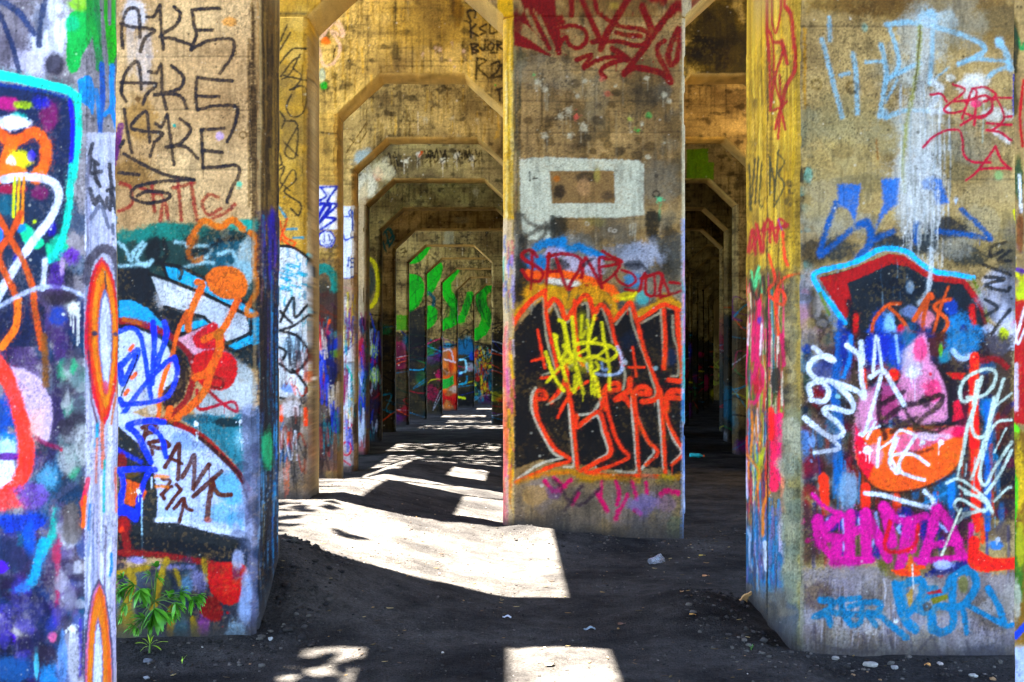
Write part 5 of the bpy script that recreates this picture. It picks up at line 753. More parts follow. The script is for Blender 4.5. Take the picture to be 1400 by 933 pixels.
        c.F([(482, 370), (530, 360), (560, 340), (562, 400), (530, 420), (560, 430), (540, 420), (490, 430), (482, 460)], '2c9c4c', .95, .6).B((510, 320), (20, 26), '6c4c24', .8).S([(490, 480), (580, 500)], 5, 'b8341c', .9)
    if i == 12:
        c.at(*X).S([(665, 575), (630, 690), (600, 735)], 10, '12a81c', .97, .8).S([(600, 720), (620, 740)], 7, '149c20', .9)
        for q in ([(605, 825), (640, 800), (650, 840)], [(650, 800), (680, 830)], [(610, 840), (680, 800)]): c.S(q, 1.5, '24201a', .9)
        c.at(500, 440, 4.665).F([(585, 110), (690, 110), (690, 210), (585, 210)], '1f6c8c', .9, 2).S([(600, 240), (635, 250), (640, 310), (600, 330)], 2.6, '9cd0dc', .95).S([(600, 400), (640, 390), (645, 350)], 2.4, '2c9cb4', .9).B((680, 220), (20, 30), '2c54a8', .8).S([(590, 480), (630, 490)], 2.5, 'c8d02c', .9)
    if i == 13:
        c.at(*X).S([(790, 520), (740, 570), (740, 640), (770, 710), (750, 790), (700, 830)], 15, '149c1c', .97, .8).B((720, 650), (30, 60), '2c2c14', .6)
        c.at(500, 440, 4.665).patches((648, 475, 672, 555), ['c8b41c', 'a83c1c', 'd8c84c', '2c7c8c', 'c86c2c', '7c9c2c', '1c1c14', '2c2c1c'], 60, (.05, .14), .8).scrib((648, 478, 672, 552), ['c8b41c', 'a83c1c', '14201c', '2c7c8c'], 24, .9)
    if i == 14:
        c.at(920, 400, 3.585)
        for q in ([(170, 320), (200, 300), (180, 380), (230, 330)], [(180, 370), (190, 430), (230, 440), (225, 400)], [(200, 340), (225, 370), (195, 360)], [(175, 420), (200, 450), (230, 445)]): c.S(q, 1.8, 'a8b860', .9)
    if 9 <= i <= 13: c.scrib((x0+2, 340, x1 if x1 < 690 else 690, 470), ['0c2414', '102c30', '1c1c10', '0c3c14'], 30, 1.1, .5)
    return c.wear(.3, .6)
# ================================================================== scene helpers
def nodes_mat(name):
    m = bpy.data.materials.new(name); m.use_nodes = True
    nt = m.node_tree; nt.nodes.clear()
    out = nt.nodes.new('ShaderNodeOutputMaterial'); b = nt.nodes.new('ShaderNodeBsdfPrincipled')
    nt.links.new(b.outputs[0], out.inputs[0])
    return m, nt, b
def nn(nt, t, **kw):
    n = nt.nodes.new(t)
    for k, v in kw.items():
        if k in n.inputs: n.inputs[k].default_value = v
        else: setattr(n, k, v)
    return n
def painted_concrete(name, bump=.5, fine=60.0):
    m, nt, b = nodes_mat(name); L = nt.links.new
    at = nn(nt, 'ShaderNodeAttribute', attribute_name='Paint')
    tc = nn(nt, 'ShaderNodeTexCoord')
    n1 = nn(nt, 'ShaderNodeTexNoise', Scale=fine, Detail=6.0, Roughness=.65); L(tc.outputs['Object'], n1.inputs['Vector'])
    mr = nn(nt, 'ShaderNodeMapRange'); L(n1.outputs['Fac'], mr.inputs[0])
    mr.inputs[1].default_value = .3; mr.inputs[2].default_value = .7; mr.inputs[3].default_value = .76; mr.inputs[4].default_value = 1.22
    mul = nn(nt, 'ShaderNodeVectorMath', operation='SCALE'); L(at.outputs['Color'], mul.inputs[0]); L(mr.outputs[0], mul.inputs['Scale'])
    L(mul.outputs[0], b.inputs['Base Color'])
    rr = nn(nt, 'ShaderNodeMapRange'); L(at.outputs['Alpha'], rr.inputs[0]); rr.inputs[3].default_value = .95; rr.inputs[4].default_value = .6
    L(rr.outputs[0], b.inputs['Roughness']); b.inputs['Specular IOR Level'].default_value = .14
    n2 = nn(nt, 'ShaderNodeTexNoise', Scale=fine*.35, Detail=8.0, Roughness=.7); L(tc.outputs['Object'], n2.inputs['Vector'])
    v = nn(nt, 'ShaderNodeTexVoronoi', Scale=fine*.5); L(tc.outputs['Object'], v.inputs['Vector'])
    ad = nn(nt, 'ShaderNodeMath', operation='MULTIPLY_ADD'); L(v.outputs['Distance'], ad.inputs[0]); ad.inputs[1].default_value = .25; L(n2.outputs['Fac'], ad.inputs[2])
    bp = nn(nt, 'ShaderNodeBump', Strength=bump, Distance=.012); L(ad.outputs[0], bp.inputs['Height']); L(bp.outputs[0], b.inputs['Normal'])
    return m
CONC = painted_concrete('painted_concrete', .55)

def put(name, verts, faces, mat, parent=None, cols=None, smooth=False, loc=None):
    me = bpy.data.meshes.new(name)
    verts = np.asarray(verts, np.float32); faces = np.asarray(faces, np.int32)
    if len(faces) and faces.ndim == 2:
        nf, k = faces.shape
        me.vertices.add(len(verts)); me.vertices.foreach_set('co', verts.ravel())
        me.loops.add(nf*k); me.loops.foreach_set('vertex_index', faces.ravel())
        me.polygons.add(nf); me.polygons.foreach_set('loop_start', np.arange(nf, dtype=np.int32)*k)
        me.update(calc_edges=True); me.validate()
    if cols is not None:
        a = me.color_attributes.new('Paint', 'FLOAT_COLOR', 'POINT'); a.data.foreach_set('color', np.asarray(cols, np.float32).ravel())
    if smooth: me.polygons.foreach_set('use_smooth', np.ones(len(me.polygons), bool))
    me.materials.append(mat)
    o = bpy.data.objects.new(name, me); C.objects.link(o)
    if parent is not None: o.parent = parent
    if loc is not None: o.location = loc
    return o
def thing(name, label, cat, group=None, loc=(0, 0, 0)):
    o = bpy.data.objects.new(name, None); C.objects.link(o); o.location = loc; tag(o, label, cat, group); return o
def tag(o, label, cat, group=None):
    o['label'] = label; o['category'] = cat; o['kind'] = 'thing'
    if group: o['group'] = group
    return o

TAN = lin('b49a62'); TAN2 = lin('7c6640')
def bare(v):
    """unpainted, stained concrete for the faces nobody painted"""
    n = fbm(v[:, 0]*1.3+v[:, 1]*1.1, v[:, 2]*1.2, 3, 4)
    k = sm(.55, .8, fbm(v[:, 0]*4+v[:, 1]*4, v[:, 2]*.7, 9, 3))*.5
    c = TAN*(1-n[:, None])+TAN2*n[:, None]
    return np.concatenate([c*(1-k)[:, None], np.full((len(v), 1), .1)], 1)
def tint(v, wall, pad=1.5):
    px, py = proj(v)
    c = wall.sample(px, py)
    x1 = wall.x0+(wall.w-1)/wall.k; y1 = wall.y0+(wall.h-1)/wall.k
    out = np.maximum(np.maximum(wall.x0-px, px-x1), np.maximum(wall.y0-py, py-y1))
    f = sm(0, 12, out)[:, None]
    return c*(1-f)+bare(v)*f
def steps(a, b, lo, hi, fine, coarse):
    """break points from a to b: spacing fine between lo and hi, coarse outside"""
    s = [a]; x = a; sg = 1 if b > a else -1
    while True:
        inn = lo-fine <= x <= hi+fine
        st = fine if inn else coarse
        x2 = x+sg*st
        if not inn:
            for e in (lo, hi):
                if (x-e)*(x2-e) < 0: x2 = e
        x = x2
        if (b-x)*sg <= st*.4: break
        s.append(x)
    return np.array(s+[b])

def column(name, edges, zs, parent, lumps=.006):
    """edges: list of (points (n,2) along one side, painter); together they run once round the column"""
    XY = np.vstack([e[0][:-1] for e in edges]); n = len(XY); m = len(zs)
    V = np.empty((m, n, 3)); V[:, :, :2] = XY[None]; V[:, :, 2] = zs[:, None]
    c = np.empty((m, n, 4)); k = 0
    cx, cy = XY.mean(0)
    for pts, pt in edges:
        q = len(pts)-1; v = V[:, k:k+q].reshape(-1, 3)
        c[:, k:k+q] = (tint(v, pt) if pt is not None else bare(v)).reshape(m, q, 4); k += q
    # worn, slightly uneven edges
    g = (fbm(V[..., 0]*6+V[..., 1]*5, V[..., 2]*4, 5, 4)-.5)*2*lumps
    d = V[..., :2]-np.array([cx, cy]); d /= np.linalg.norm(d, axis=2, keepdims=True)
    V[..., :2] += d*g[..., None]
    # chipped arrises: bites out of the corner facets
    cn = XY-np.roll(XY, 1, 0); nx_ = np.roll(XY, -1, 0)-XY
    turn = np.abs(cn[:, 0]*nx_[:, 1]-cn[:, 1]*nx_[:, 0])/(np.linalg.norm(cn, axis=1)*np.linalg.norm(nx_, axis=1)+1e-9)
    kk = np.minimum(np.linalg.norm(cn, axis=1), np.linalg.norm(nx_, axis=1)) < .03
    edge = sm(.15, .45, turn)*kk
    bite = sm(.54, .76, fbm(V[..., 2]*5+XY[None, :, 0]*3, V[..., 2]*1.3+XY[None, :, 1], 71, 4))*.05*edge[None]
    V[..., :2] -= d*bite[..., None]
    # soil splashed up and banked against the foot
    hz = V[..., 2]-gz(V[..., 0], V[..., 1]); nz = fbm(V[..., 0]*5+V[..., 1]*5, V[..., 2]*2, 33, 4)
    so_ = (1-sm(.0, .07+.5*nz**2, hz))[..., None]*.85
    c[..., :3] = c[..., :3]*(1-so_)+np.array([.035, .031, .028])*so_; c[..., 3:] *= 1-so_
    idx = np.arange(m*n).reshape(m, n); nx = np.roll(idx, -1, axis=1)
    F = np.stack([idx[:-1], nx[:-1], nx[1:], idx[1:]], -1).reshape(-1, 4)
    # caps as quads to centre
    V = V.reshape(-1, 3); c = c.reshape(-1, 4)
    ct = len(V); V = np.vstack([V, [[cx, cy, zs[-1]], [cx, cy, zs[0]]]]); c = np.vstack([c, c[-2:]])
    top = idx[-1]; bot = idx[0]
    cap = [[top[i], top[(i+1) % n], ct, ct] for i in range(0)]
    me_f = list(map(list, F))
    o = put(name, V, F, CONC, parent, c)
    bm_caps(o, top, bot, n)
    return o
def bm_caps(o, top, bot, n):
    import bmesh
    bm = bmesh.new(); bm.from_mesh(o.data); bm.verts.ensure_lookup_table()
    try:
        bm.faces.new([bm.verts[i] for i in top]); bm.faces.new([bm.verts[i] for i in bot[::-1]])
    except ValueError: pass
    loose = [v for v in bm.verts if not v.link_faces]
    bmesh.ops.delete(bm, geom=loose, context='VERTS')
    bm.to_mesh(o.data); bm.free()

def seg(a, b, n=2):
    t = np.linspace(0, 1, n)[:, None]; return np.array(a)*(1-t)+np.array(b)*t
def line_x(xs, y): return np.stack([xs, np.full(len(xs), y)], 1)

Z_TOP, Z_SOF, Z_SPR, HAUN = 7.3, 5.37, 4.87, .54
def D(i): return 4.0*(i+.63)
def wx(px, d): return (px-CX)*d/FP
def wz(py, d): return CAMZ-(py-HY)*d/FP

def pier(name, xl, xr, d, t, wall, vis, cell, parent, z1=Z_SPR, chl=(.05,), chr_=.05, left_wall=None, right_wall=None, side_cell=None, zvis=None):
    """rectangular pier with chamfered front corners; vis = x range the camera side shows"""
    f = cell*d/FP
    zlo, zhi = zvis or (wz(930, d), min(z1, wz(-8, d)))
    zs = steps(-.5, z1, max(-.5, zlo), min(z1, zhi), f, .4)
    ch = chl[0]
    lo, hi = wx(vis[0], d), wx(vis[1], d)
    xs = steps(xl+ch, xr-chr_, max(xl+ch, lo), min(xr-chr_, hi), f, .02 if d < 8 else .1)
    sc = (side_cell or 3)
    E = []
    E.append((line_x(xs, d), wall))                                           # front, left to right
    E.append((seg((xr-chr_, d), (xr, d+chr_), 5), right_wall or wall))        # right chamfer
    E.append((seg((xr, d+chr_), (xr, d+t), sc), right_wall if right_wall else 'side_r'))
    E.append((line_x(np.linspace(xr, xl, 6), d+t), None))
    E.append((seg((xl, d+t), (xl, d+ch), sc), left_wall if left_wall else 'side_l'))
    E.append((seg((xl, d+ch), (xl+ch*.38, d+ch*.25), 4), left_wall or wall))
    E.append((seg((xl+ch*.38, d+ch*.25), (xl+ch, d), 7), left_wall or wall))
    E = [(p, (wall if isinstance(w, str) else w)) for p, w in E]
    return column(name, E, zs, parent)

def beam(name, spans, d, t, wall, vis, cell, parent, x0, x1, ztop=Z_TOP):
    """head wall over the openings: octagonal soffits, chamfered lower edge; spans = (left, right) of each opening"""
    f = cell*d/FP
    brk = {x0, x1}
    for a, b in spans: brk |= {a, a+HAUN, b-HAUN, b}
    brk = sorted(brk)
    xs = [x0]
    for a, b in zip(brk[:-1], brk[1:]):
        s = steps(a, b, max(a, wx(vis[0], d)), min(b, wx(vis[1], d)), f, .25); xs += list(s[1:])
    xs = np.array(xs)
    zb = np.full(len(xs), Z_SPR)
    for a, b in spans:
        k = (xs > a) & (xs < b)
        zb[k] = np.minimum(np.minimum(Z_SPR+(xs[k]-a)/HAUN*.5, Z_SPR+(b-xs[k])/HAUN*.5), Z_SOF)
    zb += (fbm(xs*7, xs*0+d, 4, 3)-.5)*.02*(zb > Z_SPR)
    opn = np.zeros(len(xs), bool)
    for a, b in spans: opn |= (xs >= a) & (xs <= b)
    n = len(xs); zvt = min(ztop, wz(-8, d))
    nr = max(4, int((zvt-Z_SPR)/f))
    rows = []
    for k in range(nr+1): rows.append((k/nr))
    ch = .03
    V = []; c = []
    hi_rows = []
    def row(y, z): return np.stack([xs, np.full(n, y), z], 1)
    R_ = [row(d+t, np.full(n, ztop)), row(d+t, zb+ch*0)]                      # back
    R_ += [row(d+t*.66, zb), row(d+t*.33, zb), row(d+ch, zb)]                 # soffit
    zf = zb+ch*1.1*(zb > Z_SPR-1)*opn
    R_ += [row(d+ch*.5, (zb+zf)/2)]
    q = zf+0
    for k in rows: R_.append(row(d, zf+(max(zvt, Z_SOF+.2)-zf)*k))
    if ztop > zvt+.05: R_.append(row(d, np.full(n, ztop)))
    nr_ = len(R_)
    for j, r_ in enumerate(R_):
        cc = tint(r_, wall) if j >= 1 else bare(r_)
        if 1 <= j <= 5:
            cc = cc*.25+bare(r_)*1.05; cc[:, :3] *= (.7+.6*fbm(r_[:, 0]*9, r_[:, 1]*5+r_[:, 2]*6, 44, 3))[:, None]*np.array([1.05, 1, .75]); cc[:, 3] = .1  # soffits lightened and yellowed to paint in bounce light, with mottling
        V.append(r_); c.append(cc)
    V = np.array(V); c = np.array(c)
    idx = np.arange(nr_*n).reshape(nr_, n)
    F = np.stack([idx[:-1, :-1], idx[:-1, 1:], idx[1:, 1:], idx[1:, :-1]], -1).reshape(-1, 4)
    Ft = np.stack([idx[-1, :-1], idx[-1, 1:], idx[0, 1:], idx[0, :-1]], -1)
    F = np.vstack([F, Ft])
    return put(name, V.reshape(-1, 3), F, CONC, parent, c.reshape(-1, 4))
# ================================================================== the structure
T = .62
# --- near pillars: their tops run out of the picture, each is a thing of its own
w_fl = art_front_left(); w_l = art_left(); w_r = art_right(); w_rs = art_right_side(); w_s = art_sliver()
d0 = 2.5
xa, xb = wx(117.5, d0), wx(160, 2.72)
t_ = tag(bpy.data.objects.new('x', None), '', '') if False else None
f = 1.05*d0/FP
zs = steps(-.5, Z_TOP, wz(945, d0), wz(-8, d0), f, .4)
o = column('concrete_pillar', [(line_x(steps(-2.2, xa, wx(-4, d0), xa, f, .012), d0), w_fl), (seg((xa, d0), (xb, 2.72), 46), w_fl), (seg((xb, 2.72), (-1.12, 3.14), 8), None), (seg((-1.12, 3.14), (-2.2, 3.14), 5), None), (seg((-2.2, 3.14), (-2.2, d0), 4), None)], zs, None)
tag(o, 'nearest pillar at left edge, purple and teal spray paint with a flame-striped white corner', 'pillar')
x_s = wx(1387, d0)
zs = steps(-.5, Z_TOP, wz(945, d0), wz(-8, d0), 1.4*d0/FP, .4)
o = column('concrete_pillar', [(line_x(steps(x_s, 2.4, x_s, wx(1410, d0), f, .012), d0), w_s), (seg((2.4, d0), (2.4, 3.1), 4), None), (seg((2.4, 3.1), (x_s+.35, 3.1), 5), None), (seg((x_s+.35, 3.1), (x_s, d0), 6), None)], zs, None)
tag(o, 'narrow sliver of a yellow-green pillar cut off by the right edge of the photo', 'pillar')
d1 = D(1)
o = pier('concrete_pillar', -3.0, wx(382, d1+T), d1, T, w_l, (155, 352), 1.05, None, Z_TOP, (.04,), .03, right_wall=w_l, side_cell=26)
tag(o, 'pillar with black AKE tags over a teal mural and brown FRANK lettering', 'pillar')
xr1 = wx(1086, d1)
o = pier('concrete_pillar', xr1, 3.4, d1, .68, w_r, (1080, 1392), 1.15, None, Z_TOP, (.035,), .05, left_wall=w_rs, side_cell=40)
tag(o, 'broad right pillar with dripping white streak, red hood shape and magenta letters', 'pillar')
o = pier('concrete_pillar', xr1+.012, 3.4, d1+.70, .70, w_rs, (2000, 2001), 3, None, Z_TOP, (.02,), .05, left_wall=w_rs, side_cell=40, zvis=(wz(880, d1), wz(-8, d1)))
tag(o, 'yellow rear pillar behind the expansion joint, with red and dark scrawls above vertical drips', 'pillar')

# --- frames: (left pier right edge, left opening right edge | centre pier right edge, right opening right edge) in metres
LX = {2: -1.895, 3: -2.23, 4: -2.575, 5: -2.89, 6: -3.085, 7: -3.17, 8: -3.17, 9: -2.92, 10: -2.63, 11: -2.24, 12: -1.69, 13: -.9}
CL = {2: -.085, 3: -.066, 4: -.02, 5: 0, 6: .17, 7: .25, 8: -.62, 9: -.3, 10: 0, 11: .3, 12: .9, 13: 1.7}
CR = {2: 1.612, 3: 1.75, 4: 1.95, 5: 2.4, 6: 2.9, 7: 3.5, 8: 5.39, 9: 6.14, 10: 7.0, 11: 7.9, 12: 8.8, 13: 9.7}
RX = {2: 3.25, 3: 3.6, 4: 4.03, 5: 4.46, 6: 5.04, 7: 5.67, 8: 7.9, 9: 8.7, 10: 9.5, 11: 10.4, 12: 11.3, 13: 12.2}
LAB = {2: 'frame whose broad centre pier carries a black and orange piece under a white box',
       3: 'frame with golden head wall, blue zigzag and smiley on its left pier',
       4: 'frame with the blue outlined 15 tag on its narrow left pier',
       5: 'frame with white runs and small black tags along its head wall',
       6: 'frame with half a yellow ring and lime blobs on its left pier',
       7: 'plain brown frame with a small dark teal squiggle at its left haunch',
       8: 'dim frame with one small square of green low on its left pier',
       9: 'frame with the first bright green blobs above a black lower pier',
       10: 'frame with two green blobs split by a teal tag, dark below',
       11: 'frame with a green S curve above a foot coloured orange as if lit',
       12: 'frame with one slanting green stroke over a blue patch',
       13: 'farthest frame with a big green reversed S, yellow and red below'}
w2 = art_centre()
BASE = {2: 705, 3: 656, 4: 656, 5: 622, 6: 603, 7: 595, 8: 585, 9: 577, 10: 570, 11: 567, 12: 563, 13: 556}
for i in range(2, 14):
    d = D(i); T = .62 if i == 2 else .48
    cell = {2: 1.2, 3: 1.15, 4: 1.1, 5: 1.0, 6: .9}.get(i, .75)
    fr = thing('concrete_arch', LAB[i], 'concrete frame', 'octagonal concrete frames of the arcade', (0, 0, 0))
    if i == 2: w = w2; vis = (374, 945)
    else:
        xl_vis = CX+FP*LX[i-1]/(D(i-1)+T)-3
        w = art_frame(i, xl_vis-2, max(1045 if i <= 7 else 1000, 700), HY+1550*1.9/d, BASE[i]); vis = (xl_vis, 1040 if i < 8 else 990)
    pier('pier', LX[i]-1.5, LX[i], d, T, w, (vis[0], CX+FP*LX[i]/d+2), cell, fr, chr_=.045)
    if i < 8 or i > 8:
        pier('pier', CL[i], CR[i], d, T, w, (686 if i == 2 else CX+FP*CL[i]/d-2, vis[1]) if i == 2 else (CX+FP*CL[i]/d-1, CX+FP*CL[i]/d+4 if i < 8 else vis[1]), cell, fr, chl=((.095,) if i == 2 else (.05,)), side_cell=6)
    else:
        pier('pier', CL[i], 1.1, d, T, w, (668, 700), cell, fr); pier('pier', 3.9, CR[i], d, T, w, (936, 945), cell, fr)
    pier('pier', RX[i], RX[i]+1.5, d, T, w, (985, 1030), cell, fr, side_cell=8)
    sp = [(LX[i], CL[i]), (CR[i], RX[i])]
    if i == 8: sp = [(LX[i], CL[i]), (1.1, 3.9), (CR[i], RX[i])]
    beam('beam', sp, d, T, w, vis, cell*1.05, fr, LX[i]-1.5, RX[i]+1.5)

# end wall that closes the dark right aisle
wE = art_frame(14, 940, 1000, 640, 545)
dE = 62.0
fe = .8*dE/FP
o = column('concrete_wall', [(line_x(steps(4.0, 18, wx(960, dE), wx(992, dE), fe, .6), dE), wE), (seg((18, dE), (18, dE+.5), 2), None), (seg((18, dE+.5), (4, dE+.5), 3), None), (seg((4, dE+.5), (4, dE), 2), None)], steps(-.5, Z_TOP, .1, 3, fe, .5), None)
tag(o, 'dark end wall of the right aisle with a pale yellow scribble', 'wall')

# --- deck overhead: unseen, bay by bay, openings shaped to throw the sun patches
SUN = Vector((.16, -.004, -.985)).normalized()
def up(x, z=Z_TOP): return x-SUN.x/-SUN.z*(z-.15)
def shade_deck():
    V = []; F = []
    def slab(x0, x1, y0, y1):
        if x1-x0 < .02 or y1-y0 < .02: return
        z0, z1 = Z_TOP+.01, Z_TOP+.3
        b = len(V)
        for z in (z0, z1):
            for x, y in ((x0, y0), (x1, y0), (x1, y1), (x0, y1)): V.append((x, y, z))
        for q in ((3, 2, 1, 0), (4, 5, 6, 7), (0, 1, 5, 4), (1, 2, 6, 5), (2, 3, 7, 6), (3, 0, 4, 7)): F.append([b+k for k in q])
    def bay(y0, y1, x0, x1, holes):
        xs = sorted({x0, x1, *[min(max(h[0], x0), x1) for h in holes], *[min(max(h[1], x0), x1) for h in holes]})
        ys = sorted({y0, y1, *[min(max(h[2], y0), y1) for h in holes], *[min(max(h[3], y0), y1) for h in holes]})
        for a, b in zip(ys[:-1], ys[1:]):
            run = None
            for p, q in zip(xs[:-1], xs[1:]):
                cx, cy = (p+q)/2, (a+b)/2
                hole = any(h[0] < cx < h[1] and h[2] < cy < h[3] for h in holes)
                if not hole: run = (run[0], q) if run else (p, q)
                if hole and run: slab(*run, a, b); run = None
            if run: slab(*run, a, b)
    H = lambda x0, x1, y0, y1: (up(x0), up(x1), y0, y1)
    E = -.005
    bay(DECK_B, 7.15, DECK_L, 4.6, [H(-.09, .52, 4.6, 6.52), H(-1.28, -.86, 5.2, 6.45)])
    bay(7.15, 10.83, DECK_L, 4.6, [H(-2.3, .36, 7.95, 10.6)])
    bay(10.83, 14.83, DECK_L, 4.6, [H(-2.6, -1.45, 11.0, 14.6), H(-1.5, -.55, 13.55, 14.6), H(-.62, .05, 11.0, 14.6)])
    bay(14.83, 18.83, DECK_L, 4.6, [H(-2.35, -1.55, 15.7, 17.8), H(-.95, -.4, 15.7, 17.8)])
    bay(18.83, 22.83, DECK_F, 9, [H(-2.5, -.25, 19.5, 22.4)])
    bay(22.83, 26.83, DECK_F, 10, [H(-2.7, -.3, 23.6, 26.0)])
    bay(26.83, 30.83, DECK_F, 10, [])
    bay(30.83, 34.83, DECK_F, 12, [H(-2.8, -.2, 32.4, 34.3)])
    bay(34.83, 38.83, DECK_F, 12, [H(-2.2, -.5, 36.0, 37.8)])
    bay(38.83, 46.83, DECK_F, 15, [H(-2.6, -1.0, 40.2, 42)])
    bay(46.83, 64, DECK_F, 19, [H(-1.6, -.2, 48, 49.4)])
    V_ = np.array(V, float)
    o = put('shade_deck', V_, F, CONC, None, bare(V_)); o['kind'] = 'structure'
DECK_L = -4.3; DECK_F = -5.2; DECK_B = -9.0  # slabs reach back past the camera to cut skylight on the ground
shade_deck()

# unseen outer walls added to darken the right aisle and far left piers
def added_side_wall(pts, th, label):
    p = [np.array(q, float) for q in pts]
    outer = [q+np.array([th, 0]) for q in p]
    E = [(np.vstack([seg(a, b, 6)[:-1] for a, b in zip(p[:-1], p[1:])]+[p[-1][None]]), None), (seg(p[-1], outer[-1]), None), (np.vstack([seg(a, b, 6)[:-1] for a, b in zip(outer[::-1][:-1], outer[::-1][1:])]+[outer[0][None]]), None), (seg(outer[0], p[0]), None)]
    o = column('concrete_wall', E, np.linspace(-.5, Z_TOP, 14), None); tag(o, label, 'wall'); return o
added_side_wall([(5.7, 13), (6.2, 22), (7.6, 32), (10.2, 40), (14, 55), (17.5, 62)], .4, 'unseen wall added to darken the outer side of the right aisle')
added_side_wall([(-5.6, 23), (-5.6, 30)], -.4, 'unseen wall added to keep light off the far left piers')
# ================================================================== ground
def axis(parts):
    a = []
    for lo, hi, st in parts: a += list(np.arange(lo, hi, st))
    return np.array(a+[parts[-1][1]])
gx = axis([(-400, -60, 40), (-60, -8, 4), (-8, -2.6, .3), (-2.6, 3.0, .03), (3.0, 8, .3), (8, 60, 4), (60, 400, 40)])
gy = axis([(-400, -20, 40), (-20, 3, 1.5), (3, 5.2, .2), (5.2, 12, .03), (12, 20, .08), (20, 60, .4), (60, 120, 6), (120, 500, 40)])
GX, GY = np.meshgrid(gx, gy)
V = np.stack([GX, GY, gz(GX, GY)], -1).reshape(-1, 3)
idx = np.arange(GX.size).reshape(GX.shape)
Fq = np.stack([idx[:-1, :-1], idx[:-1, 1:], idx[1:, 1:], idx[1:, :-1]], -1).reshape(-1, 4)
gm, nt, b = nodes_mat('cinder_ground'); L = nt.links.new
tc = nn(nt, 'ShaderNodeTexCoord')
n1 = nn(nt, 'ShaderNodeTexNoise', Scale=1.4, Detail=5.0); L(tc.outputs['Object'], n1.inputs['Vector'])
n2 = nn(nt, 'ShaderNodeTexNoise', Scale=55.0, Detail=8.0, Roughness=.75); L(tc.outputs['Object'], n2.inputs['Vector'])
vo = nn(nt, 'ShaderNodeTexVoronoi', Scale=70.0); L(tc.outputs['Object'], vo.inputs['Vector'])
r1 = nn(nt, 'ShaderNodeValToRGB'); L(n1.outputs['Fac'], r1.inputs['Fac'])
r1.color_ramp.elements[0].position = .35; r1.color_ramp.elements[0].color = (*G_DARK, 1)
r1.color_ramp.elements[1].position = .68; r1.color_ramp.elements[1].color = (*G_LIGHT, 1)
mr = nn(nt, 'ShaderNodeMapRange'); L(n2.outputs['Fac'], mr.inputs[0]); mr.inputs[1].default_value = .3; mr.inputs[2].default_value = .72; mr.inputs[3].default_value = .45; mr.inputs[4].default_value = 1.6
sc_ = nn(nt, 'ShaderNodeVectorMath', operation='SCALE'); L(r1.outputs['Color'], sc_.inputs[0]); L(mr.outputs[0], sc_.inputs['Scale'])
n3 = nn(nt, 'ShaderNodeTexNoise', Scale=7.0, Detail=7.0, Roughness=.7); L(tc.outputs['Object'], n3.inputs['Vector'])
mr3 = nn(nt, 'ShaderNodeMapRange'); L(n3.outputs['Fac'], mr3.inputs[0]); mr3.inputs[1].default_value = .3; mr3.inputs[2].default_value = .7; mr3.inputs[3].default_value = .6; mr3.inputs[4].default_value = 1.45
sc3 = nn(nt, 'ShaderNodeVectorMath', operation='SCALE'); L(sc_.outputs[0], sc3.inputs[0]); L(mr3.outputs[0], sc3.inputs['Scale'])
v2 = nn(nt, 'ShaderNodeTexVoronoi', Scale=34.0); L(tc.outputs['Object'], v2.inputs['Vector'])
lt = nn(nt, 'ShaderNodeMath', operation='LESS_THAN'); L(v2.outputs['Distance'], lt.inputs[0]); lt.inputs[1].default_value = .13
gtn = nn(nt, 'ShaderNodeSeparateColor'); L(v2.outputs['Color'], gtn.inputs[0])
gt = nn(nt, 'ShaderNodeMath', operation='GREATER_THAN'); L(gtn.outputs[0], gt.inputs[0]); gt.inputs[1].default_value = .96
mu = nn(nt, 'ShaderNodeMath', operation='MULTIPLY'); L(lt.outputs[0], mu.inputs[0]); L(gt.outputs[0], mu.inputs[1])
mx = nn(nt, 'ShaderNodeMix', data_type='RGBA'); L(mu.outputs[0], mx.inputs[0]); L(sc3.outputs[0], mx.inputs[6]); mx.inputs[7].default_value = (.10, .095, .088, 1)
L(mx.outputs[2], b.inputs['Base Color']); b.inputs['Roughness'].default_value = .95; b.inputs['Specular IOR Level'].default_value = .02
ad = nn(nt, 'ShaderNodeMath', operation='MULTIPLY_ADD'); L(vo.outputs['Distance'], ad.inputs[0]); ad.inputs[1].default_value = .5; L(n2.outputs['Fac'], ad.inputs[2])
bp = nn(nt, 'ShaderNodeBump', Strength=.8, Distance=.03); L(ad.outputs[0], bp.inputs['Height']); L(bp.outputs[0], b.inputs['Normal'])
g = put('ground', V, Fq, gm, None, smooth=True); g['kind'] = 'structure'

# ---- loose gravel and grit: nobody could count it
def simple(name, col, rough=.8, **kw):
    m, nt, b = nodes_mat(name); L = nt.links.new
    tc = nn(nt, 'ShaderNodeTexCoord'); n = nn(nt, 'ShaderNodeTexNoise', Scale=kw.get('scale', 30.0), Detail=4.0); L(tc.outputs['Object'], n.inputs['Vector'])
    r = nn(nt, 'ShaderNodeMapRange'); L(n.outputs['Fac'], r.inputs[0]); r.inputs[3].default_value = .55; r.inputs[4].default_value = 1.4
    s = nn(nt, 'ShaderNodeVectorMath', operation='SCALE'); s.inputs[0].default_value = tuple(lin(col)); L(r.outputs[0], s.inputs['Scale'])
    L(s.outputs[0], b.inputs['Base Color']); b.inputs['Roughness'].default_value = rough
    for k, v in kw.items():
        if k in b.inputs: b.inputs[k].default_value = v
    return m
import bmesh
def ico(sub=1):
    bm = bmesh.new(); bmesh.ops.create_icosphere(bm, subdivisions=sub, radius=1)
    v = np.array([x.co for x in bm.verts]); f = np.array([[q.index for q in p.verts] for p in bm.faces]); bm.free(); return v, f
iv, if_ = ico(1)
r = np.random.default_rng(5)
VV = []; FF = []; CC = []
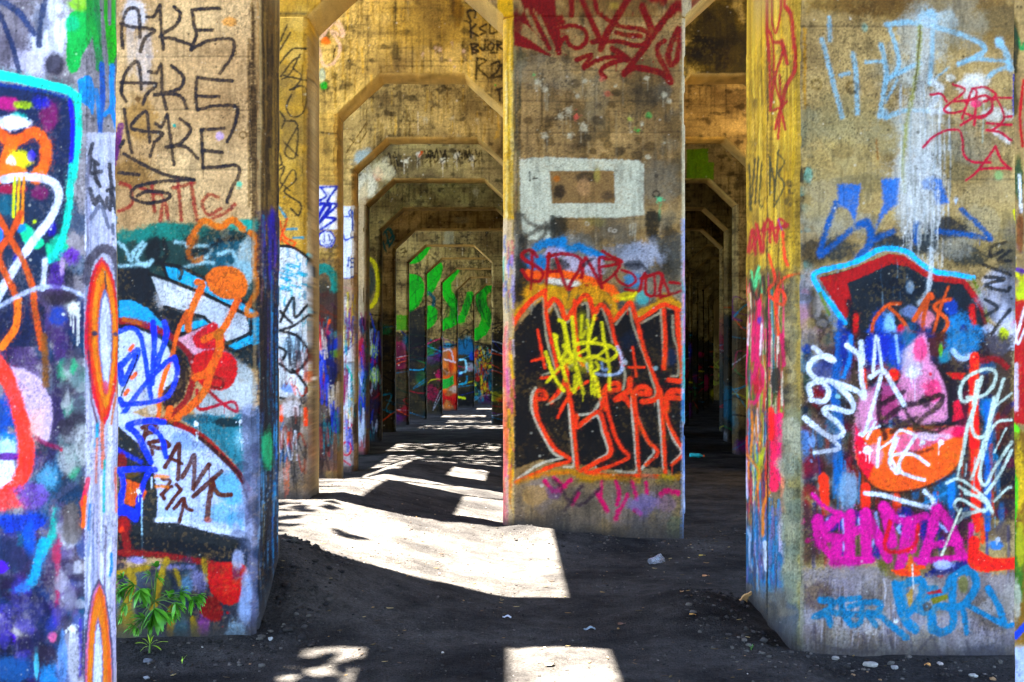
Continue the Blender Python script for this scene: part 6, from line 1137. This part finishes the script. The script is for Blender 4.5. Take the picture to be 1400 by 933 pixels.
def in_pier(x, y):
    for i in range(1, 6):
        d = D(i)
        if d-.03 < y < d+.7+(.75 if i == 1 and x > 0 else 0):
            if i == 1: 
                if x < -1.45 or x > 1.58: return True
            elif x < LX[i] or CL[i] < x < CR[i] or x > RX[i]: return True
    return False
def scatter(n, fx, size, pal):
    for _ in range(n):
        x, y = fx()
        if in_pier(x, y): continue
        s = size(); v = iv*(1+r.normal(0, .18, (len(iv), 1)))*s*np.array([1, r.uniform(.6, 1), r.uniform(.35, .7)])
        a = r.uniform(0, 6.28); ca, sa = math.cos(a), math.sin(a)
        v = np.stack([v[:, 0]*ca-v[:, 1]*sa, v[:, 0]*sa+v[:, 1]*ca, v[:, 2]], 1)+np.array([x, y, float(gz(x, y))+s*.15])
        FF.append(if_+len(VV)*len(iv)); VV.append(v); CC.append(np.tile(np.append(lin(pal[r.integers(len(pal))]), .1), (len(v), 1)))
PB = ['1c1a19', '26231f', '2c2926', '3c3834', '221f1e', '4a4640', '302c28', '544e48', '1e1c1a', '282422']
PL = ['8c867c', '6c665c', 'a09a8e', '5a5248', '7a6044']
scatter(3000, lambda: (r.uniform(-2.6, 2.8), 5.6+7*r.random()**1.3), lambda: abs(r.normal(.004, .0035))+.002, PB)
scatter(40, lambda: (r.uniform(-2.4, 2.6), 5.6+6*r.random()**1.3), lambda: abs(r.normal(.003, .003))+.0025, PL)
scatter(170, lambda: (r.uniform(1.2, 2.75), 6.1+.38*r.random()), lambda: abs(r.normal(.007, .006))+.003, PB+PB+PL[3:])
scatter(150, lambda: (r.uniform(1.1, 1.6), r.uniform(6.4, 8.0)), lambda: abs(r.normal(.009, .008))+.004, PB)
scatter(130, lambda: (r.uniform(-2.3, -1.3), 6.1+.38*r.random()), lambda: abs(r.normal(.006, .005))+.003, PB+PB+PL[3:])
scatter(240, lambda: (r.uniform(-1.75, -1.1), r.uniform(6.4, 7.9)), lambda: abs(r.normal(.009, .009))+.004, PB[:6])
scatter(110, lambda: (r.uniform(0, 1.8), r.uniform(9.9, 10.5)), lambda: abs(r.normal(.007, .005))+.003, PB+PB+PL[3:])
for _ in range(420):                                         # bark, leaf and straw crumbs among the grit
    x, y = r.uniform(-2.4, 2.6), 5.5+6*r.random()**1.2
    if in_pier(x, y): continue
    l = r.uniform(.006, .03); wd = l*r.uniform(.12, .5); a = r.uniform(0, 6.28); ca, sa = math.cos(a), math.sin(a)
    v = iv*np.array([l, wd, .002])+np.array([0, 0, 1])*(.3*iv[:, :1]**2*wd); v = np.stack([v[:, 0]*ca-v[:, 1]*sa, v[:, 0]*sa+v[:, 1]*ca, v[:, 2]], 1)+np.array([x, y, float(gz(x, y))+.004])
    FF.append(if_+len(VV)*len(iv)); VV.append(v); CC.append(np.tile(np.append(lin(['5a4630', '7a6038', '3a2e22', '8a7850', '2c2620', '4c4028'][r.integers(6)]), .1), (len(v), 1)))
gr = put('gravel', np.vstack(VV), np.vstack(FF), CONC, None, np.vstack(CC)); gr['kind'] = 'stuff'; gr['label'] = 'loose cinder grit and small gravel scattered over the dark floor'

# ---- single things lying about
def ground_at(px, py):
    """the spot on the ground the photograph shows there"""
    y = 2.5
    for _ in range(4000):
        x = (px-CX)*y/FP
        if CAMZ-(py-HY)*y/FP <= float(gz(x, y)): break
        y += .01
    return x, y, float(gz(x, y))
def rock(px, py, wpx, hpx, col, label, seed, name='stone', cat='stone', flat=.6):
    x, y, z = ground_at(px, py); w = wpx*y/FP/2; h = max(hpx*y/FP/2, w*flat*.6)
    v, fc = ico(3); rr = np.random.default_rng(seed)
    n = 1+.5*(fbm(v[:, 0]*1.6+seed, v[:, 1]*1.6+v[:, 2]*1.3, seed, 3)-.5)
    v = v*n[:, None]
    for _ in range(7):                                     # flat broken faces
        q = rr.normal(size=3); q /= np.linalg.norm(q); dd = rr.uniform(.55, .8); s = v@q; v = v-np.maximum(s-dd, 0)[:, None]*q
    v = v*np.array([w, w*.8, h])
    cc = np.tile(np.append(lin(col), .1), (len(v), 1)); cc[:, :3] *= (.75+.5*fbm(v[:, 0]*60, v[:, 2]*60+v[:, 1]*40, seed, 3))[:, None]
    o = put(name, v, fc, CONC, None, cc, loc=(x, y, z+h*.45)); tag(o, label, cat, 'loose stones by the pillar feet'); return o
rock(1190, 911, 22, 10, '8a857b', 'pale flat stone in front of the foot of the magenta-lettered pillar', 3)
rock(1222, 915, 12, 7, '7c7872', 'smaller pale stone right beside the larger flat one', 4)
rock(1142, 903, 12, 7, '8c867e', 'grey stone left of the pale flat one, below the right pillar', 5)
rock(1268, 911, 9, 6, 'b07c44', 'small orange-brown stone by the right pillar foot', 6)
rock(1285, 910, 9, 6, '8a8078', 'small brownish grey stone next to the orange-brown one', 7)
rock(1330, 926, 13, 7, '8f8b82', 'whitish stone at the bottom edge near the right corner', 8)
rock(202, 906, 14, 8, '55565a', 'grey chunk beside the green plant at the left pillar foot', 9)
rock(200, 929, 9, 6, '767676', 'light stone at the bottom edge below the green plant', 10)
rock(370, 876, 8, 6, '8c8c88', 'pebble by the lower corner of the AKE pillar', 11)
rock(1027, 822, 10, 8, '6c5c3c', 'brown clod beside the wood chip at the yellow pillar', 12)

def ribbon_leaf(pts, w):
    """one pointed blade along 3-D points, slightly folded"""
    V = []; n = len(pts)
    for k, p in enumerate(pts):
        t = k/(n-1); ww = w*math.sin(math.pi*min(1, t*.93+.05))**.8
        a = pts[min(k+1, n-1)]-pts[max(k-1, 0)]; s = a.cross(Vector((0, 0, 1)))
        s = s.normalized() if s.length > 1e-6 else Vector((1, 0, 0))
        u = s.cross(a).normalized()
        V += [p-s*ww+u*ww*.25, p-u*0, p+s*ww+u*ww*.25]
    Fc = []
    for k in range(n-1):
        for j in range(2): Fc.append([k*3+j, k*3+j+1, k*3+3+j+1, k*3+3+j])
    return np.array(V), np.array(Fc)
class Acc:
    def __init__(s): s.v = []; s.f = []; s.n = 0
    def add(s, v, f): s.v.append(v); s.f.append(np.asarray(f)+s.n); s.n += len(v)
    def put(s, name, mat, parent=None, smooth=True, loc=None): return put(name, np.vstack(s.v), np.vstack(s.f), mat, parent, smooth=smooth, loc=loc)
def tube(pts, rad, n=6):
    V = []; pts = [Vector(p) for p in pts]; m = len(pts)
    for k, p in enumerate(pts):
        a = (pts[min(k+1, m-1)]-pts[max(k-1, 0)]).normalized(); s = a.orthogonal().normalized(); u = a.cross(s)
        rr = rad[k] if hasattr(rad, '__len__') else rad
        for j in range(n): q = 2*math.pi*j/n; V.append(p+s*math.cos(q)*rr+u*math.sin(q)*rr)
    Fc = [[k*n+j, k*n+(j+1) % n, (k+1)*n+(j+1) % n, (k+1)*n+j] for k in range(m-1) for j in range(n)]
    return np.array(V), np.array(Fc)

leaf_m, nt, b = nodes_mat('leaf_green'); L = nt.links.new
tc = nn(nt, 'ShaderNodeTexCoord'); n = nn(nt, 'ShaderNodeTexNoise', Scale=14.0, Detail=3.0); L(tc.outputs['Object'], n.inputs['Vector'])
cr = nn(nt, 'ShaderNodeValToRGB'); L(n.outputs['Fac'], cr.inputs['Fac'])
cr.color_ramp.elements[0].color = (*LEAF_A, 1); cr.color_ramp.elements[1].color = (*LEAF_B, 1); cr.color_ramp.elements[0].position = .35; cr.color_ramp.elements[1].position = .7
L(cr.outputs[0], b.inputs['Base Color']); b.inputs['Roughness'].default_value = .5
if 'Transmission Weight' in b.inputs: b.inputs['Subsurface Weight'].default_value = .0
young_m = simple('young_leaf', '9cc01c', .5)
stem_m = simple('stem', '4c6a1c', .6)

# ---- young plant at the foot of the left pillar
px0, py0, pz0 = ground_at(204, 893)
py0 = min(py0, D(1)-.10); pz0 = float(gz(px0, py0))
plant = thing('weed_plant', 'young green plant with fingered leaves against the AKE pillar foot', 'plant', None, (px0, py0, pz0))
def P3(px, py, dy=0):
    y = py0+dy; return Vector(((px-CX)*y/FP-px0, dy, CAMZ-(py-HY)*y/FP-pz0))
rl = np.random.default_rng(3)
stem = Acc()
tops = [(P3(204, 893), P3(206, 858), P3(212, 815, -.03), P3(214, 772, -.05))]
stem.add(*tube([P3(204, 895), P3(206, 870), P3(210, 835, -.02), P3(213, 800, -.04), P3(214, 776, -.05)], [.006, .0055, .005, .004, .003]))
clusters = [((214, 776), (0, -1), 20, 7, -.05), ((215, 790), (1, -.2), 18, 5, -.06), ((206, 786), (-1, -.1), 18, 5, -.05), ((184, 800), (-.6, .1), 30, 7, -.06), ((192, 806), (.2, .9), 30, 6, -.10), ((168, 790), (-.7, -.4), 20, 5, -.03), ((164, 806), (-.5, .8), 22, 5, -.04), ((212, 832), (0.1, 1), 40, 7, -.12), ((198, 846), (-1, .1), 30, 6, -.08), ((184, 856), (-.8, .5), 20, 5, -.06), ((232, 818), (.3, -.7), 26, 7, -.05), ((246, 810), (.9, -.1), 26, 6, -.08), ((264, 816), (.8, 1.2), 30, 6, -.06), ((240, 826), (.7, .7), 24, 5, -.1), ((226, 838), (.8, .3), 22, 5, -.09), ((172, 826), (-.6, .4), 20, 5, -.02), ((205, 812), (-.3, -.6), 22, 5, -.03)]
for (cx_, cy_), (dx, dy), ln, k, dep in clusters+[((q[0][0]+rl.uniform(-14, 14), q[0][1]+rl.uniform(-4, 24)), q[1], q[2]*.7, q[3], q[4]*rl.uniform(.2, 1)) for q in clusters[3:]]:
    ln *= .70; k += 1
    base = P3(cx_, cy_, dep)
    stem.add(*tube([P3(211, 822, -.03), (P3(211, 822, -.03)+base)*.5+Vector((0, -.01, .015)), base], [.003, .0025, .002], 5))
    lf = Acc()
    a0 = math.atan2(-dy, dx)
    for j in range(k):
        a = a0+(j-(k-1)/2)*(2.5/k)+rl.normal(0, .1); l = ln*(1-.35*abs(j-(k-1)/2)/k)*rl.uniform(.85, 1.1)*py0/FP
        yv = rl.uniform(-.6, .2)
        pts = []
        for q in range(7):
            t = q/6; pts.append(base+Vector((math.cos(a)*l*t, yv*l*t*.8, math.sin(a)*l*t-.30*l*t*t)))
        lf.add(*ribbon_leaf(pts, l*.23))
    lf.put('leaf', leaf_m, plant)
for (cx_, cy_), s in (((195, 874), -1), ((215, 876), 1), ((202, 868), -.4), ((210, 870), .5), ((228, 878), 1), ((186, 880), -1), ((219, 888), 1), ((193, 890), -1)):
    lf = Acc(); base = P3(205, 884, -.01)
    for q_ in (-.3, .3): 
        a = P3(cx_, cy_, -.02); pts = [base+(a-base)*t+Vector((0, q_*.01*t, .01*math.sin(3*t))) for t in np.linspace(.2, 1.1, 6)]; lf.add(*ribbon_leaf(pts, .006))
    lf.put('leaf', young_m, plant)
stem.put('stem', stem_m, plant)
# lone blade of grass nearby, and a sprout at the right pillar
def sprout(px, py, h, label, mat, n=3, name='sprout'):
    x, y, z = ground_at(px, py); a = Acc()
    for k in range(n):
        l = h*y/FP*rl.uniform(.7, 1.1); an = rl.uniform(-.8, .8); pts = [Vector((math.sin(an)*l*t*t*.9, rl.uniform(-.1, .1)*l*t, l*t)) for t in np.linspace(0, 1, 6)]
        a.add(*ribbon_leaf(pts, l*.09))
    o = a.put(name, mat, None, loc=(x, y, z-.003)); tag(o, label, 'plant'); return o
sprout(249, 908, 15, 'single yellowish grass blade right of the green plant', young_m, 2, 'grass_blade')
sprout(1027, 890, 9, 'tiny bright green sprout left of the magenta-lettered pillar', leaf_m, 5)
sprout(1190, 652+262, 5, 'tiny green shoot among the stones at right', leaf_m, 3) if False else None

# ---- dry leaves and litter
def dry_leaf(px, py, w, col, label, rot=.3, name='dry_leaf', cat='dry leaf'):
    x, y, z = ground_at(px, py); l = w*y/FP
    n = 9; m = 5; V = []; Fc = []
    for i in range(n):
        t = i/(n-1)
        for j in range(m):
            s = j/(m-1)*2-1; ww = .36*math.sin(math.pi*min(1, t*.95+.03))**.7
            V.append(((t-.5)*l, s*ww*l, .08*l*(s*s)+.10*l*math.sin(3*t+s)+.02*l*math.cos(9*t)+.06*l))
    for i in range(n-1):
        for j in range(m-1): Fc.append([i*m+j, i*m+j+1, (i+1)*m+j+1, (i+1)*m+j])
    V = np.array(V); ca, sa = math.cos(rot), math.sin(rot)
    V = np.stack([V[:, 0]*ca-V[:, 1]*sa, V[:, 0]*sa+V[:, 1]*ca, V[:, 2]], 1)
    o = put(name, V, Fc, simple(name, col, .7, scale=40.0), None, smooth=True, loc=(x, y, z+.002)); tag(o, label, cat, 'fallen leaves on the cinder floor' if cat == 'dry leaf' else None); return o
dry_leaf(752, 911, 15, 'd8c08a', 'yellow dry leaf lying in the nearest sunlit patch', .5)
dry_leaf(965, 789, 10, 'b07c4c', 'tan dry leaf on the shaded floor right of the plastic cup', .2)
dry_leaf(947, 842, 9, 'b8843c', 'orange-brown dry leaf in mid floor before the right pillar', -.3)
dry_leaf(932, 810, 8, '8c6c44', 'brown dry leaf below the plastic cup', .9)
dry_leaf(960, 761, 9, 'a8903c', 'yellow-brown dry leaf by the foot of the broad centre pier', .1)
dry_leaf(850, 855, 12, '5c4030', 'dark brown dry leaf in the middle of the floor', .4)
dry_leaf(905, 775-8, 7, '9c7440', 'small tan dry leaf just behind the plastic cup', -.5)
def scrap(px, py, w, col, label, rot=0., th=.006, cat='litter', name='paper_scrap'):
    x, y, z = ground_at(px, py); l = w*y/FP
    bm = bmesh.new(); bmesh.ops.create_grid(bm, x_segments=8, y_segments=5, size=.5)
    for v in bm.verts:
        v.co.z = .12*math.sin(v.co.x*7+1)+.1*math.cos(v.co.y*8); v.co.x *= l; v.co.y *= l*.45*(1+.25*math.sin(v.co.x/l*5)); v.co.z = v.co.z*l*.8+.1*l
    ret = bmesh.ops.solidify(bm, geom=bm.faces[:], thickness=.0012)
    me = bpy.data.meshes.new(name); bm.to_mesh(me); bm.free(); me.materials.append(simple(name, col, .6))
    o = bpy.data.objects.new(name, me); C.objects.link(o); o.location = (x, y, z+.004); o.rotation_euler.z = rot; tag(o, label, cat); return o
scrap(749, 743, 9, 'e4e2dc', 'small white paper scrap on the floor left of the plastic cup', .2)
scrap(693, 845, 12, '9c9ca0', 'thin grey plastic strip lying in the middle of the floor', -.1, name='plastic_strip')
scrap(806, 861, 16, '6c7880', 'clear grey film scrap on the floor near the centre', .3, name='plastic_strip')
# wood chip leaning on the yellow pillar
x, y, z = ground_at(1014, 822)
bm = bmesh.new(); bmesh.ops.create_cube(bm, size=1)
bmesh.ops.subdivide_edges(bm, edges=bm.edges[:], cuts=4, use_grid_fill=True)
for v in bm.verts:
    t = v.co.z+.5; v.co.x *= .055*(1-.75*t); v.co.y *= .02*(1-.4*t); v.co.x += .02*t*t+.006*math.sin(9*t); v.co.z = t*.10
me = bpy.data.meshes.new('wood_chip'); bm.to_mesh(me); bm.free(); me.materials.append(simple('wood', 'b48850', .8, scale=80.0))
o = bpy.data.objects.new('wood_chip', me); C.objects.link(o); o.location = (x, y, z-.01); o.rotation_euler = (.3, .45, .2); tag(o, 'splintered wood chip leaning at the foot of the yellow pillar side', 'wood chip')
# crumpled clear cup
x, y, z = ground_at(896, 772)
cupm, nt, b = nodes_mat('clear_plastic'); b.inputs['Base Color'].default_value = (.75, .78, .84, 1); b.inputs['Roughness'].default_value = .22; b.inputs['IOR'].default_value = 1.35
b.inputs['Transmission Weight'].default_value = .88
cup = thing('plastic_cup', 'crumpled clear plastic cup on its side before the broad centre pier', 'cup', None, (x, y, z+.036))
V = []; Fc = []; n = 28; m = 12
for k in range(m):
    t = k/(m-1); rad = .026+.014*t
    for j in range(n):
        a = 2*math.pi*j/n; cr_ = 1+.16*math.sin(3*a+5*t)+.08*math.sin(7*a-9*t+1)
        V.append(((t-.5)*.12, math.cos(a)*rad*cr_, math.sin(a)*rad*cr_*.85))
for k in range(m-1):
    for j in range(n): Fc.append([k*n+j, k*n+(j+1) % n, (k+1)*n+(j+1) % n, (k+1)*n+j])
o = put('cup_wall', np.array(V), Fc, cupm, cup, smooth=True)
md = o.modifiers.new('s', 'SOLIDIFY'); md.thickness = .0012
v, fc = tube([(.06, 0, 0), (.061, 0, 0)], .042, 28)
t_ = np.linspace(0, 2*math.pi, 29); ring_pts = [(.06, math.cos(a)*.04*(1+.16*math.sin(3*a+5)+.08*math.sin(7*a-8)), math.sin(a)*.04*.85*(1+.16*math.sin(3*a+5)+.08*math.sin(7*a-8))) for a in t_]
put('rim', *tube(ring_pts, .0022, 6), cupm, cup, smooth=True)
vb = np.array([(-.06, 0, 0)]+[(-.06, math.cos(a)*.026, math.sin(a)*.022) for a in t_[:-1]]); fb = np.array([[0, 1+j, 1+(j+1) % 28, 1+(j+1) % 28] for j in range(28)])
ob = bpy.data.meshes.new('cup_base'); ob.from_pydata([tuple(p) for p in vb], [], [(0, 1+j, 1+(j+1) % 28) for j in range(28)]); ob.materials.append(cupm)
o2 = bpy.data.objects.new('cup_base', ob); C.objects.link(o2); o2.parent = cup
cup.rotation_euler = (.3, -.12, .5)
# small drinks bottle in the dark aisle
x, y, z = ground_at(952, 626)
bt = thing('drinks_bottle', 'teal plastic bottle with orange cap lying in the dark right aisle', 'bottle', None, (x, y, z+.045))
pr = [(-.13, .0), (-.13, .036), (-.11, .042), (-.03, .042), (0, .038), (.03, .042), (.07, .04), (.10, .024), (.12, .015), (.135, .015)]
def lathe(pr, n=20):
    V = [(a, math.cos(2*math.pi*j/n)*r_, math.sin(2*math.pi*j/n)*r_) for a, r_ in pr for j in range(n)]
    return np.array(V), [[k*n+j, k*n+(j+1) % n, (k+1)*n+(j+1) % n, (k+1)*n+j] for k in range(len(pr)-1) for j in range(n)]
put('bottle_body', *lathe(pr), simple('teal_plastic', '2cc0c0', .3), bt, smooth=True)
put('cap', *lathe([(.130, 0.0), (.130, .019), (.158, .019), (.160, 0.0)]), simple('orange_plastic', 'e8641c', .4), bt, smooth=True)
bt.rotation_euler = (0, .05, -.25)
# ================================================================== tree above the left side: its leaves break up the sun
tree = thing('overhanging_tree', 'leafy tree leaning over the left side of the roofless bays', 'tree', None, (-6.2, 12, 0))
trk = Acc(); trk.add(*tube([(0, 0, -.2), (.1, -.1, 3), (.5, -.3, 6), (1.4, -.4, 9), (2.8, -.3, 10.6)], [.26, .22, .18, .12, .05], 10))
for a in ((1.0, 3.5), (-1.2, 3.0), (2.2, 2.6), (-2.4, 3.2), (.2, 3.8), (3.0, 7.5), (3.1, 11)):
    trk.add(*tube([(1.0, -.35, 8), (1+a[1]*.3, a[0]*.5, 9.4), (1+a[1]*.6, a[0]*1.6, 10.2)], [.08, .05, .02], 6))
trk.put('trunk', simple('bark', '4c4034', .9), tree)
cr_ = Acc(); rt = np.random.default_rng(17)
def clump(cx, cy, cz, rad, n, sz):
    for _ in range(n):
        p = Vector((cx+6.2, cy-12, cz))+Vector(rt.normal(0, 1, 3))*rad*.5
        a = Vector((rt.normal(), rt.normal(), rt.normal()*.5)).normalized(); s = a.cross(Vector((0, 0, 1))).normalized()
        l = sz*rt.uniform(.7, 1.3); w = l*.34
        cr_.add(np.array([p, p+a*l*.5+s*w, p+a*l, p+a*l*.5-s*w]), [[0, 1, 2, 3]])
for c_ in CLUMPS: clump(*c_)
cr_.put('crown', leaf_m, tree, smooth=False)

# ================================================================== light, sky, camera
w = bpy.data.worlds.new('World'); scene.world = w; w.use_nodes = True
nt = w.node_tree; bg = nt.nodes['Background']
sky = nt.nodes.new('ShaderNodeTexSky'); sky.sky_type = 'NISHITA'; sky.sun_disc = False
el = math.asin(-SUN.z); az = math.atan2(-SUN.x, -SUN.y)     # direction towards the sun
sky.sun_elevation = el; sky.sun_rotation = az
sky.air_density = .65; sky.dust_density = .5
nt.links.new(sky.outputs[0], bg.inputs[0]); bg.inputs[1].default_value = SKY
ld = bpy.data.lights.new('sun', 'SUN'); ld.energy = SUN_E; ld.angle = R(.53); ld.color = (1, .94, .84)
so = bpy.data.objects.new('sun', ld); C.objects.link(so); so.rotation_euler = SUN.to_track_quat('-Z', 'Y').to_euler(); so.location = (-3, 8, 20)

cam = bpy.data.cameras.new('camera'); co = bpy.data.objects.new('camera', cam); C.objects.link(co)
co.location = (0, 0, CAMZ); co.rotation_euler = (R(90), 0, 0)
cam.sensor_width = 36; cam.lens = FP/1400*36; cam.shift_y = (HY-466.5)/1400; cam.clip_end = 2000; cam.clip_start = .05
scene.camera = co
vs = scene.view_settings; vs.view_transform = 'Standard'; vs.look = 'None'; vs.exposure = EXPO; vs.gamma = 1; vs.use_curve_mapping = False
scene.render.engine = 'CYCLES'
cy = scene.cycles; cy.max_bounces = 10; cy.diffuse_bounces = 6; cy.transmission_bounces = 6; cy.use_denoising = True
cy.sample_clamp_indirect = 8
